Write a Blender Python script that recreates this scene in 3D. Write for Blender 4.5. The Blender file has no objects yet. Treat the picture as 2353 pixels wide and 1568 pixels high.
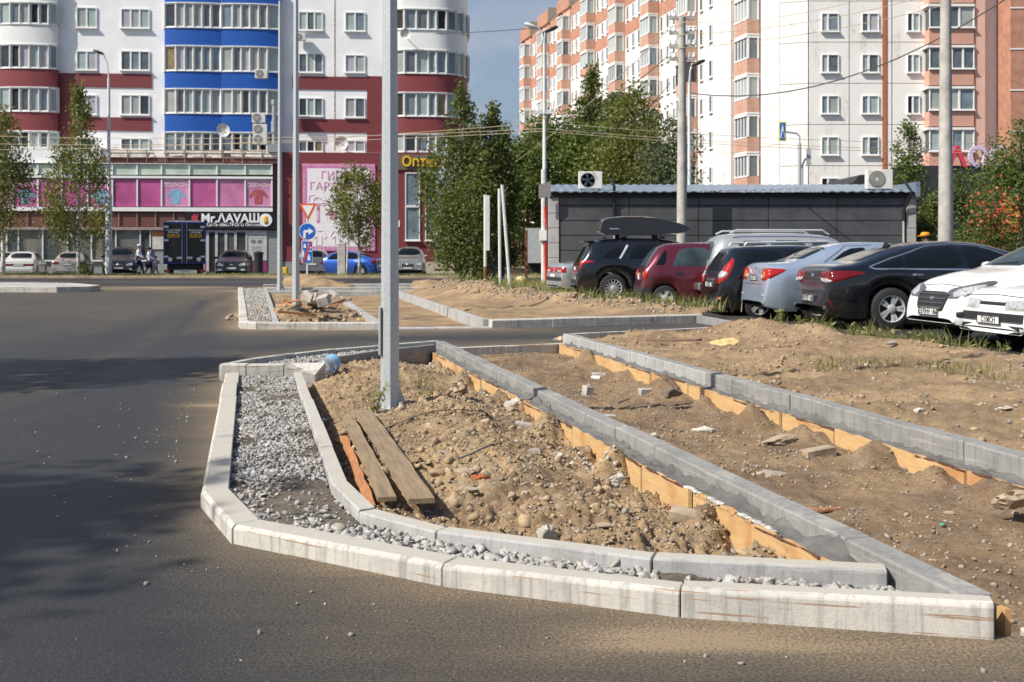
import bpy, bmesh, math, random
import numpy as np
from mathutils import Vector, Matrix, noise as mnoise
from mathutils.bvhtree import BVHTree
from mathutils.geometry import tessellate_polygon

R = math.radians
random.seed(7); RNG = np.random.default_rng(11)
SC = bpy.context.scene
COL = SC.collection

# ------------------------------------------------------------------ camera
F, CX, HY, EYE = 2600.0, 1176.5, 583.0, 1.25      # focal length and horizon in 2353-px units, eye height in metres
cam_d = bpy.data.cameras.new('camera'); cam = bpy.data.objects.new('camera', cam_d); COL.objects.link(cam)
cam.location = (0, 0, EYE); cam.rotation_euler = (R(90), 0, 0)
cam_d.sensor_width = 36; cam_d.lens = F/2353*36; cam_d.shift_y = -(784-HY)/2353
cam_d.clip_start = .1; cam_d.clip_end = 3000
cam_d.dof.use_dof = True; cam_d.dof.focus_distance = 6.5; cam_d.dof.aperture_fstop = 7.1
SC.camera = cam

# ------------------------------------------------------------------ sky and sun
SUN_EL, SUN_AZ = R(45), Vector((-.88, -.475))       # the sun stands left of and a little behind the camera
w = bpy.data.worlds.new('World'); SC.world = w; w.use_nodes = True
nt = w.node_tree; nt.nodes.clear()
o_ = nt.nodes.new('ShaderNodeOutputWorld'); bg = nt.nodes.new('ShaderNodeBackground')
sky = nt.nodes.new('ShaderNodeTexSky'); sky.sky_type = 'NISHITA'; sky.sun_disc = False
sky.sun_elevation = SUN_EL; sky.sun_rotation = math.atan2(SUN_AZ.x, SUN_AZ.y); sky.dust_density = 1.5
bg.inputs[1].default_value = .105
tc = nt.nodes.new('ShaderNodeTexCoord'); mp = nt.nodes.new('ShaderNodeMapping'); mp.inputs['Scale'].default_value = (1, 1, 2.2)
n1 = nt.nodes.new('ShaderNodeTexNoise'); n1.inputs['Scale'].default_value = 5.5; n1.inputs['Detail'].default_value = 7; n1.inputs['Roughness'].default_value = .5
mp.inputs['Location'].default_value = (.12, .2, .31)
rp = nt.nodes.new('ShaderNodeValToRGB'); rp.color_ramp.elements[0].position = .5; rp.color_ramp.elements[1].position = .72
rp.color_ramp.elements[0].color = (1.95, 2.5, 3.35, 1); rp.color_ramp.elements[1].color = (3.9, 3.6, 3.9, 1)
sx = nt.nodes.new('ShaderNodeSeparateXYZ'); mr = nt.nodes.new('ShaderNodeMapRange')
mr.inputs[1].default_value = .05; mr.inputs[2].default_value = .6; mr.inputs[3].default_value = .88; mr.inputs[4].default_value = .0
mx = nt.nodes.new('ShaderNodeMix'); mx.data_type = 'RGBA'
nt.links.new(tc.outputs['Generated'], mp.inputs[0]); nt.links.new(mp.outputs[0], n1.inputs['Vector'])
nt.links.new(n1.outputs[0], rp.inputs[0]); nt.links.new(tc.outputs['Generated'], sx.inputs[0])
nt.links.new(sx.outputs[2], mr.inputs[0]); nt.links.new(mr.outputs[0], mx.inputs[0])
nt.links.new(sky.outputs[0], mx.inputs[6]); nt.links.new(rp.outputs[0], mx.inputs[7])
nt.links.new(mx.outputs[2], bg.inputs[0]); nt.links.new(bg.outputs[0], o_.inputs[0])
sun_d = bpy.data.lights.new('sun', 'SUN'); sun = bpy.data.objects.new('sun', sun_d); COL.objects.link(sun)
sun_d.energy = 4.8; sun_d.angle = R(.53); sun_d.color = (1, .94, .84)
to_sun = Vector((SUN_AZ.x*math.cos(SUN_EL), SUN_AZ.y*math.cos(SUN_EL), math.sin(SUN_EL)))
sun.rotation_euler = to_sun.to_track_quat('Z', 'Y').to_euler(); sun.location = to_sun*60
SC.view_settings.view_transform = 'Standard'; SC.view_settings.look = 'None'
SC.view_settings.exposure = .42; SC.view_settings.gamma = 1
SC.render.engine = 'CYCLES'; SC.cycles.use_denoising = True; SC.cycles.max_bounces = 6
SC.cycles.transparent_max_bounces = 8

# ------------------------------------------------------------------ helpers
def G(px, py, z=0.):
    "ground point (height z) that the survey reads at pixel px, py"
    Y = F*(EYE-z)/(py-HY); return Vector(((px-CX)*Y/F, Y, z))
def A(px, py, Y):
    return Vector(((px-CX)*Y/F, Y, EYE-(py-HY)*Y/F))

def link(o, parent=None):
    COL.objects.link(o)
    if parent is not None: o.parent = parent
    return o
def tag(o, label=None, cat=None, group=None, kind=None):
    if label: o['label'] = label
    if cat: o['category'] = cat
    if group: o['group'] = group
    if kind: o['kind'] = kind
    return o
def empty(name, loc=(0, 0, 0), rz=0., label=None, cat=None, group=None, parent=None):
    o = bpy.data.objects.new(name, None); o.empty_display_size = .1
    o.location = loc; o.rotation_euler = (0, 0, rz); link(o, parent)
    return tag(o, label, cat, group)

class MB:
    "collects faces; build() links them as one mesh object"
    def __init__(s): s.v = []; s.f = []; s.m = []
    def add(s, vs, fs, m=0, M=None):
        b = len(s.v)
        s.v += [tuple(M @ Vector(q)) for q in vs] if M is not None else [tuple(q) for q in vs]
        s.f += [tuple(b+i for i in f) for f in fs]; s.m += [m]*len(fs); return s
    def box(s, c, d, m=0, M=None, rz=0.):
        x, y, z = d[0]/2, d[1]/2, d[2]/2
        vs = [Vector((sx*x, sy*y, sz*z)) for sz in (-1, 1) for sy in (-1, 1) for sx in (-1, 1)]
        if rz: vs = [Matrix.Rotation(rz, 3, 'Z') @ q for q in vs]
        vs = [q+Vector(c) for q in vs]
        return s.add(vs, [(0, 2, 3, 1), (4, 5, 7, 6), (0, 1, 5, 4), (2, 6, 7, 3), (0, 4, 6, 2), (1, 3, 7, 5)], m, M)
    def bx(s, a, b, m=0, M=None):
        return s.box([(a[i]+b[i])/2 for i in range(3)], [abs(b[i]-a[i]) for i in range(3)], m, M)
    def tube(s, pts, rad, n=8, m=0, caps=True, M=None):
        pts = [Vector(q) for q in pts]; k = len(pts)
        if not hasattr(rad, '__len__'): rad = [rad]*k
        vs = []; fs = []; up = None
        for i, p in enumerate(pts):
            t = (pts[min(i+1, k-1)]-pts[max(i-1, 0)]).normalized()
            if up is None: up = t.orthogonal().normalized()
            up = (up-t*up.dot(t)); up = up.normalized() if up.length > 1e-6 else t.orthogonal().normalized()
            sd = t.cross(up)
            for j in range(n):
                a = 2*math.pi*(j+.5)/n; vs.append(p+(up*math.cos(a)+sd*math.sin(a))*rad[i])
        for i in range(k-1):
            for j in range(n):
                fs.append((i*n+j, i*n+(j+1) % n, (i+1)*n+(j+1) % n, (i+1)*n+j))
        if caps: fs.append(tuple(range(n-1, -1, -1))); fs.append(tuple((k-1)*n+j for j in range(n)))
        return s.add(vs, fs, m, M)
    def lathe(s, prof, n=24, m=0, M=None, caps=True):
        vs = [(r*math.cos(2*math.pi*j/n), r*math.sin(2*math.pi*j/n), z) for r, z in prof for j in range(n)]
        k = len(prof)
        fs = [(i*n+j, i*n+(j+1) % n, (i+1)*n+(j+1) % n, (i+1)*n+j) for i in range(k-1) for j in range(n)]
        if caps: fs.append(tuple(range(n-1, -1, -1))); fs.append(tuple((k-1)*n+j for j in range(n)))
        return s.add(vs, fs, m, M)
    def prism(s, poly, y0, y1, m=0, M=None):
        "polygon in x,z swept along y"
        n = len(poly)
        vs = [(x, y0, z) for x, z in poly]+[(x, y1, z) for x, z in poly]
        fs = [(i, (i+1) % n, n+(i+1) % n, n+i) for i in range(n)]+[tuple(range(n-1, -1, -1)), tuple(range(n, 2*n))]
        return s.add(vs, fs, m, M)
    def mesh(s, name, mats, smooth=False, angle=None, bevel=None):
        me = bpy.data.meshes.new(name); me.from_pydata(s.v, [], s.f)
        mats = mats if isinstance(mats, (list, tuple)) else [mats]
        for q in mats: me.materials.append(q)
        me.polygons.foreach_set('material_index', s.m)
        bm = bmesh.new(); bm.from_mesh(me)
        bmesh.ops.recalc_face_normals(bm, faces=bm.faces)
        if bevel: bmesh.ops.bevel(bm, geom=[e for e in bm.edges if len(e.link_faces) == 2 and e.calc_face_angle(0) > R(40)], offset=bevel, segments=1, affect='EDGES')
        bm.to_mesh(me); bm.free()
        if smooth:
            me.polygons.foreach_set('use_smooth', [True]*len(me.polygons))
            if angle: me.set_sharp_from_angle(angle=R(angle))
        return me
    def build(s, name, mats, parent=None, smooth=False, angle=None, bevel=None, loc=None, rz=None):
        o = bpy.data.objects.new(name, s.mesh(name, mats, smooth, angle, bevel)); link(o, parent)
        if loc is not None: o.location = loc
        if rz is not None: o.rotation_euler = (0, 0, rz)
        return o
def inst(name, me, parent=None, loc=(0, 0, 0), rot=(0, 0, 0), scale=(1, 1, 1)):
    o = bpy.data.objects.new(name, me); link(o, parent); o.location = loc; o.rotation_euler = rot; o.scale = scale; return o
def copy_tree(o, parent=None):
    c = o.copy(); COL.objects.link(c); c.parent = parent
    for ch in o.children: copy_tree(ch, c)
    return c
def np_mesh(name, V, Fq, mat, smooth=False):
    "V (n,3), Fq (m,k) numpy arrays"
    me = bpy.data.meshes.new(name); k = Fq.shape[1]
    me.vertices.add(len(V)); me.vertices.foreach_set('co', np.ascontiguousarray(V, dtype=np.float32).ravel())
    me.loops.add(Fq.size); me.loops.foreach_set('vertex_index', np.ascontiguousarray(Fq, dtype=np.int32).ravel())
    me.polygons.add(len(Fq)); me.polygons.foreach_set('loop_start', np.arange(0, Fq.size, k, dtype=np.int32))
    me.update(calc_edges=True)
    for q in (mat if isinstance(mat, (list, tuple)) else [mat]): me.materials.append(q)
    if smooth: me.polygons.foreach_set('use_smooth', np.ones(len(Fq), dtype=bool))
    return me

# value noise on numpy arrays
_P = RNG.random((256, 256))
def vnoise(x, y):
    xi = np.floor(x).astype(int); yi = np.floor(y).astype(int); fx = x-xi; fy = y-yi
    fx = fx*fx*(3-2*fx); fy = fy*fy*(3-2*fy); a = xi & 255; b = yi & 255; a1 = (a+1) & 255; b1 = (b+1) & 255
    return (_P[a, b]*(1-fx)+_P[a1, b]*fx)*(1-fy)+(_P[a, b1]*(1-fx)+_P[a1, b1]*fx)*fy-.5
def fbm(x, y, oct=5, lac=2.05, gain=.5):
    r = 0; a = 1; 
    for i in range(oct):
        r = r+a*vnoise(x+17.3*i, y-9.1*i); x = x*lac; y = y*lac; a *= gain
    return r
def ridged(x, y, oct=4):
    r = 0; a = 1
    for i in range(oct):
        r = r+a*(.5-np.abs(vnoise(x+31.7*i, y+7.7*i))*2); x = x*2.1; y = y*2.1; a *= .5
    return r

# ------------------------------------------------------------------ materials
def nodes(name):
    m = bpy.data.materials.new(name); m.use_nodes = True
    t = m.node_tree; return m, t, t.nodes['Principled BSDF']
def NN(t, typ, **kw):
    n = t.nodes.new(typ)
    for k, v in kw.items(): setattr(n, k, v)
    return n
def noise_tex(t, vec, scale, detail=4, rough=.55, dist=0):
    n = NN(t, 'ShaderNodeTexNoise'); n.inputs['Scale'].default_value = scale; n.inputs['Detail'].default_value = detail
    n.inputs['Roughness'].default_value = rough; n.inputs['Distortion'].default_value = dist
    t.links.new(vec, n.inputs['Vector']); return n.outputs[0]
def ramp(t, fac, stops):
    r = NN(t, 'ShaderNodeValToRGB'); e = r.color_ramp.elements
    while len(e) < len(stops): e.new(.5)
    for i, (p, c) in enumerate(stops):
        e[i].position = p; c = (c, c, c) if not hasattr(c, '__len__') else c; e[i].color = (*c[:3], 1)
    t.links.new(fac, r.inputs[0]); return r.outputs[0]
def mixc(t, fac, a, b, mode='MIX'):
    m = NN(t, 'ShaderNodeMix', data_type='RGBA', blend_type=mode)
    for s_, q in ((0, fac), (6, a), (7, b)):
        if hasattr(q, 'is_output'): t.links.new(q, m.inputs[s_])
        elif s_ == 0: m.inputs[0].default_value = q
        else: m.inputs[s_].default_value = (*q[:3], 1)
    return m.outputs[2]
def math_(t, op, a, b=None):
    m = NN(t, 'ShaderNodeMath', operation=op)
    for i, q in enumerate((a, b)):
        if q is None: continue
        if hasattr(q, 'is_output'): t.links.new(q, m.inputs[i])
        else: m.inputs[i].default_value = q
    return m.outputs[0]
def coords(t, kind='Object', scale=None):
    c = NN(t, 'ShaderNodeTexCoord').outputs[kind] if kind != 'World' else NN(t, 'ShaderNodeNewGeometry').outputs['Position']
    if scale:
        mpn = NN(t, 'ShaderNodeMapping'); mpn.inputs['Scale'].default_value = scale; t.links.new(c, mpn.inputs[0]); c = mpn.outputs[0]
    return c
def bumpn(t, b, h, strength, dist=.01):
    n = NN(t, 'ShaderNodeBump'); n.inputs['Strength'].default_value = strength; n.inputs['Distance'].default_value = dist
    t.links.new(h, n.inputs['Height']); t.links.new(n.outputs[0], b.inputs['Normal'])
def M(name, col, rough=.6, metal=0., var=.12, vs=4., bump=0., bs=60., coat=0., kind='Object', sc=None, col2=None, spec=None, lo=.35, hi=.65, dist=.004, emit=None, es=1.):
    m, t, b = nodes(name)
    b.inputs['Roughness'].default_value = rough; b.inputs['Metallic'].default_value = metal
    if coat: b.inputs['Coat Weight'].default_value = coat; b.inputs['Coat Roughness'].default_value = .04
    if spec is not None: b.inputs['Specular IOR Level'].default_value = spec
    c = coords(t, kind, sc)
    if var > 0 or col2:
        c2 = col2 or tuple(q*(1-var*1.6) for q in col); c1 = col if col2 else tuple(min(1, q*(1+var*.5)) for q in col)
        f = ramp(t, noise_tex(t, c, vs, 5, .6), [(lo, 0), (hi, 1)])
        t.links.new(mixc(t, f, c1, c2), b.inputs['Base Color'])
    else: b.inputs['Base Color'].default_value = (*col, 1)
    if bump: bumpn(t, b, noise_tex(t, c, bs, 4, .6), bump, dist)
    if emit: b.inputs['Emission Color'].default_value = (*emit, 1); b.inputs['Emission Strength'].default_value = es
    return m
def text(name, s, size, parent, loc, rot, mat, ext=.002, align='LEFT', bold=0., sx=1., shear=0.):
    c = bpy.data.curves.new(name, 'FONT'); c.body = s; c.size = size; c.extrude = ext; c.align_x = align; c.offset = bold; c.shear = shear
    c.materials.append(mat); c.resolution_u = 2
    o = bpy.data.objects.new(name, c); link(o, parent); o.location = loc; o.rotation_euler = rot; o.scale = (sx, 1, 1); return o
FRONT = (R(90), 0, 0)      # text facing -y
def pip(x, y, poly):
    "points in polygon, numpy"
    ins = np.zeros(x.shape, bool); n = len(poly)
    for i in range(n):
        x1, y1 = poly[i]; x2, y2 = poly[(i+1) % n]
        c = ((y1 > y) != (y2 > y)) & (x < (x2-x1)*(y-y1)/((y2-y1)+1e-12)+x1); ins ^= c
    return ins
def sheet(name, loops, z, mat, kind='structure', parent=None):
    "flat polygon with holes"
    ls = [[Vector((p[0], p[1], 0)) for p in l] for l in loops]; tri = tessellate_polygon(ls)
    mb = MB(); flat = [q for l in ls for q in l]
    mb.add([(q.x, q.y, z) for q in flat], tri); o = mb.build(name, mat, parent)
    if kind: o['kind'] = kind
    if o.data.polygons[0].normal.z < 0: o.data.flip_normals()
    return o
# ------------------------------------------------------------------ ground materials
def mat_asphalt():
    m, t, b = nodes('asphalt'); P = coords(t, 'World')
    at = NN(t, 'ShaderNodeAttribute', attribute_name='dust').outputs['Fac']
    fine = noise_tex(t, P, 85, 4, .75); med = noise_tex(t, P, 30, 4, .65); big = noise_tex(t, P, 1.1, 5, .62)
    streak = noise_tex(t, coords(t, 'World', (1.2, 7, 1)), 1.0, 5, .65)
    d = math_(t, 'ADD', at, math_(t, 'MULTIPLY', math_(t, 'SUBTRACT', big, .5), .45))
    d = math_(t, 'ADD', d, math_(t, 'MULTIPLY', math_(t, 'SUBTRACT', streak, .5), .38))
    d = math_(t, 'ADD', d, math_(t, 'MULTIPLY', math_(t, 'SUBTRACT', fine, .5), 2.1))
    col = ramp(t, d, [(.0, (.024, .0245, .027)), (.26, (.044, .041, .037)), (.52, (.082, .067, .049)), (.85, (.16, .122, .08)), (1.0, (.27, .20, .125))])
    sp = ramp(t, noise_tex(t, P, 110, 2, .5), [(.62, 0), (.72, 1)])
    col = mixc(t, math_(t, 'MULTIPLY', sp, .28), col, (.34, .31, .27))
    dk = ramp(t, fine, [(.3, 1), (.46, 0)])
    col = mixc(t, math_(t, 'MULTIPLY', dk, .5), col, (.014, .014, .015))
    t.links.new(col, b.inputs['Base Color'])
    t.links.new(ramp(t, d, [(0, .52), (.5, .85)]), b.inputs['Roughness'])
    b.inputs['Specular IOR Level'].default_value = .35
    bumpn(t, b, math_(t, 'ADD', fine, math_(t, 'MULTIPLY', med, .5)), .6, .009); return m
def mat_dirt(name, tan, dark, grey, sandy=.5, bs=1.):
    m, t, b = nodes(name); P = coords(t, 'World')
    big = noise_tex(t, P, 1.3, 6, .62, .4); med = noise_tex(t, P, 7, 6, .65); fine = noise_tex(t, P, 60, 5, .7); vf = noise_tex(t, P, 240, 3, .6)
    c = mixc(t, ramp(t, big, [(.40, 0), (.58, 1)]), tan, dark)
    c = mixc(t, ramp(t, med, [(.5, 0), (.68, 1)]), c, grey)
    c = mixc(t, math_(t, 'MULTIPLY', ramp(t, fine, [(.36, 1), (.5, 0)]), .7), c, tuple(q*.45 for q in dark))
    c = mixc(t, math_(t, 'MULTIPLY', ramp(t, vf, [(.62, 0), (.75, 1)]), .35), c, (.42, .37, .30))
    t.links.new(c, b.inputs['Base Color']); b.inputs['Roughness'].default_value = .95; b.inputs['Specular IOR Level'].default_value = .15
    h = math_(t, 'ADD', math_(t, 'MULTIPLY', med, .8), math_(t, 'ADD', math_(t, 'MULTIPLY', fine, .5), math_(t, 'MULTIPLY', vf, .25)))
    bumpn(t, b, h, .8*bs, .02); return m
def mat_stone(name, cols, rough=.85):
    m, t, b = nodes(name); g = NN(t, 'ShaderNodeNewGeometry').outputs['Random Per Island']
    n = len(cols); c = ramp(t, g, [(i/max(1, n-1), q) for i, q in enumerate(cols)])
    P = coords(t, 'World'); s = noise_tex(t, P, 90, 4, .6)
    c = mixc(t, math_(t, 'MULTIPLY', ramp(t, s, [(.35, 1), (.6, 0)]), .45), c, tuple(q*.4 for q in cols[0]))
    t.links.new(c, b.inputs['Base Color']); b.inputs['Roughness'].default_value = rough; bumpn(t, b, s, .5, .004); return m
def mat_concrete(name, col, stain, grey, amount=.5, streak=True, bump=.35):
    "cast kerb concrete with rust lines, mortar smears and dirty runs"
    m, t, b = nodes(name); P = coords(t, 'World')
    big = noise_tex(t, P, 3.2, 6, .65); fine = noise_tex(t, P, 130, 4, .7); vf = noise_tex(t, P, 45, 3, .6)
    c = mixc(t, ramp(t, big, [(.42, 0), (.68, 1)]), col, grey)
    if streak:
        st = noise_tex(t, coords(t, 'World', (16, 16, 1.2)), 1.6, 5, .7)
        c = mixc(t, math_(t, 'MULTIPLY', ramp(t, st, [(.5, 0), (.66, 1)]), .6*amount), c, tuple(q*.42 for q in grey))
        hl = noise_tex(t, coords(t, 'World', (1.6, 1.6, 46)), 1.3, 4, .6)
        c = mixc(t, math_(t, 'MULTIPLY', ramp(t, hl, [(.60, 0), (.625, 1)]), amount*.8), c, stain)
    c = mixc(t, math_(t, 'MULTIPLY', ramp(t, fine, [(.32, 1), (.46, 0)]), .35), c, tuple(q*.5 for q in grey))
    sm = noise_tex(t, P, 9, 5, .7)
    c = mixc(t, math_(t, 'MULTIPLY', ramp(t, sm, [(.63, 0), (.68, 1)]), .6*amount), c, (.36, .29, .21))
    t.links.new(c, b.inputs['Base Color']); b.inputs['Roughness'].default_value = .9; b.inputs['Specular IOR Level'].default_value = .2
    bumpn(t, b, math_(t, 'ADD', fine, vf), bump, .004); return m

ASPH = mat_asphalt()
DIRT1 = mat_dirt('dirt_loose', (.43, .305, .175), (.225, .155, .095), (.32, .25, .18))
DIRT2 = mat_dirt('dirt_packed', (.27, .187, .112), (.165, .113, .072), (.23, .178, .127), bs=.7)
DIRT3 = mat_dirt('dirt_sandy', (.385, .27, .155), (.235, .163, .10), (.29, .22, .155))
GRAVEL = mat_stone('gravel', [(.31, .305, .29), (.42, .415, .40), (.27, .27, .27), (.46, .42, .36), (.36, .36, .355), (.5, .485, .455), (.19, .185, .175), (.39, .34, .28), (.35, .35, .345)])
CLOD = mat_stone('clods', [(.38, .275, .165), (.30, .215, .13), (.45, .33, .20), (.36, .29, .215), (.25, .178, .115), (.45, .37, .265)], .95)
PEBBLE = mat_stone('pebbles', [(.28, .235, .18), (.23, .215, .20), (.35, .30, .235), (.19, .185, .185), (.40, .36, .31), (.27, .20, .14)])
GSOIL = mat_dirt('gravel_soil', (.16, .13, .10), (.10, .082, .066), (.2, .175, .15))
WHITE_C = mat_concrete('kerb_whitewashed', (.53, .505, .455), (.28, .16, .085), (.38, .37, .345), .95)
GREY_C = mat_concrete('kerb_grey', (.27, .265, .255), (.40, .37, .33), (.19, .19, .185), .6)
PALE_C = mat_concrete('kerb_pale', (.40, .40, .395), (.5, .47, .43), (.27, .27, .265), .6)
TOPC = mat_concrete('kerb_top', (.42, .395, .35), (.38, .3, .2), (.40, .37, .32), .4, streak=False)
MORTAR = mat_concrete('mortar', (.15, .146, .14), (.2, .18, .15), (.095, .092, .088), .2, streak=False, bump=1.)
def mat_ply():
    m, t, b = nodes('plywood'); P = coords(t, 'World')
    gr = noise_tex(t, coords(t, 'World', (3, 3, 40)), 1.2, 5, .65, 1.2); big = noise_tex(t, P, 2.2, 4, .6)
    c = mixc(t, ramp(t, gr, [(.35, 0), (.65, 1)]), (.56, .38, .18), (.46, .28, .12))
    c = mixc(t, ramp(t, big, [(.52, 0), (.64, 1)]), c, (.42, .22, .09))
    c = mixc(t, math_(t, 'MULTIPLY', ramp(t, noise_tex(t, P, 18, 5, .7), [(.6, 0), (.7, 1)]), .5), c, (.2, .13, .07))
    t.links.new(c, b.inputs['Base Color']); b.inputs['Roughness'].default_value = .8; bumpn(t, b, gr, .3, .003); return m
PLY = mat_ply()
BARK = M('bark_edge', (.11, .05, .032), .95, var=.4, vs=40, bump=.8, bs=90)
PLANK = M('weathered_plank', (.30, .215, .125), .85, col2=(.175, .13, .085), vs=3, sc=(1, 14, 14), bump=.5, bs=12)
PLANK_FRESH = M('fresh_plank', (.50, .235, .09), .85, col2=(.33, .13, .055), vs=8, sc=(1, 10, 10), bump=.4, bs=20)

# ------------------------------------------------------------------ survey lines of the kerbs (outer face, top height)
WK = [(-2.80, 11.02, .092), (-1.534, 5.584, .087), (-1.206, 4.873, .085), (-.264, 4.248, .087), (.577, 3.883, .102), (1.56, 3.655, .120)]
WKW = [.135, .132, .13, .115, .085, .072]
K0 = [(-2.13, 11.02, .10), (-.905, 5.674, .10), (-.69, 5.07, .10), (-.318, 4.70, .10), (.53, 4.28, .10), (1.365, 4.115, .10)]
K1 = [(-.98, 14.50, .13), (.18, 9.50, .122), (1.495, 3.745, .122)]
K2 = [(.70, 15.42, .16), (2.77, 6.10, .15), (3.365, 3.40, .15)]
WA = [(-2.93, 11.30, .15), (-2.86, 12.0, .13), (-2.55, 12.83, .12), (-2.17, 13.48, .12), (-1.64, 14.06, .12), (-1.01, 14.62, .13)]
WAI = [(-2.11, 12.3, .11), (-1.70, 13.22, .11), (-1.02, 14.22, .11)]
WB = [(-.90, 14.62, .035), (.66, 15.42, .035)]
WC = [(.70, 15.60, .15), (3.85, 17.55, .15)]
FW = [(-9.2, 38.0, .12), (-4.66, 19.3, .12), (-4.50, 18.80, .12), (-4.2, 18.62, .12), (-2.13, 18.56, .12)]
FWB = [(-2.13, 18.56, .03), (-.33, 18.80, .03)]
FWC = [(-.33, 18.80, .15), (3.45, 20.5, .15)]
FWD = [(3.46, 20.42, .13), (4.05, 17.75, .10)]
F0 = [(-8.0, 37.0, .12), (-3.88, 18.9, .11)]
F1 = [(-5.6, 35.2, .13), (-2.15, 18.8, .12)]
F2 = [(-3.5, 34.5, .14), (-.38, 19.0, .15)]
FX1 = [(-8.2, 37.6, .13), (2.0, 37.9, .13)]
FX2 = [(-7.4, 34.3, .12), (-1.0, 34.8, .12)]
FX3 = [(-8.9, 40.6, .14), (-6, 41.6, .14), (4, 42.0, .14)]
NEAR_HOLE = [(-2.73, 11.05), (-1.46, 5.6), (-1.15, 4.93), (-.22, 4.32), (.6, 3.96), (1.55, 3.73), (3.4, 3.42), (9.5, 2.6), (9.5, 6), (7.0, 10.4), (5.35, 14.6), (4.1, 17.5),
             (3.75, 17.4), (.72, 15.5), (-1.0, 14.55), (-1.6, 14.0), (-2.12, 13.43), (-2.48, 12.8), (-2.79, 12.0), (-2.86, 11.3)]
FAR_HOLE = [(-9.12, 38.0), (-4.58, 19.35), (-4.43, 18.9), (-4.17, 18.7), (-2.13, 18.64), (-.33, 18.88), (3.38, 20.5), (3.9, 21.6), (2.9, 26), (2.0, 31), (1.4, 36.), (1.6, 41.5), (-5.9, 41.4), (-8.8, 40.5)]

# ------------------------------------------------------------------ asphalt
def dist_poly(X, Y, line):
    d = np.full(X.shape, 1e9)
    for a, b in zip(line[:-1], line[1:]):
        ax, ay, bx_, by = a[0], a[1], b[0], b[1]; L = (bx_-ax)**2+(by-ay)**2+1e-9
        t = np.clip(((X-ax)*(bx_-ax)+(Y-ay)*(by-ay))/L, 0, 1)
        d = np.minimum(d, np.hypot(X-ax-t*(bx_-ax), Y-ay-t*(by-ay)))
    return d
def grid_mesh(name, x0, x1, y0, y1, st, keep, zf, mat, smooth=True, attr=None):
    nx = int(round((x1-x0)/st))+1; ny = int(round((y1-y0)/st))+1
    X, Y = np.meshgrid(np.linspace(x0, x1, nx), np.linspace(y0, y1, ny))
    Z = zf(X, Y); I = np.arange(nx*ny).reshape(ny, nx)
    q = np.stack([I[:-1, :-1], I[:-1, 1:], I[1:, 1:], I[1:, :-1]], -1).reshape(-1, 4)
    xc = (X[:-1, :-1]+X[1:, 1:])/2; yc = (Y[:-1, :-1]+Y[1:, 1:])/2
    q = q[keep(xc, yc).ravel()]; used = np.unique(q); remap = np.zeros(nx*ny, int); remap[used] = np.arange(len(used))
    V = np.stack([X.ravel(), Y.ravel(), Z.ravel()], -1)[used]
    me = np_mesh(name, V, remap[q], mat, smooth)
    if attr:
        at = me.attributes.new(attr[0], 'FLOAT', 'POINT'); at.data.foreach_set('value', np.ascontiguousarray(attr[1](V[:, 0], V[:, 1]), dtype=np.float32))
    o = bpy.data.objects.new(name, me); link(o); return o
def gl(pts): return [tuple(G(*p)[:2]) for p in pts]
TRACKS = [(gl([(545, 672), (430, 715), (330, 760), (150, 800), (0, 825)]), .55), (gl([(560, 690), (480, 735), (460, 790), (430, 835), (300, 850)]), .30),
          (gl([(420, 845), (330, 905), (200, 975), (0, 1060)]), .42), (gl([(330, 860), (290, 960), (220, 1120), (60, 1500)]), .55),
          (gl([(470, 690), (380, 790), (200, 900), (0, 960)]), .12), (gl([(600, 800), (800, 778), (1290, 775)]), .4), (gl([(100, 1000), (60, 1200), (0, 1568)]), .8)]
def dust(X, Y):
    k = np.minimum.reduce([dist_poly(X, Y, l) for l in (WK, WA, FW, WB, WC, FWB)])
    d = .13+.50*np.exp(-(k/1.25)**1.5)+.14*np.exp(-(k/.2)**2)
    d = d+.10*fbm(X*.9, Y*.35, 4)+.22*np.clip((Y-11)/14, 0, 1)
    for l, wd in TRACKS:
        q = np.array(dist_poly(X, Y, l)); d = d-.26*np.exp(-(q/wd)**2)
    for px, py, rx, ry, a in ((1560, 1468, .36, .12, .55), (1700, 1490, .5, .06, .25), (2000, 1515, .4, .1, .2), (470, 860, .22, .12, .4), (470, 932, .3, .1, .45), (430, 660, 3.2, 3.5, .35), (300, 662, 3, 3, .3)):
        g = G(px, py); d = d+a*np.exp(-((X-g.x)/rx)**2-((Y-g.y)/ry)**2)
    return np.clip(d, 0, 1.1)
ROADBOX = (-16.0, 6.0, 2.4, 43.0)
o = grid_mesh('road', *ROADBOX, .1, lambda x, y: ~(pip(x, y, NEAR_HOLE) | pip(x, y, FAR_HOLE)), lambda x, y: 0*x, ASPH, attr=('dust', dust)); o['kind'] = 'structure'
x0, x1, y0, y1 = ROADBOX
o = sheet('road', [[(-90, -20), (70, -20), (70, 57.2), (-90, 57.2)], [(x0, y0), (x0, y1), (x1, y1), (x1, y0)]], 0, ASPH)
sheet('ground', [[(-1500, -300), (1500, -300), (1500, 2500), (-1500, 2500)]], -.45, M('earth', (.09, .085, .05), .95, col2=(.16, .13, .085), vs=.2, kind='World'))
sheet('pavement', [[(-90, 59.7), (70, 59.7), (70, 160), (-90, 160)]], -.04, M('pavement_asphalt', (.10, .095, .09), .9, col2=(.15, .135, .11), vs=.6, kind='World', bump=.3))
sheet('road_marking', [[(-40, 50.0), (-7.5, 50.0), (-7.5, 50.16), (-40, 50.16)]], .004, M('road_paint', (.55, .55, .53), .7, var=.3, vs=9, kind='World'))

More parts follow.
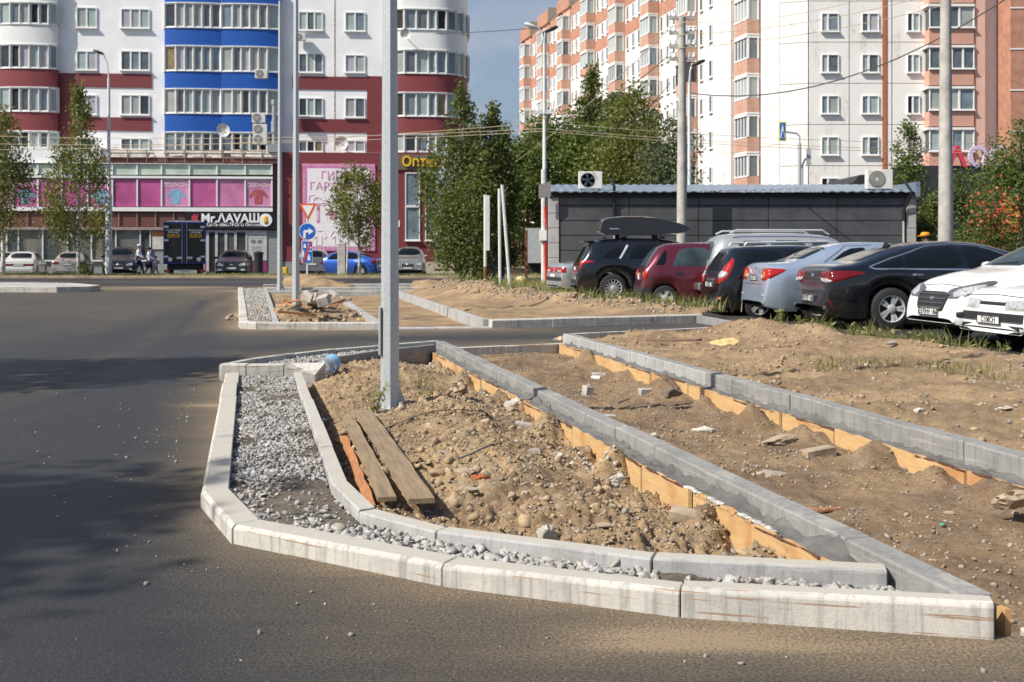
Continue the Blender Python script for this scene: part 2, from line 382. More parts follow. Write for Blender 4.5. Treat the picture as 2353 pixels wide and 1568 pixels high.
# ------------------------------------------------------------------ kerbs, stone by stone
def offset_line(pts, w):
    "mitred offset to the left of travel"
    P = [Vector(p[:2]) for p in pts]; out = []
    for i, p in enumerate(P):
        d0 = (P[i]-P[i-1]).normalized() if i else None; d1 = (P[i+1]-P[i]).normalized() if i < len(P)-1 else None
        d0 = d0 or d1; d1 = d1 or d0
        n0 = Vector((-d0.y, d0.x)); n1 = Vector((-d1.y, d1.x)); n = (n0+n1).normalized(); out.append(p+n*((w[i] if hasattr(w, '__len__') else w)/max(.3, n.dot(n0))))
    return out
def kerb(label, pts, w, mats, plen=1., bottom=-.12, chamfer=.014, side=1, jitter=.004, name='kerb', gap=.0045):
    """pts: outer face line with top heights; the stones lie to the left (side=1) or right (-1)"""
    th = empty(name, (*pts[0][:2], 0), 0, label, 'kerb'); base = Vector((*pts[0][:2], 0))
    offs = offset_line(pts, [q*side for q in w] if hasattr(w, '__len__') else w*side); rnd = random.Random(len(label))
    for i in range(len(pts)-1):
        a, b = Vector(pts[i]), Vector(pts[i+1]); L = (b-a).length; n = max(1, round(L/plen))
        a2, b2 = offs[i], offs[i+1]
        cuts = [0]+[min(.98, (k+rnd.uniform(-.08, .08))/n) for k in range(1, n)]+[1]
        for k in range(n):
            g = gap/L; t0 = cuts[k]+(g if k or i else 0); t1 = cuts[k+1]-(g if k < n-1 or i < len(pts)-2 else 0)
            dz = rnd.uniform(-jitter, jitter); dn = rnd.uniform(-jitter, jitter)*1.2; dz2 = dz+rnd.uniform(-jitter, jitter)*.7
            vs = []
            for t, e in ((t0, dz), (t1, dz2)):
                p = a.lerp(b, t); q = a2.lerp(b2, t); nn = (q-p.xy).normalized(); h = p.z+e
                for f, z in ((0, bottom), (0, h-chamfer*1.3), (.25, h-.003), (1, h), (.0, 0)):
                    if f == 0 and z == 0: continue
                    r = p.xy+nn*dn if f == 0 else (p.xy+nn*(chamfer+dn) if f == .25 else q+nn*dn)
                    vs.append((r.x-base.x, r.y-base.y, z))
                r = q+nn*dn; vs.append((r.x-base.x, r.y-base.y, bottom))
            fs = [(0, 1, 6, 5), (1, 2, 7, 6), (2, 3, 8, 7), (3, 4, 9, 8), (4, 0, 5, 9), (4, 3, 2, 1, 0), (5, 6, 7, 8, 9)]
            mb = MB(); mb.add(vs, fs); mb.m = [0, 0, 1, 0, 0, 0, 0]
            mb.build('kerb_stone', mats, th, bevel=.004)
    return th
WH = [WHITE_C, TOPC]; GR = [GREY_C, GREY_C]; PL = [PALE_C, PALE_C]; WW = [WHITE_C, WHITE_C]
kw = kerb('long whitewashed kerb curving round the near gravel strip', WK, WKW, WH, gap=.0025)
kerb('thin grey kerb between the near gravel strip and the dirt mound', K0, .08, [PALE_C, TOPC], chamfer=.006)
k1 = kerb('straight grey kerb between the dirt mound and the bare walkway', K1, .11, GR, plen=.75, side=1, chamfer=.006)
k2 = kerb('straight grey kerb on the far side of the bare walkway', K2, .11, [PALE_C, GREY_C], plen=.55, side=1, chamfer=.006)
for i, o in enumerate(k2.children):
    if i > 8: o.data.materials[0] = GREY_C
kerb('low curved white kerb edging the side road behind the plastic bottle', WA, .12, WW, side=-1)
kerb('short dark grey kerb parallel to the curved white one', WAI, .08, GR, side=-1, chamfer=.006)
kerb('sunken white kerb across the far end of the walkway', WB, .15, WW, side=-1)
kerb('white kerb between the side road and the sandy bed', WC, .13, WW, side=-1)
kerb('white kerb round the far island with the lumber heap', FW, .15, WW)
kerb('sunken kerb across the far walkway mouth', FWB, .15, PL)
kerb('pale kerb in front of the sand ridge beside the cars', FWC, .15, WW)
kerb('grey kerb closing the side road before the parked cars', FWD, .14, GR, side=-1)
kerb('thin kerb beside the far gravel strip', F0, .10, PL, side=-1)
kerb('left kerb of the far walkway behind the lamp pole', F1, .12, PL, side=-1, plen=.8)
kerb('right kerb of the far walkway at the foot of the sand ridge', F2, .12, PL, side=-1, plen=.8)
kerb('farthest cross kerb but one behind the lumber heap', FX1, .14, PL, plen=1.5)
kerb('cross kerb right behind the lumber heap', FX2, .12, PL, plen=1.5)
kerb('outermost cross kerb along the main road', FX3, .14, PL, plen=1.5)
# the block set across the gravel strip
th = empty('kerb', (-2.86, 11.1, 0), 0, 'whitewashed kerb block lying across the head of the gravel strip', 'kerb')
mb = MB(); mb.prism([(0, -.12), (0, .145), (.012, .16), (.25, .16), (.25, -.12)], 0, .17); mb.build('kerb_stone', WHITE_C, th, bevel=.006)
mb = MB(); mb.prism([(.256, -.12), (.256, .155), (.62, .158), (.62, -.12)], 0, .17); mb.build('kerb_stone', WHITE_C, th, bevel=.006)
mb = MB(); mb.add([(.626, 0, -.14), (.93, .0, -.14), (.93, 0, .06), (.626, 0, .155), (.626, .2, -.14), (1.0, .2, -.14), (1.0, .2, .165), (.626, .2, .16)], [(0, 1, 2, 3), (4, 7, 6, 5), (0, 4, 5, 1), (1, 5, 6, 2), (2, 6, 7, 3), (0, 3, 7, 4)]); mb.build('kerb_stone', WHITE_C, th, bevel=.005)
# flush strip continuing right of the corner
kerb('broken white kerb lying level with the road right of the corner', [(1.66, 3.62, .02), (9.4, 2.5, .02)], .12, WW)
# kerb of the main road and the raised verge
kerb('sandy kerb along the far side of the main road', [(-45, 57.2, .13), (16, 56.8, .13)], .3, [M('kerb_sandy', (.36, .28, .19), .9, var=.25, vs=1.2, kind='World')]*2, plen=3.)
sheet('verge', [[(-45, 57.45), (16, 57.05), (16, 59.8), (-45, 59.8)]], .12, M('verge_soil', (.13, .11, .07), .95, col2=(.17, .14, .09), vs=1, kind='World'))
# paved traffic island on the far left
LI = [(-24, 37.2, .19), (-14.6, 36.3, .19), (-13.75, 36.9, .19), (-13.9, 38.2, .19), (-16, 41.0, .19), (-26, 43.5, .19)]
kerb('white kerb round the traffic island nose on the left', LI, .18, WW, plen=1.2)
sheet('island_paving', [[(p[0]-.1, p[1]+.1) if p[1] < 38 else (p[0]-.1, p[1]-.15) for p in LI]], .165, PALE_C)

# ------------------------------------------------------------------ dirt
def bump2(X, Y, x, y, rx, ry, h, rot=0.):
    c, s = math.cos(rot), math.sin(rot); u = (X-x)*c+(Y-y)*s; v = -(X-x)*s+(Y-y)*c
    return h*np.exp(-(u/rx)**2-(v/ry)**2)
def lineX(Y, L): return np.interp(Y, [L[-1][1], L[0][1]], [L[-1][0], L[0][0]])
def z_bed1(X, Y):
    k1x = lineX(Y, K1); e = np.clip((k1x-.24-X)/.6, -.3, 1)         # distance left of the formwork
    z = -.145+.135*e
    z = z+bump2(X, Y, -.30, 8.6, .65, 1.0, .13)+bump2(X, Y, -.25, 6.7, .6, .7, .07)+bump2(X, Y, .45, 5.2, .4, .45, .09)
    z = z+bump2(X, Y, -1.0, 11.6, .55, .8, .12)+bump2(X, Y, -.15, 10.1, .3, .25, .1)+bump2(X, Y, .12, 9.3, .12, .12, .10)+bump2(X, Y, .25, 7.1, .3, .25, .05)
    z = z-bump2(X, Y, -.62, 5.75, .55, .3, .05)-bump2(X, Y, -1.5, 9.0, .35, 1.6, .06)-bump2(X, Y, -.2, 5.35, .35, .22, .05)
    for i, y in enumerate((13.35, 12.4, 11.5, 10.55, 9.75, 9.0, 8.15, 7.35, 6.75, 6.1, 5.4, 4.75)):
        z = z+bump2(X, Y, float(lineX(np.array(y), K1))-.19-.02*(i % 2), y, .13, .13+.05*((i*7) % 4), (.16, .07, .13, .10, .16, .05, .15, .09, .16, .06, .14, .12)[i])*(1+1.1*fbm(X*6+i, Y*6, 3))
    d0 = dist_poly(X, Y, [(p[0]+.10, p[1]+.02) for p in K0]); fr = np.clip((6.2-Y)/1., 0, 1)
    z = z+(.05-z)*np.exp(-(d0/.16)**2)*fr - .11*np.exp(-(d0/.10)**2)*(1-fr)
    rough = ridged(X*5, Y*5, 4)*.022+fbm(X*11+3, Y*11, 4)*.040+np.clip(fbm(X*24, Y*24, 3), 0, 1)*.06+ridged(X*34, Y*34+3, 2)*.008+vnoise(X*46, Y*46)*.018
    lump = np.clip(vnoise(X*15+9, Y*15)+.1, 0, 1)**.6*.022*np.clip(.5+fbm(X*2, Y*2+5, 3)*2, 0, 1)
    z = z+rough*np.clip(.75+fbm(X*1.6, Y*1.6, 2), .3, 1.2)+lump
    return np.where(Y < 5.3, np.minimum(z, .085+.25*np.clip(d0-.06, 0, 1)), z)
def heapsK2(X, Y):
    z = 0
    for i, y in enumerate((13.6, 12.2, 11.0, 9.9, 8.95, 8.05, 7.3, 6.55, 5.95)):
        x = float(lineX(np.array(y), K2))-.13
        z = z+bump2(X, Y, x-.05-.03*((i*5) % 3), y+.12*math.sin(i*2.7), .13+.05*((i*3) % 3), .14+.05*((i*7) % 3), (.13, .09, .14, .08, .13, .10, .14, .08, .13)[i])*(1+1.1*fbm(X*6+i, Y*6, 3))
    return z
def z_walk(X, Y):
    z = -.10+heapsK2(X, Y)+bump2(X, Y, .2, 13.9, 1.0, .8, .07)+fbm(X*1.2, Y*1.2, 3)*.035+fbm(X*7, Y*7, 5)*.022+np.clip(fbm(X*22, Y*22, 4), 0, 1)*.03+vnoise(X*55, Y*55)*.008
    z = z+bump2(X, Y, .95, 8.2, .15, 1.5, .03, .2)
    k = lineX(Y, K1)+.12
    return z+.05*np.exp(-((X-k)/.09)**2)
def z_bed3(X, Y):
    e = X-lineX(Y, K2)-.12
    edge = np.interp(Y, [2.6, 6, 10.4, 14.6, 17.5], [9.5, 9.5, 7.0, 5.35, 4.1])
    g = edge-X                                                       # distance from the parking edge
    z = .085+.0*X+.055*np.exp(-((g-1.1)/.75)**2)+.03*np.clip(e, 0, 1)
    z = z-.15*np.exp(-((g+.0)/.45)**2)
    z = z+fbm(X*1.1+4, Y*1.1, 4)*.05+fbm(X*6, Y*6+2, 5)*.035+np.clip(fbm(X*18, Y*18, 4), 0, 1)*.05+vnoise(X*38, Y*38)*.012
    z = z+bump2(X, Y, 3.6, 16.6, .8, .5, .10)+bump2(X, Y, 2.2, 15.4, .9, .4, .06)+bump2(X, Y, 4.2, 15.6, .5, .4, .13)
    d = dist_poly(X, Y, WC); fr = dist_poly(X, Y, [(3.3, 3.40), (9.6, 2.55)]); z = z-(z-.005)*np.exp(-(fr/.4)**2); return z-(.05)*np.exp(-(d/.35)**2)
BED1 = [(-2.86, 11.35), (-2.1, 11.2), (-2.08, 11.0), (-.86, 5.72), (-.66, 5.12), (-.29, 4.75), (.55, 4.33), (1.34, 4.16), (1.12, 5.0), (-1.0, 14.4), (-1.75, 13.15), (-2.15, 12.2)]
WALK = [(-.92, 14.55), (1.53, 3.9), (1.6, 3.7), (3.3, 3.40), (2.75, 6.0), (.68, 15.4)]
BED3 = [(.76, 15.45), (2.84, 6.05), (3.4, 3.4), (9.5, 2.6), (9.5, 6), (7.0, 10.4), (5.35, 14.6), (4.3, 17.6), (3.72, 17.5)]
def inp(poly): return lambda x, y: pip(x, y, poly)
mound = grid_mesh('dirt_mound', -2.9, 1.5, 4.05, 14.5, .0135, inp(BED1), z_bed1, DIRT1, smooth=False); mound['kind'] = 'structure'
walk = grid_mesh('walkway_dirt', -1.1, 3.5, 3.3, 15.5, .022, inp(WALK), z_walk, DIRT2, smooth=False); walk['kind'] = 'structure'
bed3 = grid_mesh('sandy_bed', .6, 9.6, 2.5, 17.7, .035, inp(BED3), z_bed3, DIRT3, smooth=False); bed3['kind'] = 'structure'
RIDGE = [(-1.9, 33), (-.6, 28.5), (.9, 25), (2.2, 22.6), (3.3, 21.3)]
def z_far(X, Y):
    d = dist_poly(X, Y, RIDGE); e = X-lineX(Y, F2)
    z = .0+.03*fbm(X*.8, Y*.8, 4)+fbm(X*4, Y*4, 4)*.05+np.clip(fbm(X*11, Y*11, 3), 0, 1)*.06
    z = z+(np.interp(X, [-1, 3.3], [.36, .10])+.18*fbm(X*1.7, Y*1.7, 3))*np.exp(-(d/.75)**2)+.10*np.clip(e*2, 0, 1)
    z = z+bump2(X, Y, -4.2, 22.3, 1.0, 1.6, .22)+bump2(X, Y, -7.3, 39.6, 1.2, .8, .5)+bump2(X, Y, -3.8, 39.6, 1.8, .6, .3)
    w_ = ((X > lineX(Y, F1)) & (X < lineX(Y, F2))); z = np.where(w_, z*.5-.05, z)
    gs = (X < lineX(Y, F0)); return np.where(gs, .06, z)
far = grid_mesh('far_dirt', -9.2, 4.0, 18.6, 41.5, .09, inp(FAR_HOLE), z_far, DIRT3); far['kind'] = 'structure'

# ------------------------------------------------------------------ scattered stones (stuff)
def ico_variants(sub, n, seed, flat=.75, rough=.28, lim0=.55, lim1=.8):
    rr = random.Random(seed); out = []
    for k in range(n):
        bm = bmesh.new(); bmesh.ops.create_icosphere(bm, subdivisions=sub, radius=1)
        o = Vector((rr.random()*50, rr.random()*50, rr.random()*50))
        for v in bm.verts:
            d = 1+rough*1.6*mnoise.noise(v.co*1.1+o)+rough*1.3*mnoise.noise(v.co*2.7+o)+(rr.uniform(-.13, .13) if sub < 3 else .12*mnoise.noise(v.co*7+o)); v.co *= d
        for p in range(7):
            ax = Vector((rr.gauss(0, 1), rr.gauss(0, 1), rr.gauss(0, .8))).normalized(); lim = rr.uniform(lim0, lim1)
            for v in bm.verts:
                h = v.co.dot(ax)
                if h > lim: v.co -= ax*(h-lim)
        for v in bm.verts:
            v.co.z *= flat
        bm.verts.index_update(); V = np.array([v.co[:] for v in bm.verts]); Fq = np.array([[v.index for v in f.verts] for f in bm.faces]); bm.free(); out.append((V, Fq))
    return out
ST20 = ico_variants(1, 14, 3); STG = ico_variants(2, 16, 21, flat=.62, rough=.34, lim0=.36, lim1=.66); ST80 = ico_variants(2, 10, 5, rough=.3); ST320 = ico_variants(3, 10, 9, rough=.32)
def scatter(name, X, Y, Z, S, mat, variants, sink=.3, elong=.35, smooth=False):
    Vs = []; Fs = []; b = 0; n = len(X); an = RNG.random((n, 3))*2*math.pi
    for i in range(n):
        V, Fq = variants[i % len(variants)]; c, s = math.cos(an[i, 0]), math.sin(an[i, 0]); tl = (an[i, 1]-math.pi)*.25; ct, st = math.cos(tl), math.sin(tl)
        k = S[i]*(1+elong*(RNG.random(3)-.5)*2)
        W_ = V*k; W_ = np.stack([W_[:, 0]*ct-W_[:, 2]*st, W_[:, 1], W_[:, 0]*st+W_[:, 2]*ct], -1)
        W_ = np.stack([W_[:, 0]*c-W_[:, 1]*s+X[i], W_[:, 0]*s+W_[:, 1]*c+Y[i], W_[:, 2]+Z[i]+S[i]*(.75-sink*1.5)], -1)
        Vs.append(W_); Fs.append(Fq+b); b += len(V)
    o = bpy.data.objects.new(name, np_mesh(name, np.concatenate(Vs), np.concatenate(Fs), mat, smooth)); link(o); o['kind'] = 'stuff'; return o
def rnd_in(poly, n, dens=None):
    xs = [p[0] for p in poly]; ys = [p[1] for p in poly]; X = np.zeros(0); Y = np.zeros(0)
    while len(X) < n:
        x = RNG.uniform(min(xs), max(xs), n*3); y = RNG.uniform(min(ys), max(ys), n*3); k = pip(x, y, poly)
        if dens is not None: k &= RNG.random(len(x)) < dens(x, y)
        X = np.concatenate([X, x[k]]); Y = np.concatenate([Y, y[k]])
    return X[:n], Y[:n]
# gravel strip between the white and the thin kerb
wi = offset_line(WK, WKW); GS = [tuple(p) for p in wi]+[(1.36, 4.10)]+[(p[0], p[1]-.0) for p in reversed(K0[:-1])]
def z_gs(X, Y): return .045+fbm(X*3, Y*3, 3)*.025-.015*np.clip((4.6-Y)*2, 0, 1)+np.clip(fbm(X*40, Y*40, 3), 0, 1)*.012
gb = grid_mesh('gravel_bed', -2.9, 1.5, 3.6, 11.2, .03, inp(GS), z_gs, GSOIL); gb['kind'] = 'structure'
gd = lambda x, y: np.clip(.6+fbm(x*2.6+7, y*1.7, 3)*2.8+1.1*(y < 4.85), .06, 1)
X, Y = rnd_in(GS, 9800, gd); S = (.005+.0125*RNG.random(len(X))**1.5)*np.where(Y < 5.0, 1.5, 1.)*(1+.6*(RNG.random(len(X)) > .93))
o = scatter('gravel', X, Y, z_gs(X, Y), S, GRAVEL, STG, .34, .5); o['label'] = 'grey crushed stone filling the strip behind the white kerb'
fs_poly = [(-2.95, 11.5), (-2.78, 12.0), (-2.48, 12.75), (-2.1, 13.38), (-1.6, 13.95), (-1.05, 14.45), (-1.06, 14.3), (-1.75, 13.3), (-2.15, 12.35)]
X, Y = rnd_in(fs_poly, 900); scatter('gravel', X, Y, 0*X+.06, RNG.uniform(.012, .026, len(X)), GRAVEL, ST20, .25)['label'] = 'crushed stone between the curved white and dark grey kerbs'
fs2 = [(-8.9, 37.4), (-4.5, 19.2), (-4.35, 18.8), (-3.95, 18.8), (-8.05, 37.2)]
X, Y = rnd_in(fs2, 2600); scatter('gravel', X, Y, 0*X+.075, RNG.uniform(.014, .035, len(X)), GRAVEL, ST20, .25)['label'] = 'crushed stone strip on the far island'
# clods and stones on the mound
X, Y = rnd_in(BED1, 4200, lambda x, y: np.clip(.45+fbm(x*1.8, y*1.8, 3)*1.6+.3*(y < 7), .05, 1)); S = .005+.022*RNG.random(len(X))**3.2
k = S < .02
scatter('clods', X[k], Y[k], z_bed1(X[k], Y[k]), S[k], CLOD, ST20, .35)['label'] = 'small clods of earth on the dirt mound'
X2, Y2 = rnd_in(BED1, 460, lambda x, y: np.clip(.3+fbm(x*1.5+3, y*1.5, 3)*1.6, .05, 1)*(y < 10)); S2 = .014+.026*RNG.random(len(X2))**2
scatter('clods', X2, Y2, z_bed1(X2, Y2), S2, CLOD, ST80, .4)['label'] = 'lumps of broken earth on the dirt mound'
X, Y = rnd_in(BED1, 700); scatter('pebbles', X, Y, z_bed1(X, Y), .005+.016*RNG.random(len(X))**2.2, PEBBLE, ST20, .3)['label'] = 'light pebbles strewn over the dirt mound'
X, Y = rnd_in(WALK, 1100, lambda x, y: np.clip(.3+fbm(x*1.3, y*1.3+8, 3)*1.8, .04, 1)); scatter('pebbles', X, Y, z_walk(X, Y), .004+.017*RNG.random(len(X))**3, PEBBLE, ST20, .3)['label'] = 'small stones strewn over the bare walkway'
X, Y = rnd_in(BED3, 1100, lambda x, y: np.clip(.15+fbm(x*.9, y*1.6+3, 3)*2.2, .03, 1)); scatter('pebbles', X, Y, z_bed3(X, Y), .006+.02*RNG.random(len(X))**2.4, PEBBLE, ST20, .3)['label'] = 'stones lying in rows on the sandy bed'
gr = [(p[0]+d, p[1]) for p, d in zip(RIDGE, (.3,)*5)]
rp_ = [(p[0]-.6, p[1]-.3) for p in RIDGE]+[(p[0]+.6, p[1]+.3) for p in reversed(RIDGE)]
X, Y = rnd_in(rp_, 900); scatter('pebbles', X, Y, z_far(X, Y), .01+.04*RNG.random(len(X))**2.5, PEBBLE, ST20, .3)['label'] = 'grey stones in the sand ridge before the cars'
# grit on the asphalt
kb = [(-2.9, 10.5), (-1.7, 5.5), (-1.45, 4.7), (-.4, 4.0), (.6, 3.6), (2.0, 3.3), (2.4, 2.95), (-.4, 3.0), (-3.2, 4.8), (-4.2, 10)]
X, Y = rnd_in(kb, 300, lambda x, y: np.exp(-dist_poly(x, y, WK)/.22)*.9+.01); scatter('grit', X, Y, 0*X, .003+.010*RNG.random(len(X))**3, PEBBLE, ST20, .3)['label'] = 'grit and small stones on the road beside the white kerb'

X, Y = rnd_in(BED1, 8000, lambda x, y: np.clip(.5+fbm(x*2.2+5, y*2.2, 3)*2, .1, 1)*(y < 10.5)); scatter('clods', X, Y, z_bed1(X, Y), .004+.010*RNG.random(len(X))**2, CLOD, ST20, .3)['label'] = 'crumbs of loose earth all over the dirt mound'
X, Y = rnd_in(WALK, 3000, lambda x, y: np.clip(.35+fbm(x*1.6, y*1.6, 3)*2, .05, 1)); scatter('clods', X, Y, z_walk(X, Y), .004+.012*RNG.random(len(X))**3, CLOD, ST20, .3)['label'] = 'crumbs of earth on the bare walkway'
X, Y = rnd_in(BED3, 2600, lambda x, y: np.clip(.3+fbm(x*1.3, y*1.3, 3)*2, .05, 1)); scatter('clods', X, Y, z_bed3(X, Y), .007+.028*RNG.random(len(X))**3, CLOD, ST20, .3)['label'] = 'clods of earth on the sandy bed'
X, Y = rnd_in(rp_, 900); scatter('clods', X, Y, z_far(X, Y), .015+.05*RNG.random(len(X))**2.5, CLOD, ST20, .3)['label'] = 'clods of earth in the sand ridge before the cars'
X, Y = rnd_in([(-5.2, 20.2), (-3.6, 19.2), (-2.3, 19.2), (-4.2, 27), (-6, 27)], 700); scatter('clods', X, Y, z_far(X, Y), .015+.05*RNG.random(len(X))**2.5, CLOD, ST20, .3)['label'] = 'clods of earth round the lumber heap'
# ------------------------------------------------------------------ building materials
def mat_siding(name, col, per=.2, vertical=False, rough=.55):
    m, t, b = nodes(name); c = coords(t, 'Object'); s = NN(t, 'ShaderNodeSeparateXYZ'); t.links.new(c, s.inputs[0])
    f = math_(t, 'FRACT', math_(t, 'DIVIDE', s.outputs[0 if vertical else 2], per))
    ln = ramp(t, f, [(0, 1), (.06, 0), (.94, 0), (1, 1)])
    n = ramp(t, noise_tex(t, c, .8, 5, .6), [(.4, 0), (.7, 1)])
    cc = mixc(t, n, col, tuple(q*.9 for q in col)); cc = mixc(t, math_(t, 'MULTIPLY', ln, .22), cc, tuple(q*.5 for q in col))
    t.links.new(cc, b.inputs['Base Color']); b.inputs['Roughness'].default_value = rough
    bumpn(t, b, math_(t, 'SUBTRACT', 1., ln), .5, .02); return m
def mat_plaster(name, col, stain, floor=None, amt=.5):
    m, t, b = nodes(name); c = coords(t, 'World'); s = NN(t, 'ShaderNodeSeparateXYZ'); t.links.new(c, s.inputs[0])
    st = noise_tex(t, coords(t, 'World', (1, 1, .22)), .9, 6, .68); n2 = noise_tex(t, c, 3.5, 6, .7)
    f = math_(t, 'MULTIPLY', ramp(t, st, [(.52, 0), (.72, 1)]), math_(t, 'MULTIPLY', ramp(t, n2, [(.4, 0), (.6, 1)]), amt))
    cc = mixc(t, f, col, stain)
    if floor:
        fr = math_(t, 'FRACT', math_(t, 'DIVIDE', math_(t, 'SUBTRACT', s.outputs[2], floor), 2.8))
        ln = ramp(t, fr, [(0, 1), (.012, 1), (.03, 0), (.97, 0), (1, .6)]); cc = mixc(t, math_(t, 'MULTIPLY', ln, .55), cc, tuple(q*.8 for q in stain))
    t.links.new(cc, b.inputs['Base Color']); b.inputs['Roughness'].default_value = .9; bumpn(t, b, n2, .3, .02); return m
WALLW = mat_siding('white_siding', (.88, .885, .89)); REDS = mat_siding('maroon_siding', (.20, .036, .04), .25)
REDV = mat_siding('maroon_corrugated', (.215, .038, .041), .16, True); BLUEV = mat_siding('blue_corrugated', (.005, .085, .40), .16, True, .45)
WHITEV = mat_siding('white_corrugated', (.80, .80, .79), .16, True); BROWN = mat_siding('brown_panels', (.155, .062, .045), .9)
GREYW = mat_siding('grey_panels', (.27, .29, .29), .6)
FRAME = M('white_frame', (.80, .80, .79), .45, var=.04)
PANES = [M('pane_dark', (.035, .042, .05), .06, var=.25, vs=1.2, spec=.8), M('pane_slate', (.115, .14, .155), .06, var=.25, vs=1.1, spec=.8), M('pane_blue', (.18, .235, .27), .06, var=.2, vs=1.3, spec=.8),
         M('pane_blind', (.36, .39, .37), .12, var=.12, vs=.9, spec=.6), M('pane_mint', (.36, .45, .43), .1, var=.12, vs=.9, spec=.6), M('pane_lilac', (.42, .42, .46), .12, var=.1, vs=.9), M('pane_ochre', (.25, .19, .10), .12, var=.2, vs=2)]
OPEN = M('open_window_dark', (.008, .008, .009), .6, var=0)
def pane_pick(rr): return PANES[rr.choices([0, 1, 2, 3, 4, 5, 6], [1.2, 3, 4, 4, 3, 1, .3])[0]]

# ------------------------------------------------------------------ left block with maroon and blue bands
LA = math.atan(.09); LB = empty('apartment_building', (0, 72, 0), LA, 'white apartment block with maroon bands and blue corrugated balconies over a shop floor', 'building')
def BL(px, py, o=0.):
    t = (px-CX)/F; c, s = math.cos(LA), math.sin(LA); q = (t*(72-o*c)-o*s)/(c-t*s); Y = 72+q*s-o*c
    return q, EYE-(py-HY)*Y/F
def lbox(name, x0, y0, x1, y1, o0, o1, mat, parent=None, bevel=None):
    "panel given by its survey rectangle, from depth o0 to o1 in front of the facade"
    a, z1 = BL(x0, y0, o1); b, z0 = BL(x1, y1, o1)
    mb = MB(); mb.bx((a, -o0, z0), (b, -o1, z1)); return mb.build(name, mat, parent or LB, bevel=bevel)
rw = random.Random(5)
mb = MB(); xa = BL(-150, 0)[0]; xb = BL(1000, 0)[0]
mb.bx((xa, 0, -.3), (xb, 12, 22)); mb.build('wall', WALLW, LB)
for r in ((122, 168, 173, 340), (173.2, 168, 348, 202), (173.2, 269, 348, 301), (672, 175, 843, 207), (672, 273, 843, 305), (843.2, 175, 915, 350)):
    lbox('red_cladding', *r, 0, .05, REDS)
def lwindow(x0, y0, x1, y1, n, o=0., parent=None, open_=None, blind=None, thick=.07):
    a, z1 = BL(x0, y0, o); b, z0 = BL(x1, y1, o); w_ = b-a; f = .06
    mb = MB(); mb.bx((a, -o, z0), (a+f, -o-thick, z1)); mb.bx((b-f, -o, z0), (b, -o-thick, z1)); mb.bx((a+f, -o, z1-f), (b-f, -o-thick, z1)); mb.bx((a-.05, -o, z0-.06), (b+.05, -o-thick-.10, z0+.001)); mb.bx((a+f, -o, z0+.001), (b-f, -o-thick, z0+f))
    inner = (w_-2*f); pw = inner/n
    for i in range(1, n): mb.bx((a+f+pw*i-.05, -o, z0+f), (a+f+pw*i+.05, -o-thick*.8, z1-f))
    wd = mb.build('window', FRAME, parent or LB)
    for i in range(n):
        mb = MB(); mb.bx((a+f+pw*i+(.05 if i else 0), -o, z0+f), (a+f+pw*(i+1)-(.05 if i < n-1 else 0), -o-.015, z1-f)); mb.build('pane', OPEN if open_ == i else pane_pick(rw), wd)
    return wd
for y0, y1 in ((17, 65), (117, 162), (218, 264), (318, 345)): lwindow(176, y0, 223, y1, 2)
for y0, y1 in ((20, 66), (117, 163), (218, 265), (318, 345)): lwindow(278, y0, 344, y1, 3)
for y0, y1 in ((27, 71), (123, 168), (225, 268), (322, 350)): lwindow(686, y0, 742, y1, 3, open_=1 if y0 > 300 else None)
for y0, y1 in ((28, 73), (126, 168), (225, 271), (323, 350)): lwindow(793, y0, 839, y1, 2)
for y0, y1 in ((-75, -28), ): 
    for x0, x1, n in ((176, 223, 2), (278, 344, 3), (686, 742, 3), (793, 839, 2)): lwindow(x0, y0, x1, y1, n)
lbox('joint_strip', 767.5, -60, 770, 345, 0, .02, M('joint_sealant', (.55, .5, .42), .9, var=.4, vs=6))
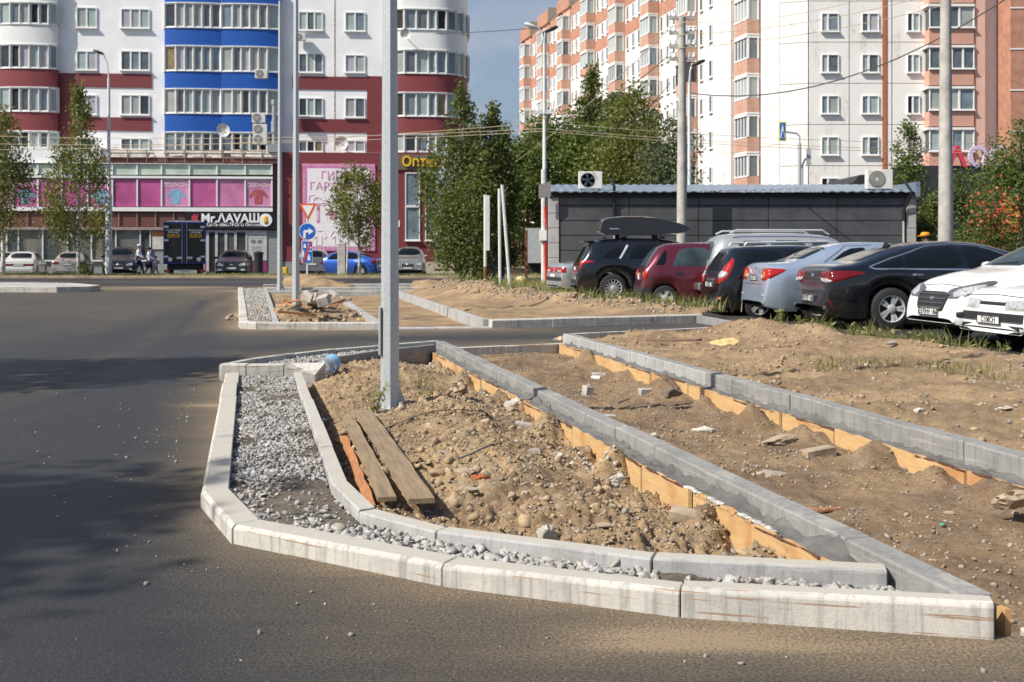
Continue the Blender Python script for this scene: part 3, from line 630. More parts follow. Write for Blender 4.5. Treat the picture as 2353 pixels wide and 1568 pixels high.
def bay(plan, bands, name='bay'):
    "projecting bay: plan polyline (s, out) swept through bands (z0, z1, material or None for glazing, panes per side)"
    n = len(plan)
    for z0, z1, mt, k in bands:
        if mt is not None:
            mb = MB(); vs = [(s, -o, z) for z in (z0, z1) for s, o in plan]
            mb.add(vs, [(i, i+1, n+i+1, n+i) for i in range(n-1)]+[tuple(range(n-1, -1, -1)), tuple(range(n, 2*n))]); mb.build('spandrel', mt, LB, smooth=True, angle=35)
            mb = MB()
            for zz in (z0-.05, z1):
                vs = [(s, -o*1.04-.03, z) for z in (zz, zz+.06) for s, o in plan]
                mb.add(vs, [(i, i+1, n+i+1, n+i) for i in range(n-1)]+[tuple(range(n-1, -1, -1)), tuple(range(n, 2*n))])
            mb.build('drip_edge', FRAME, LB)
        else:
            pl = [(s, o*.93-.02) for s, o in plan]; mb = MB(); panes = []
            for (s0, o0), (s1, o1) in zip(pl[:-1], pl[1:]):
                L = math.hypot(s1-s0, o1-o0); kk = max(1, round(L/k)) 
                for i in range(kk):
                    p = [Vector((s0+(s1-s0)*q, -(o0+(o1-o0)*q), 0)) for q in (i/kk, (i+1)/kk)]; d = (p[1]-p[0]).normalized(); nn = Vector((d.y, -d.x, 0))
                    for q in p: mb.tube([q+Vector((0, 0, z0)), q+Vector((0, 0, z1))], .115, 4)
                    mb.add([p[0]+nn*.05+Vector((0, 0, z0)), p[1]+nn*.05+Vector((0, 0, z0)), p[1]+nn*.05+Vector((0, 0, z0+.12)), p[0]+nn*.05+Vector((0, 0, z0+.12))], [(0, 1, 2, 3)])
                    mb.add([p[0]+nn*.05+Vector((0, 0, z1-.12)), p[1]+nn*.05+Vector((0, 0, z1-.12)), p[1]+nn*.05+Vector((0, 0, z1)), p[0]+nn*.05+Vector((0, 0, z1))], [(0, 1, 2, 3)])
                    a, b = p[0]+d*.07, p[1]-d*.07; panes.append((a, b))
            wd = mb.build('window', FRAME, LB)
            for a, b in panes:
                q = MB(); zt = Vector((0, 0, z1-.05)); zb = Vector((0, 0, z0+.05)); q.add([a+zb, b+zb, b+zt, a+zt], [(0, 1, 2, 3)]); q.build('pane', pane_pick(rw) if rw.random() > .06 else OPEN, wd)
def zs(y, px, o=1.): return BL(px, y, o)[1]
def mkbands(rows, px, cols, k):
    out = []
    for (y0, y1, kind) in rows: out.append((zs(y1, px), zs(y0, px), cols.get(kind), k))
    return out
pl = [(BL(x, 0, o)[0], o) for x, o in ((-4, 0), (0, .4), (24, .6), (68, .68), (112, .6), (132, .4), (135, 0))]
bay(pl, mkbands([(-110, -47, 'w'), (-47, 4, 'g'), (4, 4.1, 'x'), (54, 98, 'w'), (100, 152, 'g'), (157, 197, 'r'), (199, 255, 'g'), (256, 298, 'r'), (301, 345, 'g')][0:0]+
    [(-44, 2, 'w'), (2, 54, 'g'), (54, 99, 'w'), (99, 156, 'g'), (156, 198, 'r'), (198, 256, 'g'), (256, 299, 'r'), (299, 348, 'g')], 68, {'w': WHITEV, 'r': REDV, 'g': None}, .62))
for xs in (((378, 0), (379, .4), (405, .58), (445, .62), (485, .58), (508, .5)), ((508.3, .5), (535, .6), (575, .64), (615, .58), (643, .4), (644, 0))):
    pl = [(BL(x, 0, o)[0], o) for x, o in xs]
    bay(pl, mkbands([(-34, 4, 'b'), (4, 63, 'g'), (63, 103, 'b'), (103, 163, 'g'), (163, 202, 'b'), (202, 261, 'g'), (261, 302, 'b'), (302, 350, 'g')], 510, {'b': BLUEV, 'g': None}, .58))
pl = [(BL(x, 0, o)[0], o) for x, o in ((905, 0), (908, .55), (930, .75), (985, .75), (1003, .75))]; s1, o1 = pl[-1]; s2 = BL(1078, 0, 0)[0]
rc = s2-s1; pl += [(s1+rc*math.sin(a), o1-rc*(1-math.cos(a))*1.15) for a in [R(18*i) for i in range(1, 6)]]+[(s2, o1-rc*1.15-4)]
bay(pl, mkbands([(-34, 18, 'w'), (18, 68, 'g'), (68, 113, 'w'), (113, 169, 'g'), (169, 211, 'r'), (211, 268, 'g'), (268, 307, 'r'), (307, 350, 'g')], 980, {'w': WHITEV, 'r': REDV, 'g': None}, .75))
# shop floor on the left, standing 4 m forward
SO = 1.7
lbox('shop_wall', -150, 365, 640, 632, 0, SO-.3, BROWN); lbox('shop_wall', -150, 335, 232, 376, 0, SO, WALLW)
lbox('fascia', 232.3, 362, 640, 377, SO-.3, SO, BROWN)
# torn light awning strip on a rusty frame
rng = random.Random(3); AWN = M('awning_cloth', (.68, .62, .54), .9, var=.2, vs=3)
for i in range(18):
    a, z1 = BL(245+i*22, 345+rng.uniform(-1, 2), SO); b, z0 = BL(245+(i+1)*22, 361+rng.uniform(-2, 3), SO)
    if i not in (5, 12): mb = MB(); mb.add([(a, -SO-.1, z0), (b, -SO-.1, z0+rng.uniform(-.08, .08)), (b, -SO-.02, z1), (a, -SO-.02, z1)], [(0, 1, 2, 3)]); mb.build('awning_strip', AWN, LB)
RUST = M('rusty_frame', (.28, .2, .15), .8, var=.3, vs=8)
mb = MB()
for x in range(250, 640, 44):
    a, z0 = BL(x, 378, SO); z1 = BL(x, 344, SO)[1]; mb.tube([(a, -SO-.12, z0), (a, -SO-.12, z1)], .03, 4)
for y in (345, 362): 
    a, z = BL(245, y, SO); b = BL(638, y, SO)[0]; mb.tube([(a, -SO-.13, z), (b, -SO-.13, z)], .025, 4)
mb.build('awning_frame', RUST, LB)
MINT = M('pane_mint_shop', (.52, .62, .52), .15, var=.15, vs=.8, spec=.6); PINKS = [M('pink_film_%d' % i, c, .25, var=.16, vs=.9) for i, c in enumerate(((.60, .22, .40), (.50, .11, .29), (.62, .27, .45)))]
mull = [-32, 31, 88, 143, 202, 259, 316, 372, 436, 499, 564, 625]
mb = MB()
for y0, y1 in ((374, 378), (402, 412), (475, 487)):
    a, z1 = BL(-150, y0, SO); b, z0 = BL(627, y1, SO); mb.bx((a, -SO+.05, z0), (b, -SO-.14, z1))
for x in mull:
    a, z1 = BL(x-1.6, 378.1, SO); b, z0 = BL(x+1.6, 401.9, SO); mb.bx((a, -SO+.05, z0), (b, -SO-.10, z1)); a, z1 = BL(x-1.6, 412.1, SO); b, z0 = BL(x+1.6, 474.9, SO); mb.bx((a, -SO+.05, z0), (b, -SO-.10, z1))
shopw = mb.build('shop_window_band', FRAME, LB)
for i in range(len(mull)-1):
    lbox('pane', mull[i]+1.8, 378, mull[i+1]-1.8, 402, SO-.3, SO+.02, MINT, shopw); lbox('pink_panel', mull[i]+1.8, 412, mull[i+1]-1.8, 475, SO-.3, SO+.03, PINKS[1] if i in (1, 3, 4, 6) else PINKS[(i*2) % 3 if i != 9 else 0], shopw)
PINKT = M('print_pale_pink', (.80, .58, .66), .6, var=0); TEAL = M('print_teal', (.18, .42, .52), .6, var=.2, vs=4); RUSTP = M('print_rust_red', (.45, .09, .11), .6, var=.25, vs=4); SKYB = M('print_sky_blue', (.22, .45, .62), .6, var=.2, vs=4)
for x, l1, l2, gc in ((59, 'ДОМАШНЯЯ', 'ОДЕЖДА', TEAL), (404, 'ДЕТСКАЯ', 'ОДЕЖДА', SKYB), (594, 'ВЕРХНЯЯ', 'ОДЕЖДА', RUSTP), (231, 'МУЖСКАЯ', 'ОДЕЖДА', SKYB)):
    s, z = BL(x, 421, SO+.04); text('lettering', l1, .30, shopw, (s, -SO-.045, z), FRONT, PINKT, .003, 'CENTER', .006); s, z = BL(x, 430, SO+.04); text('lettering', l2, .30, shopw, (s, -SO-.045, z), FRONT, PINKT, .003, 'CENTER', .006)
    s, z = BL(x, 453, SO+.04); q = MB(); q.prism([(s-.22, z-.45), (s-.27, z+.15), (s-.5, z-.1), (s-.58, z+.05), (s-.3, z+.4), (s-.1, z+.45), (s+.1, z+.45), (s+.3, z+.4), (s+.58, z+.05), (s+.5, z-.1), (s+.27, z+.15), (s+.22, z-.45)], -SO-.033, -SO-.038); q.build('garment_print', gc, shopw)
lbox('fascia', -150, 488, 425, 521, SO-.3, SO, BROWN); lbox('cornice', -150, 521, 425, 529, SO-.3, SO+.12, M('cornice_stone', (.33, .25, .21), .8))
for x in range(-20, 425, 42): a, z0 = BL(x, 521, SO); z1 = BL(x, 489, SO)[1]; mb = MB(); mb.tube([(a, -SO-.06, z0), (a, -SO-.06, z1)], .035, 4); mb.build('sign_strut', RUST, LB)
# shop glazing
lbox('plinth', -150, 600, 345, 640, SO-.3, SO-.05, GREYW); lbox('plinth', 345.3, 529, 640, 640, SO-.3, SO-.1, GREYW)
GL = [M('shop_glass_a', (.06, .075, .075), .04, col2=(.16, .17, .14), vs=.5, spec=.8), M('shop_glass_b', (.03, .035, .038), .04, col2=(.1, .115, .11), vs=.6, spec=.8)]
gx = [-40, 15, 42, 98, 155, 210, 266, 322]
mb = MB()
for x in gx+[345]: a, z1 = BL(x-1.2, 529.3, SO); b, z0 = BL(x+1.2, 598, SO); mb.bx((a, -SO+.3, z0), (b, -SO-.0, z1))
a, z1 = BL(-60, 598, SO); b, z0 = BL(345, 601, SO); mb.bx((a, -SO+.3, z0), (b, -SO-.08, z1)); sf = mb.build('shopfront_frame', FRAME, LB)
for i in range(len(gx)): lbox('pane', gx[i]+1.3, 529.3, (gx+[345])[i+1]-1.3, 598, SO-.3, SO-.1, GL[i % 2], sf)
for i in range(3): lbox('curtain', 60+i*75, 532, 85+i*75, 596, SO-.099, SO-.094, M('curtain_%d' % i, (.17, .165, .125), .8, var=.2, vs=2, sc=(9, 1, .4)), sf)
lbox('notice_board', 350, 532, 378, 573, SO-.1, SO-.04, M('board_white', (.6, .56, .5), .6)); lbox('notice_header', 350.5, 532.4, 378.5, 542, SO-.039, SO-.03, M('print_orange', (.62, .2, .03), .6))
# fast-food sign
BLK = M('sign_black', (.012, .013, .017), .4, var=.2); LETW = M('letters_white', (.85, .85, .86), .5, var=0); REDP = M('letters_red', (.62, .05, .09), .5, var=0); YEL = M('letters_yellow', (.78, .47, .02), .5, var=0)
sg = lbox('sign_board', 425.3, 488, 640, 527, SO-.3, SO+.12, BLK); OS = SO+.12
def ltext(nm, st, px, py, size, o, mat, parent, align='LEFT', bold=.01, ext=.03, sx=1.):
    s, z = BL(px, py, o); return text(nm, st, size, parent, (s, -o-ext, z), FRONT, mat, ext, align, bold, sx)
ltext('lettering', '#', 441, 508, .62, OS, REDP, sg, bold=.02); ltext('lettering', 'Mr.ΛAVAШ', 462, 510.5, .72, OS, LETW, sg, bold=.02, sx=.98)
ltext('lettering', 'СЕТЬ БЫСТРОГО ПИТАНИЯ', 475, 520, .28, OS, LETW, sg, bold=.006, ext=.01, sx=.93)
s, z = BL(610.5, 506, OS); q = MB(); q.lathe([(.39, 0), (.39, .05)], 28, M=Matrix.Translation((s, -OS, z)) @ Matrix.Rotation(R(90), 4, 'X')); q.build('roundel', LETW, sg)
q = MB(); q.lathe([(.10, -.22), (.13, -.1), (.14, .2), (.11, .24)], 12, M=Matrix.Translation((s, -OS-.06, z)) @ Matrix.Rotation(R(-12), 4, 'Y') @ Matrix.Diagonal((1, .25, 1, 1))); q.build('roll_emblem', YEL, sg, smooth=True)
# entrance
DF = M('door_frame', (.52, .52, .53), .5)
mb = MB()
for x0, y0, x1, y1 in ((474, 529, 480, 624), (494, 529, 500, 624), (516, 529, 522, 624), (538, 529, 544, 624), (564, 529, 568, 624), (480.2, 529, 493.8, 533), (500.2, 529, 515.8, 535), (522.2, 529, 537.8, 535), (544.2, 529, 563.8, 533)):
    a, z1 = BL(x0, y0, SO); b, z0 = BL(x1, y1, SO); mb.bx((a, -SO+.25, z0), (b, -SO+.02, z1))
dr = mb.build('entrance_frame', DF, LB)
for i, (x0, x1, mt) in enumerate(((480, 494, OPEN), (500, 516, GL[1]), (522, 538, GL[0]), (544, 564, GL[1]))): lbox('door_leaf', x0+.2, 535.3, x1-.2, 624, SO-.3, SO-.06, mt, dr)
MAG = M('magenta_panel', (.33, .03, .17), .5); pst = lbox('poster', 568.3, 529.5, 613, 599, SO-.1, SO-.05, M('poster_white', (.55, .54, .55), .6)); lbox('magenta_panel', 568.3, 602, 613, 624, SO-.1, SO-.05, MAG); lbox('magenta_panel', 471, 602, 474, 624, SO-.1, SO-.05, MAG)
GRT = M('print_grey', (.18, .18, .19), .6, var=0)
for y, w_ in ((541, 26), (547, 30), (567, 26), (570, 22), (574, 24), (580, 16), (587, 22)): lbox('print_line', 590-w_/2, y, 590+w_/2, y+1.3, SO-.05, SO-.046, GRT, pst)
for x in (582, 597):
    s, z = BL(x, 556, SO); q = MB(); q.lathe([(.17, 0), (.17, .004)], 14, M=Matrix.Translation((s, -SO+.05, z)) @ Matrix.Rotation(R(90), 4, 'X') @ Matrix.Diagonal((1, .75, 1, 1))); q.build('glasses_print', GRT, pst)
# red volume with the advertising banner
RO = 1.4
lbox('shop_wall', 640.5, 350, 1000, 602, .06, RO, REDS); lbox('plinth', 640.5, 602.2, 965, 640, .06, RO+.03, GREYW); lbox('plinth', 965.2, 602.2, 1045, 640, .06, RO+.1, M('plinth_beige', (.5, .44, .36), .9))
bn = lbox('banner', 695, 376, 862, 577, RO, RO+.06, M('banner_pink', (.62, .20, .42), .6, var=.05)); lbox('banner_field', 706, 387, 850, 567, RO+.06, RO+.065, M('banner_white', (.86, .82, .84), .6, var=.04), bn)
PP = M('print_pink', (.60, .22, .40), .6, var=0); PL2 = M('print_pale', (.80, .55, .66), .6, var=0); BO = RO+.066
ltext('lettering', 'ГИПЕР', 778, 412, .66, BO, PP, bn, 'CENTER', .006, .003); ltext('lettering', 'ГАРДЕРОБ', 778, 437, .66, BO, PP, bn, 'CENTER', .006, .003); ltext('lettering', '1+1', 762, 512, 1.5, BO, PP, bn, 'CENTER', .02, .003)
s, z = BL(731, 512, BO); text('lettering', 'АКЦИЯ', .17, bn, (s+.05, -BO-.006, z+.15), (R(90), R(-90), 0), LETW, .003, 'LEFT', .003)
for y in (384, 575): ltext('lettering', 'ГИПЕР  ГАРДЕРОБ  ГИПЕР  ГАРДЕРОБ  ГИПЕР  ГАРДЕРОБ', 778, y, .215, RO+.06, PL2, bn, 'CENTER', .003, .003, .72)
for x, dr_ in ((702, 0), (859, 0)):
    s, z = BL(x, 565, RO+.06); text('lettering', 'ГИПЕР  ГАРДЕРОБ  ГИПЕР  ГАРДЕРОБ  ГИПЕР', .195, bn, (s, -RO-.064, z), (R(90), R(-90), 0), PL2, .003, 'LEFT', .003)
def outline(pts, px, py, sc, mat, parent, o, closed=True, wd=.02):
    s, z = BL(px, py, o); q = MB(); P = [(s+x*sc, -o-.004, z+y*sc) for x, y in pts]; q.tube(P+([P[0]] if closed else []), wd, 4); q.build('line_print', mat, parent)
TS = [(-.3, -.9), (-.3, .1), (-.6, -.2), (-.85, .1), (-.4, .75), (-.12, .65), (.12, .65), (.4, .75), (.85, .1), (.6, -.2), (.3, .1), (.3, -.9)]
outline(TS, 733, 545, .55, PL2, bn, BO); outline(TS, 775, 545, .5, PL2, bn, BO); outline([(-.9, -.2), (-.8, .4), (-.3, .5), (.2, .1), (.9, -.1), (.95, -.35), (-.9, -.35)], 729, 459, .6, PL2, bn, BO); outline([(-.9, -.2), (-.8, .4), (-.3, .5), (.2, .1), (.9, -.1), (.95, -.35), (-.9, -.35)], 738, 463, .55, PL2, bn, BO)
ob = lbox('sign_board', 872, 355, 1013, 391, RO, RO+.1, M('sign_taupe', (.15, .115, .09), .7)); ltext('lettering', 'Оптика', 923, 382, .84, RO+.1, YEL, ob, 'LEFT', .02, .05, .98)
for x0, x1 in ((931, 965), (977, 1004)): lwindow(x0, 397, x1, 553, 1, RO)
a, z = BL(948, 475, RO); lbox('transom', 934, 472, 962, 477, RO, RO+.1, FRAME)
lbox('wall_notice', 910, 507, 919, 522, RO, RO+.03, FRAME)
# dishes, air conditioners and the flue on the facade
ACW = M('ac_casing', (.66, .65, .60), .5, var=.06); ACD = M('ac_grille', (.10, .10, .10), .6, var=0); DISH = M('dish_white', (.7, .7, .69), .5)
def ac_unit(name, loc, rz, w_, h_, d_, label=None, parent=None, fans=1, dark=False):
    root = empty(name, loc, rz, label, 'air conditioner' if label else None, parent=parent)
    mb = MB(); mb.bx((-w_/2, -d_/2, 0), (w_/2, d_/2, h_)); mb.build('casing', ACW, root, bevel=.015)
    for i in range(fans):
        cz = h_*(i+.5)/fans; r = min(w_*.32, h_/fans*.42); cx = -w_*.12
        T = Matrix.Translation((cx, -d_/2, cz)) @ Matrix.Rotation(R(90), 4, 'X')
        mb = MB(); mb.lathe([(r, -.005), (r, .012), (r*.93, .012), (r*.93, .002)], 24, M=T, caps=False); mb.lathe([(r*.93, .002), (r*.9, .002)], 24, M=T)
        if dark: 
            for k in range(5): mb.add([(math.cos(2*math.pi*k/5+a)*q*r, math.sin(2*math.pi*k/5+a)*q*r, .008+zz) for a, q, zz in ((0, .2, 0), (.2, .85, 0), (.75, .85, .004), (.7, .2, .004))], [(0, 1, 2, 3)], 1, T)
            mb.lathe([(r*.2, .004), (r*.17, .02)], 12, 1, T)
        else:
            for q in (.2, .36, .52, .68, .84): mb.lathe([(r*(q-.03), .012), (r*(q+.03), .012), (r*(q+.03), .016), (r*(q-.03), .016)], 20, 1, T, caps=False)
            mb.lathe([(.16*r, .006), (.14*r, .02)], 12, 1, T)
        mb.build('fan_grille', [ACD, M('fan_blade', (.05, .06, .08), .3, var=0) if dark else ACW], root)
    fm = M('ac_feet', (.2, .2, .2), .7, var=0)
    for sx in (-1, 1): mb = MB(); mb.bx((sx*w_*.4, -d_*.3, -.05), (sx*w_*.34, d_*.3, .001)); mb.build('foot', fm, root)
    return root
for px, py, w_, h_, f_ in ((601, 181, .75, .55, 1), (595, 283, .8, .6, 1), (598, 333, .85, 1.25, 2), (691, 94, .6, .45, 1)):
    o = 1.35 if px < 640 else .35; s, z = BL(px, py, o); ac_unit('air_conditioner', (s, -o, z), 0, w_, h_, .35, parent=LB, fans=f_)
for px, py, r_, o in ((932, 78, .33, 1.2), (785, 328, .42, .5), (513, 299, .42, 1.5)):
    s, z = BL(px, py, o); T = Matrix.Translation((s, -o, z)) @ Matrix.Rotation(R(-75), 4, 'X') @ Matrix.Rotation(R(12), 4, 'Y')
    mb = MB(); mb.lathe([(.02, .09), (r_*.5, .065), (r_*.85, .02), (r_, -.02)], 24, M=T, caps=False); mb.tube([(s, -o, z), (s, 0, z-.3)], .03, 5); mb.tube([(s, -o, z-r_*.9), (s, -o-.35, z-.05)], .015, 4); mb.build('satellite_dish', DISH, LB, smooth=True, angle=40)
s, z = BL(631, 340, 1.4); mb = MB(); mb.tube([(s, -1.6, z), (s, -1.6, z+2.6)], .14, 12); mb.tube([(s, -1.6, z+.9), (s, -1.6, z+1.6)], .2, 12); mb.tube([(s, -1.6, z+2.6), (s, -1.6, z+2.9)], .19, 12); mb.bx((s-.35, -1.9, z-.3), (s+.35, -1.3, z+.2)); mb.build('flue', M('flue_steel', (.45, .47, .48), .4, .6), LB, smooth=True, angle=40)

# ------------------------------------------------------------------ right block: long receding facade and a front facing us
CR = Vector((18.4, 78, 0)); DL = Vector((-.2341, .9722, 0)); NL = Vector((-.9722, -.2341, 0)); RL = math.atan2(DL.y, DL.x)
RB = empty('apartment_building', (18.4, 78, 0), 0, 'ten-storey panel block with stained white walls and salmon balcony columns', 'building')
PLAS = mat_plaster('white_panel_wall', (.76, .74, .71), (.42, .38, .33), .35, .95); PLAS2 = mat_plaster('white_panel_front', (.80, .78, .745), (.46, .40, .34), None, .95); SALM = M('salmon_brick', (.56, .33, .245), .85, var=.14, vs=1.5); REDB = M('red_brick_band', (.46, .23, .155), .85, var=.15, vs=2)
PINKP = M('pale_pink_wall', (.66, .43, .35), .85, var=.08, vs=.6); SALC = mat_siding('salmon_corrugated', (.60, .33, .25), .2, True, .7); ROOFB = M('roof_block_beige', (.33, .27, .2), .9); JOINT = M('panel_joint', (.42, .38, .33), .95, var=.3, vs=2)
ML = Matrix(((DL.x, NL.x, 0, 0), (DL.y, NL.y, 0, 0), (0, 0, 1, 0), (0, 0, 0, 1)))      # local (along, out, up) -> building
def sY(Y): return (Y-78)/DL.y
mb = MB(); mb.bx((0, -14, -.3), (sY(149), 0, 28.9), 0, ML); mb.build('wall', PLAS, RB)
salmon = [(148.4, 144), (139.8, 135.6), (131.4, 126.9), (122.4, 118), (113.4, 109), (104.3, 100.2), (95.9, 91.8), (84.6, 80.8)]
white = [(a[1], b[0]) for a, b in zip(salmon[:-1], salmon[1:])]
rb = random.Random(8); DKF = M('brown_wood_frame', (.11, .07, .05), .7, var=.2)
def win_mesh(w_, h_, n, fm, pm, f=.07):
    mb = MB(); mb.bx((-w_/2, -.02, 0), (w_/2, .03, h_), 1); mb.bx((-w_/2, .03, 0), (-w_/2+f, .09, h_)); mb.bx((w_/2-f, .03, 0), (w_/2, .09, h_)); mb.bx((-w_/2+f, .03, h_-f), (w_/2-f, .09, h_)); mb.bx((-w_/2+f, .03, 0), (w_/2-f, .09, f)); mb.bx((-w_/2-.05, .0, -.07), (w_/2+.05, .16, -.002))
    for i in range(1, n): mb.bx((-w_/2+w_*i/n-f/2, .03, f), (-w_/2+w_*i/n+f/2, .08, h_-f))
    return mb.mesh('window', [fm, pm])
W_SM = [win_mesh(.62, 1.35, 1, FRAME, p) for p in (PANES[1], PANES[0], PANES[2])]
W_MD = [win_mesh(1.25, 1.5, 2, f, p) for f, p in ((FRAME, PANES[1]), (FRAME, PANES[2]), (DKF, PANES[0]), (FRAME, PANES[3]))]
def balc_mesh(fm, pm, k=4):
    w_, d_ = 2.1, .95; mb = MB(); mb.bx((-w_/2, 0, .0), (w_/2, d_, .12), 2); mb.bx((-w_/2, d_-.1, .12), (w_/2, d_, 1.15), 0); mb.bx((-w_/2, 0, .12), (-w_/2+.08, d_-.1, 1.15), 0); mb.bx((w_/2-.08, 0, .12), (w_/2, d_-.1, 1.15), 0)
    return mb
BALP = balc_mesh(0, 0).mesh('balcony', [SALM, SALM, PLAS2])
def glaz_mesh(fm, pm, k=4):
    w_, d_ = 2.1, .95; mb = MB(); z0, z1 = 1.15, 2.62
    mb.bx((-w_/2+.03, .02, z0), (w_/2-.03, d_-.06, z1-.02), 1)
    for i in range(k+1): x = -w_/2+.04+(w_-.08)*i/k; mb.bx((x-.045, d_-.06, z0), (x+.045, d_, z1))
    for y in (.1, d_-.1): 
        for sx in (-1, 1): mb.bx((sx*w_/2-.03, y-.05, z0), (sx*w_/2+.03, y+.05, z1))
    mb.bx((-w_/2-.03, 0, z1), (w_/2+.03, d_+.06, z1+.12)); mb.bx((-w_/2-.02, d_-.04, z0-.05), (w_/2+.02, d_+.03, z0+.05))
    return mb.mesh('balcony_glazing', [fm, pm])
GLZ = [glaz_mesh(FRAME, PANES[3]), glaz_mesh(FRAME, PANES[1]), glaz_mesh(FRAME, PANES[2], 5), glaz_mesh(DKF, PANES[0]), glaz_mesh(FRAME, PANES[4], 3)]
def lp(s, out, z): q = ML @ Vector((s, out, z)); return q
for mi, (Ya, Yb) in enumerate(salmon):
    sa, sb = sY(Yb), sY(Ya); L = sb-sa
    mb = MB(); mb.bx((sa, 0, 0), (sb, .12, 28.9), 0, ML); mb.build('salmon_column', SALM, RB)
    mb = MB(); mb.bx((sa+L*.47, .12, 0), (sa+L*.53, .2, 28.9), 0, ML); mb.build('pilaster', PINKP, RB)
    f0 = 0 if Yb < 90 else (2 if Yb < 105 else 4)
    for f in range(f0, 10):
        z = 2.8*f
        inst('window', W_MD[rb.choice([0, 0, 1, 1, 2, 3])], RB, lp(sa+L*.77, .12, z+1.1), (0, 0, RL))
        b = inst('balcony', BALP, RB, lp(sa+L*.24, .12, z+.0), (0, 0, RL)); inst('balcony_glazing', GLZ[rb.choices([0, 1, 2, 3, 4], [3, 3, 2, 1.4, 1])[0]], b)
    mb = MB(); mb.bx((sa-.1, -1, 28.9), (sb+.1, .35, 30.4), 0, ML); mb.build('roof_block', [REDB], RB)
    mb = MB(); mb.bx((sa-.35, -3.5, 28.9), (sa-.1, .3, 30.7), 0, ML); mb.build('roof_block', [ROOFB], RB)
for mi, (Ya, Yb) in enumerate(white):
    sa, sb = sY(Yb), sY(Ya); f0 = 2 if Yb < 92 else 4; n = 3 if Ya-Yb < 6 else 4
    for f in range(0 if Yb < 92 else f0, 10):
        for i in range(n): inst('window', W_SM[rb.choice([0, 0, 1, 2])], RB, lp(sa+(sb-sa)*(i+.55)/n, .0, 2.8*f+1.15), (0, 0, RL))
    if Yb > 92:
        for f in (7, 8, 9):
            mb = MB(); mb.bx((sa, 0, 2.8*f+2.62), (sb, .04, 2.8*f+3.75), 0, ML); mb.build('red_band', REDB, RB)
    else:
        mb = MB(); mb.bx((sa, 0, 0), (sa+2.3, .5, 28.9), 0, ML); mb.build('stair_shaft', PLAS, RB)
# front facing us: separate wall panels with open joints
YF = 77.2
def fbx(x0, y0, x1, y1, o0, o1, mat, name, parent=None):
    a = A(x0, y0, YF-o1); b = A(x1, y1, YF-o1); mb = MB(); mb.bx((a.x-CR.x, YF-o0-CR.y, b.z), (b.x-CR.x, YF-o1-CR.y, a.z)); return mb.build(name, mat, parent or RB)
mb = MB(); a = A(1853, 0, YF); mb.bx((a.x-CR.x, -.7, -.3), (60-CR.x, 10, 29), 0); mb.add([(0, 0, -.3), (a.x-CR.x, -.7, -.3), (a.x-CR.x, -.7, 29), (0, 0, 29), (a.x-CR.x, 8, -.3), (a.x-CR.x, 8, 29)], [(0, 1, 2, 3), (0, 3, 5, 4), (2, 5, 3)]); mb.build('wall', [JOINT], RB)
fl = [-92+94.6*i for i in range(8)]                                   # floor joints in survey rows
for x0, x1 in ((1859, 1951), (1952, 2028), (2038, 2049), (2050.5, 2132)):
    for y in fl:
        fbx(x0+.6, y+.7, x1-.6, min(y+93.9, 640), 0, .08, PLAS2, 'wall_panel')
fbx(2028.5, -92, 2037.5, 600, 0, .14, M('orange_downpipe', (.46, .15, .07), .7), 'orange_strip')
for y in fl:
    a = A(1793, y+.7, 77.9); 
    mb = MB(); z1 = A(1800, y+.7, YF).z; z0 = A(1800, y+93.9, YF).z; ax = A(1857, 0, YF).x-CR.x
    mb.add([(.05, -.12, z0), (ax-.03, -.84, z0), (ax-.03, -.84, z1), (.05, -.12, z1), (.05, .1, z0), (ax, -.6, z0), (ax, -.6, z1), (.05, .1, z1)], [(0, 1, 2, 3), (4, 7, 6, 5), (0, 4, 5, 1), (3, 2, 6, 7), (0, 3, 7, 4), (1, 5, 6, 2)]); mb.build('wall_panel', PLAS2, RB)
def fwindow(x0, y0, x1, y1, n, o=.08, split=None, op=None):
    a = A(x0, y0, YF-o); b = A(x1, y1, YF-o); a.x -= CR.x; b.x -= CR.x; y = YF-o-CR.y; f = .055; w_ = b.x-a.x; mb = MB()
    mb.bx((a.x, y, b.z), (a.x+f, y-.09, a.z)); mb.bx((b.x-f, y, b.z), (b.x, y-.09, a.z)); mb.bx((a.x+f, y, a.z-f), (b.x-f, y-.09, a.z)); mb.bx((a.x+f, y, b.z), (b.x-f, y-.09, b.z+f)); mb.bx((a.x-.06, y, b.z-.07), (b.x+.06, y-.2, b.z-.002))
    xs = [0]+[split[i] if split else (i+1)/n for i in range(n-1)]+[1]
    for q in xs[1:-1]: mb.bx((a.x+w_*q-.06, y, b.z+f), (a.x+w_*q+.06, y-.08, a.z-f))
    wd = mb.build('window', FRAME, RB)
    for i in range(n):
        q = MB(); q.bx((a.x+w_*xs[i]+(.06 if i else f), y, b.z+f), (a.x+w_*xs[i+1]-(.06 if i < n-1 else f), y-.012, a.z-f)); q.build('pane', OPEN if op == i else pane_pick(rb), wd)
for i in range(-1, 5):
    y = 31+94.6*i
    fwindow(1887, y, 1927, y+42, 2, split=[.38], op=0 if i == 4 else None); fwindow(1980, y, 2019, y+42, 2, split=[.4]); fwindow(2084, y, 2113, y+42, 2, op=0 if i == 2 else None, split=[.45])
    yb = 15+94.6*i
    fbx(2135, yb+52, 2238, yb+86, .08, 1.0, SALC, 'balcony'); fbx(2131, yb-6, 2240, yb-.5, .08, 1.1, PLAS2, 'balcony_slab'); fwindow(2135, yb, 2238, yb+49, 4 if i % 2 else 3, o=.95)
    fbx(2137, yb, 2236, yb+49, .08, .94, PANES[0], 'loggia')
    if i < 4: fwindow(2273, y+5, 2311, y+47, 2, o=-.3, split=[.4])
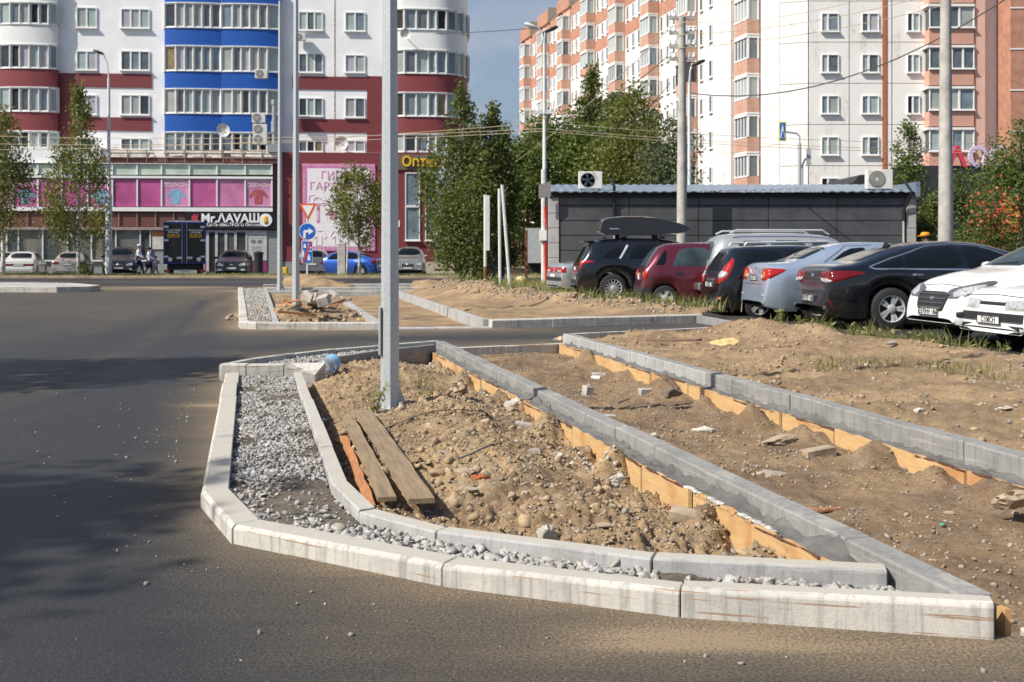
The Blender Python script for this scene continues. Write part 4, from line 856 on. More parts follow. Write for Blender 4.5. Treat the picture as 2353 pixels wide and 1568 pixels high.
fbx(2239.5, -92, 2264, 600, 0, .9, PINKP, 'pilaster'); fbx(2264.5, -92, 2321, 600, .01, .05, PLAS2, 'wall_panel'); fbx(2322, -92, 2500, 600, .06, 2.2, REDB, 'red_wing')
for y in fl: fbx(2321.5, y+14, 2500, y+17, 2.2, 2.24, PLAS2, 'joint_strip')
# ------------------------------------------------------------------ grey kiosk
YK = 38.0; KB = empty('kiosk', (7, YK, 0), 0, 'low dark grey panelled kiosk with a blue-grey corrugated roof behind the parked cars', 'kiosk')
KG = M('kiosk_panel', (.085, .087, .092), .42, var=.22, vs=.9, spec=.5); KL = M('kiosk_light_panel', (.42, .41, .39), .6, var=.08); KJ = M('kiosk_joint', (.018, .018, .02), .8, var=0)
KR = M('kiosk_roof', (.23, .29, .36), .4, var=.12, vs=2, metal=.3)
def KA(px, py): q = A(px, py, YK); return q.x-7, q.z
xl, zt = KA(1285, 443); xr = KA(2082, 443)[0]
mb = MB(); mb.bx((KA(1262, 0)[0], .06, -.1), (KA(2104, 0)[0], 6, zt+.02)); mb.build('core', KJ, KB)
vx = [1285, 1446, 1606, 1766, 1924, 2082]; hz_ = [zt-.02, KA(0, 473)[1], KA(0, 507.6)[1], KA(0, 541.7)[1], KA(0, 576)[1], KA(0, 610)[1], 0]
for i in range(5):
    for j in range(6):
        mb = MB(); mb.bx((KA(vx[i], 0)[0]+.012, .06, hz_[j+1]+.012), (KA(vx[i+1], 0)[0]-.012, -.0, hz_[j]-.012)); mb.build('wall_panel', KG, KB, bevel=.008)
for a, b in ((1261, 1284.4), (2082.6, 2104.5)):
    for j in range(6): mb = MB(); z0, z1 = (hz_[j+1]+.25 if j < 5 else 0), min(hz_[j]+.25, zt-.0); mb.bx((KA(a, 0)[0], .5, z0+.008), (KA(b, 0)[0], -.04, z1-.008)); mb.build('corner_panel', KL, KB, bevel=.008)
mb = MB(); x0, x1 = KA(1262, 0)[0], KA(2108, 0)[0]; n = 150; vs = []
for i in range(n+1):
    x = x0+(x1-x0)*i/n; h = .03*(1 if (i//2) % 2 else 0)
    vs += [(x, -.25, zt+.02+h), (x, 6, zt+.62+h), (x, -.25, zt-.01+h)]
mb.add(vs, [(3*i, 3*i+3, 3*i+4, 3*i+1) for i in range(n)]+[(3*i+2, 3*i+5, 3*i+3, 3*i) for i in range(n)]); mb.build('roof', KR, KB)
mb = MB(); mb.bx((KA(2098, 0)[0], -.28, zt-.15), (KA(2108, 0)[0], 6, zt+.35)); mb.build('roof_edge', KR, KB)
mb = MB(); mb.bx((x0, -.1, zt-.16), (x1-.3, -.01, zt-.02)); mb.build('eaves_trim', KJ, KB)
q = KA(1358, 433); ac_unit('air_conditioner', (7+q[0], YK+.35, q[1]), 0, .80, .58, .3, 'white outdoor unit with a dark open fan near the left end of the kiosk roof', dark=True)
q = KA(2027, 434); ac_unit('air_conditioner', (7+q[0], YK+.35, q[1]), 0, .86, .66, .32, 'white outdoor unit with a ringed grille near the right end of the kiosk roof')
CABLE = M('black_cable', (.015, .015, .015), .5, var=0)
q = KA(1410, 430); mb = MB(); mb.tube([(q[0]-.1, .3, q[1]+.3), (q[0], -.25, q[1]), (q[0], -.08, q[1]-.5), (q[0]+.02, -.06, q[1]-1.2)], .05, 6); mb.build('cable_drop', CABLE, KB)
mb = MB(); mb.tube([(q[0]+.02, -.06, 0), (q[0]+.02, -.06, q[1]-1.1)], .035, 6); mb.build('conduit', KL, KB)
q = KA(2075, 0); mb = MB(); mb.tube([(q[0], -.06, 0), (q[0], -.06, 2.4)], .04, 6); mb.build('conduit', KL, KB)
mb = MB(); mb.tube([(q[0]+.15, .3, zt+.4), (q[0]+.2, -.3, zt), (q[0], -.08, zt-.6), (q[0], -.07, 2.35)], .05, 6); mb.build('cable_drop', CABLE, KB)
# skewed board on the kiosk corner
p = A(1252, 438, YK-.35); th = empty('board', p, R(8), 'small grey corrugated board fixed skew at the left corner of the kiosk', 'board')
mb = MB(); mb.add([(-.2, 0, -.28), (.2, 0, -.18), (.2, 0, .30), (-.2, 0, .2), (-.2, .03, -.28), (.2, .03, -.18), (.2, .03, .3), (-.2, .03, .2)], [(0, 1, 2, 3), (4, 7, 6, 5), (0, 4, 5, 1), (3, 2, 6, 7), (0, 3, 7, 4), (1, 5, 6, 2)]); mb.build('sheet', mat_siding('board_grey', (.3, .28, .27), .06, True), th)
# things standing behind the kiosk roof line
p = A(2050, 425, 52); mb = MB(); mb.prism([(-1.8, -8.5), (-1.8, .1), (-1.5, .45), (1.8, .75), (1.8, -8.5)], 0, 5); mb.build('shop_hall', M('hall_dark', (.03, .03, .033), .6), loc=(p.x, 52, p.z)); tag(bpy.context.scene.objects['shop_hall'], 'dark sloping shop roof peeping over the right end of the kiosk', 'building')
p = A(2230, 370, 60); hall = empty('shop_building', (p.x, 60, 0), 0, 'dark shop half hidden by trees with big red and lilac letters on its roof', 'building')
mb = MB(); mb.bx((-3.5, 0, 0), (7, 6, p.z-.25)); mb.build('wall', M('shop_dark_wall', (.035, .036, .04), .6), hall)
for st, dx, mt in (('Λ', -.75, REDP), ('О', .35, M('letters_lilac', (.62, .48, .66), .5, var=0)), ('С', 1.45, M('letters_lilac2', (.62, .48, .66), .5, var=0))): text('roof_letter', st, 1.45, hall, (dx, -.1, p.z-.3), FRONT, mt, .08, 'CENTER', .04)
mb = MB(); mb.bx((1.6, -.12, 2.4), (2.9, -.0, 4.3)); mb.build('poster', M('poster_flowers', (.75, .42, .02), .5, col2=(.5, .05, .03), vs=2.2), hall)

# ------------------------------------------------------------------ poles
GALV = M('galvanised_steel', (.50, .53, .545), .5, .35, var=.09, vs=70, lo=.4, hi=.6); CONC = M('pole_concrete', (.44, .42, .385), .9, var=.18, vs=3, bump=.3, bs=40); PAINTP = M('pole_painted', (.62, .62, .60), .6, var=.1, vs=2); RUSTY = M('pole_rust', (.22, .09, .05), .9, var=.3, vs=8)
def oct_pole(name, label, base, r0, h, n=8, plate=True, mat=GALV):
    th = empty(name, base, 0, label, 'pole'); mb = MB(); r1 = r0*.45; M8 = Matrix.Rotation(R(8), 4, 'Z')
    mb.lathe([(r0*(1-(1-.45)*k/12), h*k/12) for k in range(13)], n, M=M8); mb.build('shaft', mat, th, bevel=None)
    mb = MB(); mb.lathe([(r0*2.1, -.12), (r0*2.1, .015)], 4, M=Matrix.Rotation(R(50), 4, 'Z')); 
    for k in range(4): a = R(45+90*k+8); mb.tube([(math.cos(a)*r0*1.6, math.sin(a)*r0*1.6, 0), (math.cos(a)*r0*1.6, math.sin(a)*r0*1.6, .06)], .016, 6)
    for k in range(4): a = R(90*k+8); mb.add([(math.cos(a)*r0*.9, math.sin(a)*r0*.9, .01), (math.cos(a)*r0*1.9, math.sin(a)*r0*1.9, .01), (math.cos(a)*r0*.9, math.sin(a)*r0*.9, .2)], [(0, 1, 2)])
    mb.build('base_plate', mat, th)
    if plate: mb = MB(); mb.bx((-r0*1.12, -.06, .42), (-r0*.86, .06, .80)); mb.build('hatch', mat, th, bevel=.006); mb = MB(); [mb.tube([(-r0*1.16, -.03, z), (-r0*1.06, -.03, z)], .012, 6) for z in (.45, .77)]; mb.build('hatch_bolts', mat, th)
    return th
p = G(896, 943, .03); pole1 = oct_pole('lamp_pole', 'galvanised octagonal lamp pole standing in the near dirt mound', (p.x, p.y, .04), .073, 8.0)
p = G(680, 722, .1); oct_pole('lamp_pole', 'galvanised lamp pole rising from the lumber heap on the far island', (p.x, p.y, .12), .072, 8.5, plate=False)
p = G(643, 662, .12); oct_pole('lamp_pole', 'slimmer galvanised lamp pole just behind the lumber heap', (p.x, p.y, .05), .09, 9.5, plate=False)
LHEAD = M('lamp_head', (.035, .035, .035), .5, var=0)
def lamp_post(name, label, px, Y, r0, r1, ztop, step, mat, arms, head=None, bars=(), base=0.):
    X = (px-CX)*Y/F; th = empty(name, (X, Y, base), 0, label, 'pole'); mb = MB(); zt_ = ztop-base
    if step: mb.tube([(0, 0, -.1), (0, 0, step), (0, 0, step+.12), (0, 0, zt_)], [r0, r0, r1, r1*.8], 12)
    else: mb.tube([(0, 0, -.1), (0, 0, zt_)], [r0, r1], 12)
    mb.build('shaft', mat, th, smooth=True, angle=40)
    for dx, dz, hd in arms:
        mb = MB(); mb.tube([(0, 0, zt_-.3), (0, 0, zt_), (dx*.3, 0, zt_+dz*.6), (dx, 0, zt_+dz)], .035, 6); mb.build('arm', mat, th)
        s_ = 1 if dx > 0 else -1; mb = MB(); Mh = Matrix.Translation((dx+s_*.22, 0, zt_+dz+.02)) @ Matrix.Rotation(-s_*R(22), 4, 'Y'); mb.lathe([(.02, -.09), (.12, -.07), (.16, -.01), (.12, .05), (.02, .07)], 12, M=Mh @ Matrix.Diagonal((2.0, 1, 1, 1))); mb.build('lamp_head', hd, th, smooth=True)
    for z, w_ in bars:
        mb = MB(); mb.bx((-w_, -.05, z-base-.05), (w_, .05, z-base+.05)); b = mb.build('crossbar', PAINTP if mat is not CONC else CONC, th); mb = MB()
        for sx in (-1, -.6, .6, 1): mb.lathe([(.03, .05), (.06, .07), (.06, .12), (.035, .15), (.05, .19), (.02, .22)], 8, M=Matrix.Translation((sx*w_*.95, 0, z-base)))
        mb.build('insulators', FRAME, b)
    return th
lamp_post('street_lamp', 'tall street lamp with a tilted dark head before the pink shop windows', 250, 59, .17, .09, A(0, 180, 59).z, 4.2, PAINTP, [(-.32, 1.35, LHEAD)], base=.1)
z = A(0, 100, 45).z; lamp_post('street_lamp', 'twin-headed street lamp at the left corner of the kiosk', 1251, 45, .12, .075, z, 4.0, PAINTP, [(.05, .55, LHEAD), (-.30, .68, M('lamp_glass', (.55, .57, .58), .3, var=0))], bars=((A(0, 259, 45).z, .45),))
lamp_post('utility_pole', 'round concrete utility pole with crossbars in front of the kiosk', 1567, 37.2, .19, .12, A(0, 40, 37.2).z, None, CONC, [], bars=[(A(0, y, 37.2).z, w_) for y, w_ in ((42, .42), (76, .42), (107, .42), (136, .42))])
z = A(0, 190, 44).z; lamp_post('street_lamp', 'slim pale street lamp right behind the concrete utility pole', 1584, 44, .10, .075, z, 3.2, PAINTP, [(.12, .75, LHEAD)])
lamp_post('utility_pole', 'thick grey pole rising behind the black sedan', 2173, 27.5, .195, .12, A(0, -60, 27.5).z, None, CONC, [])
mb = MB()
for x, y0, y1, dx, Y, mt, lab in ((1115, 448, 655, 0, 30.5, PAINTP, 'short upright grey post with a rusty foot beside the birch clump'), (1147.5, 434, 660, 2, 29.5, PAINTP, 'middle one of the three thin posts by the birch clump'), (1154, 425, 662, 21, 29.0, PAINTP, 'leaning thin post, tilted left at its top, by the birch clump')):
    t0 = A(x, y0, Y); b0 = A(x+dx, y1, Y); th = empty('post', (b0.x, Y, 0), 0, lab, 'post'); mb = MB(); d = Vector((t0.x-b0.x, 0, t0.z)); mb.tube([(0, 0, -.1), d], .045, 8)
    if dx == 0: mb.bx((d.x+.02, -.08, d.z-1.5), (d.x+.12, -.05, d.z-.02))
    mb.build('shaft', mt, th)
    if dx == 0: mb = MB(); mb.tube([(0, 0, -.1), (0, 0, .9)], .05, 8); mb.build('rusty_foot', RUSTY, th)
# barrier arm folded up by the kiosk
p = A(1249, 600, 41); th = empty('barrier', (p.x, 41, 0), 0, 'folded red and white parking barrier left of the kiosk', 'barrier'); mb = MB(); mb.tube([(.0, 0, 0), (0, 0, 4.3)], .09, 8); mb.build('post', PAINTP, th)
REDPAINT = M('red_paint', (.52, .035, .02), .5)
for z0, z1 in ((.2, 1.65), (2.15, 2.95)): mb = MB(); mb.tube([(.09+.07*math.sin(z0), -.12, z0), (.08, -.12, (z0+z1)/2), (.06, -.12, z1)], .06, 6); mb.build('red_section', REDPAINT, th)
mb = MB(); mb.bx((-.16, -.2, 1.72), (.26, .05, 2.1)); mb.build('control_box', FRAME, th)

# ------------------------------------------------------------------ road signs
SBLUE = M('sign_blue', (.012, .12, .47), .4, var=.05); SWHITE = M('sign_white', (.76, .76, .75), .5, var=.03); SRED = M('sign_red', (.62, .05, .03), .4, var=0); SORANGE = M('sign_orange_border', (.66, .13, .02), .4, var=0)
YS = 53.; p = A(706, 0, YS); th = empty('road_sign', (p.x, YS, 0), 0, 'sign post with give-way triangle, blue right-turn disc and blue residential-zone-end plate', 'road sign')
mb = MB(); mb.tube([(0, .06, -.3), (0, .06, A(0, 470, YS).z)], .05, 8); mb.build('post', PAINTP, th)
def sz(px, py): q = A(px, py, YS); return q.x-p.x, q.z
mb = MB(); P3 = [sz(687, 468.5), sz(728, 468.5), sz(708, 508)]; mb.prism(P3, 0, .03); tri = mb.build('triangle', SORANGE, th); mb = MB(); mb.prism([sz(694.5, 472.5), sz(720.5, 472.5), sz(708, 497.5)], -.012, 0); mb.build('triangle_field', SWHITE, tri)
c = sz(706.5, 532); T = Matrix.Translation((c[0], 0, c[1])) @ Matrix.Rotation(R(90), 4, 'X')
mb = MB(); mb.lathe([(.40, -.03), (.40, 0)], 32, M=T); dsc = mb.build('disc', SWHITE, th); mb = MB(); mb.lathe([(.372, 0), (.372, .008)], 32, M=T); mb.build('disc_field', SBLUE, dsc)
mb = MB(); cx_, cz_ = c; mb.prism([(cx_-.19, cz_-.31), (cx_-.19, cz_+.0), (cx_-.14, cz_+.06), (cx_+.06, cz_+.06), (cx_+.06, cz_+.16), (cx_+.29, cz_+.0), (cx_+.06, cz_-.16), (cx_+.06, cz_-.055), (cx_-.08, cz_-.055), (cx_-.08, cz_-.33)], -.02, -.009); mb.build('arrow', SWHITE, dsc)
x0, z1 = sz(693, 553.5); x1, z0 = sz(718, 605); mb = MB(); mb.bx((x0, -.0, z0), (x1, .03, z1)); pl_ = mb.build('plate', SWHITE, th); mb = MB(); mb.bx((x0+.03, -.01, z0+.03), (x1-.03, 0, z1-.03)); mb.build('plate_field', SBLUE, pl_)
mb = MB(); w_ = x1-x0; h_ = z1-z0
for a, b, c_, d in ((.18, .68, .42, .78), (.22, .78, .38, .86), (.08, .28, .24, .52), (.12, .53, .2, .6), (.55, .12, .8, .3), (.62, .3, .72, .4), (.62, .52, .95, .56), (.6, .62, .64, .9), (.72, .66, .92, .72)): mb.bx((x0+w_*a, -.016, z0+h_*b), (x0+w_*c_, -.011, z0+h_*d))
mb.build('pictogram', SWHITE, pl_); mb = MB(); mb.add([(x0+.03, -.02, z0+.03), (x0+.12, -.02, z0+.03), (x1-.03, -.02, z1-.03), (x1-.12, -.02, z1-.03)], [(0, 1, 2, 3)]); mb.build('red_bar', SRED, pl_)
# pedestrian crossing sign on a crank arm
YP = 47.; p = A(1837, 0, YP); th = empty('road_sign', (p.x, YP, 0), 0, 'yellow-edged blue crossing sign on a bent arm above the kiosk roof', 'road sign')
def pz(px, py): q = A(px, py, YP); return q.x-p.x, q.z
mb = MB(); zt_ = pz(0, 330)[1]; mb.tube([(0, 0, 0), (0, 0, zt_)], .08, 8); mb.tube([(0, 0, zt_), (0, 0, zt_+.3), (-.12, 0, zt_+.42), (pz(1800, 0)[0], 0, zt_+.5)], .045, 6); mb.build('post', GALV, th)
x0, z1 = pz(1789, 280); x1, z0 = pz(1806, 325); mb = MB(); mb.bx((x0, -.05, z0), (x1, .0, z1)); pl_ = mb.build('plate', M('sign_fluo_yellow', (.72, .72, .02), .5, var=0), th); mb = MB(); mb.bx((x0+.04, -.06, z0+.05), (x1-.04, -.05, z1-.05)); mb.build('plate_field', SBLUE, pl_)
mb = MB(); mb.prism([(x0+.05, z0+.15), ((x0+x1)/2, z1-.1), (x1-.05, z0+.15)], -.068, -.06); mb.build('pictogram', SWHITE, pl_); mb = MB(); xm = (x0+x1)/2; mb.prism([(xm-.06, z0+.17), (xm-.01, z0+.42), (xm+.03, z0+.42), (xm+.07, z0+.17)], -.075, -.068); mb.build('walking_figure', SBLUE, pl_)
mb = MB(); mb.tube([(.25, .5, 0), (.25, .5, pz(0, 378)[1]), (.35, .5, pz(0, 365)[1]), (.5, .5, pz(0, 360)[1])], .05, 6); mb.bx((.42, .46, pz(0, 378)[1]), (.6, .52, pz(0, 339)[1])); o = mb.build('road_sign', GALV, loc=(p.x, YP, 0)); tag(o, 'edge-on grey sign on a bent arm beside the crossing sign', 'road sign')

# ------------------------------------------------------------------ wires
def wire(label, pts, r, col, sag=.0):
    P = []
    for a, b in zip(pts[:-1], pts[1:]):
        for k in range(13): t = k/12; q = Vector(a).lerp(Vector(b), t); q.z -= sag*4*t*(1-t); P.append(q)
    mb = MB(); mb.tube(P, r, 5); o = mb.build('overhead_wire', col); tag(o, label, 'wire', None)
WB_ = M('wire_dark', (.05, .05, .05), .6, var=0); WP_ = M('wire_pale', (.45, .38, .26), .6, var=0)
Yp = 37.2
for i, (x1, y1, x2, y2, Y2, lb) in enumerate(((1545, 60, 1150, 395, 60, 'topmost'), (1545, 120, 1240, 265, 45, 'second'), (1590, 215, 2353, -30, 30, 'thick dark'), (1250, 262, 1540, 190, 45, 'sagging'))):
    wire('%s overhead wire tied to the concrete utility pole' % lb, [A(x1, y1, Yp), A(x2, y2, Y2)], .016 if i != 2 else .02, WB_ if i > 0 else WP_, (.3, .6, 1.0, 1.2)[i])
for i, (a, b, c) in enumerate((((-60, 345), (1250, 282), (2420, 330)), ((-60, 312), (1250, 296), (2420, 345)), ((-60, 330), (1250, 302), (2420, 352)))):
    wire(('uppermost', 'middle', 'lowest')[i]+' of the three pale wires crossing in front of the blocks', [A(*a, 52), A(*b, 45), A(*c, 47)], .012, WP_, .25)
for i, (a, b) in enumerate((((1540, 112), (2420, -60)), ((1540, 80), (2300, -60)), ((1540, 50), (2100, -40)))): wire(('lowest', 'middle', 'highest')[i]+' thin pale wire fanning up to the right over the right block', [A(*a, 37.2), A(*b, 33)], .010, WP_, .4)
wire('dark pair of wires across the strip of sky', [A(1000, 78, 66), A(1260, 62, 60)], .02, WB_, .05)

# ------------------------------------------------------------------ formwork boards and mortar along the two straight kerbs
def along(L, Y):  # x of the kerb face at depth Y
    return float(np.interp(Y, [L[-1][1], L[0][1]], [L[-1][0], L[0][0]]))
def formwork(label, L, gap, ys, tops, h, dirt):
    th = empty('formwork', (0, 0, 0), 0, label, 'formwork'); rr = random.Random(4)
    for i in range(len(ys)-1):
        ya, yb = ys[i]-.012, ys[i+1]+.012; za, zb = tops[i], tops[i+1]; off = gap+rr.uniform(-.012, .012); t = .02; mb = MB(); k = 8; pts = []
        for j in range(k+1):
            y = ya+(yb-ya)*j/k; x = along(L, y)-off; zt_ = za+(zb-za)*j/k+.006*math.sin(j*2.1+i)+rr.uniform(-.003, .003); pts.append((x, y, zt_))
        vs = []; fs = []
        for x, y, zt_ in pts: vs += [(x, y, zt_-h), (x, y, zt_), (x+t, y, zt_-.002), (x+t, y, zt_-h)]
        for j in range(k): fs += [(4*j+a, 4*j+(a+1) % 4, 4*j+4+(a+1) % 4, 4*j+4+a) for a in range(4)]
        fs += [(0, 1, 2, 3), (4*k+3, 4*k+2, 4*k+1, 4*k)]
        mb.add(vs, fs); b = mb.build('board', PLY, th)
        if i % 3 != 1:
            mb = MB(); lo_, hi_ = (.05, .9) if i % 2 else (.3, 1.0); P = [Vector(pts[0]).lerp(Vector(pts[-1]), lo_+(hi_-lo_)*q/7)+Vector((.004, 0, -.006+rr.uniform(-.004, .004))) for q in range(8)]; mb.tube(P, [.004+.007*rr.random() for _ in P], 6); mb.build('bark_edge', BARK, b)
    return th
ys = [14.0, 13.0, 12.1, 11.0, 10.2, 9.35, 8.5, 7.9, 7.1, 6.45, 5.75, 5.05, 4.35]
formwork('row of orange formwork boards along the kerb of the near mound', K1, .125, ys, [.03, .03, .03, .035, .035, .04, .035, .04, .04, .045, .05, .055, .06], .20, None)
ys2 = [15.2, 13.9, 12.7, 11.6, 10.6, 9.6, 8.7, 7.9, 7.1, 6.4, 5.7, 4.9]
formwork('row of yellow formwork boards along the kerb on the far side of the walkway', K2, .125, ys2, [.04, .04, .035, .03, .03, .025, .025, .025, .025, .025, .025, .025], .17, None)
def mortar(kb_, L, gap, y0, y1, zf, seed):
    n = int((y0-y1)/.02); m_ = 9; V = np.zeros((n, m_, 3)); ys_ = np.linspace(y0, y1, n)
    for j in range(m_):
        u = j/(m_-1); xs_ = np.array([along(L, y) for y in ys_])-gap*(1-u)+.004
        V[:, j, 0] = xs_; V[:, j, 1] = ys_
        V[:, j, 2] = zf(ys_)+.012*u+fbm(ys_*9+seed, u*2.+0*ys_, 4)*.024+fbm(ys_*26, u*6+seed+0*ys_, 3)*.026+(.06*np.clip(fbm(ys_*6+seed, 0*ys_, 4)+.1, 0, 1)*(u-.6)/.4 if u > .6 else 0)
    I = np.arange(n*m_).reshape(n, m_); q = np.stack([I[:-1, :-1], I[:-1, 1:], I[1:, 1:], I[1:, :-1]], -1).reshape(-1, 4)
    V[:, :, 0] -= kb_.location.x; V[:, :, 1] -= kb_.location.y
    o = bpy.data.objects.new('mortar', np_mesh('mortar', V.reshape(-1, 3), q, MORTAR, True)); link(o, kb_)
mortar(k1, K1, .125, 14.35, 4.24, lambda y: np.interp(y, [4.2, 6, 9, 14], [.05, .035, .022, .012]), 1.); mortar(k2, K2, .125, 15.3, 4.4, lambda y: np.interp(y, [4, 9, 15], [.01, .012, .02]), 7.)
mb = MB(); mb.add([(1.53, 4.15, .05), (1.55, 4.15, .05), (1.65, 3.74, .075), (1.63, 3.74, .075), (1.53, 4.15, -.1), (1.55, 4.15, -.1), (1.65, 3.74, -.1), (1.63, 3.74, -.1)], [(0, 1, 2, 3), (4, 7, 6, 5), (0, 4, 5, 1), (1, 5, 6, 2), (2, 6, 7, 3), (3, 7, 4, 0)]); tag(mb.build('board', PLY), 'short orange board standing at the near corner of the white kerb', 'board')
WCRUMB = M('lime_crumbs', (.52, .50, .46), .95, var=.2, vs=30, bump=.8, bs=120)
xs_, ys_, ss = [], [], []
for y, n, sp in ((13.3, 40, .08), (12.2, 25, .07), (10.9, 40, .07), (10.2, 30, .07), (7.0, 40, .07), (6.6, 25, .06)):
    for k in range(n): yy = y+random.gauss(0, sp*1.6); ys_.append(yy); xs_.append(along(K1, yy)-.2-abs(random.gauss(0, sp))); ss.append(random.uniform(.006, .018))
xs_, ys_ = np.array(xs_), np.array(ys_); scatter('lime_crumbs', xs_, ys_, z_bed1(xs_, ys_)+.004, np.array(ss), WCRUMB, ST20, .2)['label'] = 'white lime crumbs spilled beside the formwork'
# patches of lime on the board edge
mb = MB(); rr = random.Random(2)
for y in (5.75, 5.5, 5.12, 4.95):
    for k in range(22): yy = y+rr.uniform(-.09, .09); s_ = rr.uniform(.008, .02); V, Fq = ST20[k % 14]; mb.add([(along(K1, yy)-.115+v[0]*s_+rr.uniform(-.01, .015), yy+v[1]*s_, .052+(5.4-yy)*.01+v[2]*s_*.6) for v in V], [tuple(f) for f in Fq])
o = mb.build('lime_patches', WCRUMB); o['kind'] = 'stuff'; o['label'] = 'white lime stuck along the top edge of the formwork'

# ------------------------------------------------------------------ named rocks, blocks and litter
def rockmat(n, c): return M(n, c, .92, var=.22, vs=9, bump=.8, bs=45, dist=.006)
R_GREY = rockmat('rock_grey', (.33, .29, .235)); R_TAN = rockmat('rock_tan', (.36, .28, .2)); R_RED = rockmat('brick_lump', (.43, .10, .04)); R_WH = rockmat('rock_white', (.56, .51, .44)); R_CON = rockmat('concrete_lump', (.42, .39, .35)); R_DK = rockmat('rock_dark', (.18, .145, .11)); R_LIME = rockmat('lime_lump', (.44, .41, .36))
def rock(px, py, zf, wpx, mat, label, cat='stone', shape=None, flat=.7, rz=0., elong=1.3, sink=.35, name='stone', base=None):
    q = G(px, py, 0.0)
    for _ in range(6): q = G(px, py, float(zf(np.array([q.x]), np.array([q.y]))[0]) if zf else 0.)
    r = wpx/2*q.y/F; V, Fq = ST320[hash(label) % 10] if False else ST320[sum(map(ord, label)) % 10]
    mb = MB(); M3 = Matrix.Rotation(rz, 3, 'Z')
    mb.add([M3 @ Vector((v[0]*r*elong/1.15, v[1]*r*.8, v[2]*r*flat+r*flat*(.62-sink*1.4))) for v in V], [tuple(f) for f in Fq]); o = mb.build(name, mat, loc=q); tag(o, label, cat); return o
def block(px, py, zf, dims, rot, mat, label, cat='block', name='concrete_block', lift=0., chip=True):
    q = G(px, py, 0.)
    for _ in range(6): q = G(px, py, float(zf(np.array([q.x]), np.array([q.y]))[0]))
    bm = bmesh.new(); bmesh.ops.create_cube(bm, size=1)
    for v in bm.verts: v.co = Vector((v.co.x*dims[0], v.co.y*dims[1], v.co.z*dims[2]))
    bmesh.ops.bevel(bm, geom=bm.edges[:], offset=min(dims)*.06, segments=1, affect='EDGES'); bmesh.ops.subdivide_edges(bm, edges=bm.edges[:], cuts=2, use_grid_fill=True)
    if chip:
        sd = Vector((len(label)*1.7, 3, 9))
        for v in bm.verts: v.co += v.co.normalized()*mnoise.noise(v.co*14+sd)*min(dims)*.12
    me = bpy.data.meshes.new(name); bm.to_mesh(me); bm.free(); me.materials.append(mat); o = inst(name, me, None, (q.x, q.y, q.z+dims[2]*.36+lift), [R(a) for a in rot]); tag(o, label, cat); return o
B, W2, B3 = z_bed1, z_walk, z_bed3
rock(1100, 1104, B, 42, R_RED, 'orange-red brick lump in the middle of the near mound', 'brick', name='brick_lump'); rock(1228, 1040, B, 36, R_GREY, 'upright grey-brown stone left of the boards on the mound'); rock(1363, 1035, B, 60, R_TAN, 'largest tan boulder beside the black strap on the mound', name='boulder')
rock(1253, 1240, B, 58, R_CON, 'pale concrete lump leaning on the thin grey kerb', 'concrete', elong=1.1, flat=.95, sink=.15); rock(1732, 1270, B, 140, R_DK, 'big clod of dark earth near the end of the formwork', 'clod', name='clod', elong=1.4, flat=.75)
rock(1663, 1232, B, 44, R_WH, 'white flat stone chip near the last formwork boards', flat=.35); rock(1510, 1150, B, 50, R_TAN, 'rounded tan stone right below the broken board tips'); rock(1180, 1020, B, 30, R_WH, 'small pale stone above the orange-red brick lump'); rock(1090, 1128, B, 30, R_GREY, 'grey pebble-like stone just below the orange-red brick lump')
rock(1065, 1085, B, 46, R_TAN, 'wide flat tan stone left of the orange-red brick lump', flat=.4); rock(1420, 1100, B, 40, R_WH, 'pale angular stone near the middle boards of the formwork'); rock(960, 1165, B, 34, R_TAN, 'tan stone right of the plank tips', flat=.5); rock(1010, 1045, B, 44, R_GREY, 'grey stone right of the weathered planks', flat=.55); rock(1390, 1210, B, 44, R_TAN, 'flat tan stone near the foot of the mound', flat=.45)
rock(1280, 1050, B, 34, R_WH, 'whitish rounded stone right of the black strap middle'); rock(1468, 1085, B, 46, R_RED, 'broken red brick piece half buried near the formwork', 'brick', name='brick_lump', flat=.5); rock(1185, 938, B, 66, R_LIME, 'rough white lump of lime against the formwork', 'lime', flat=.75, name='lime_lump'); rock(1055, 905, B, 76, R_TAN, 'pointed cone of yellow earth behind the black cable', 'clod', flat=1.0, elong=.9, name='clod')
rock(1620, 990, W2, 50, R_WH, 'bright white flat stone in the middle of the walkway', flat=.45, elong=1.5); rock(1800, 1012, W2, 72, R_TAN, 'long tan stone lying across the walkway', elong=1.7, flat=.4, rz=.35); rock(1500, 1003, W2, 28, R_WH, 'small pale stone near the kerb on the walkway'); rock(1770, 1093, W2, 80, R_GREY, 'flat grey concrete fragment sunk in the walkway', elong=1.4, flat=.35); rock(2332, 1150, W2, 92, R_TAN, 'large rounded boulder at the right edge of the walkway', name='boulder', flat=.75); rock(2185, 1183, W2, 32, R_TAN, 'small tan stone near the right end of the walkway'); rock(1540, 905, W2, 48, R_DK, 'heap of dark clods on the walkway behind the concrete block', 'clod', name='clod')
rock(1352, 888, W2, 20, R_TAN, 'small brown stone perched behind the upright block'); rock(1690, 905, W2, 24, R_GREY, 'small grey stone at the foot of the far formwork'); rock(2110, 945, B3, 26, R_WH, 'small white stone on the sandy bed', flat=.6); rock(2310, 940, B3, 40, R_WH, 'pale stone at the right edge of the sandy bed', flat=.5); rock(1980, 770, B3, 34, R_TAN, 'rounded stone on the bank below the black sedan'); rock(2050, 790, B3, 26, R_GREY, 'grey stone beside the weeds under the black sedan')
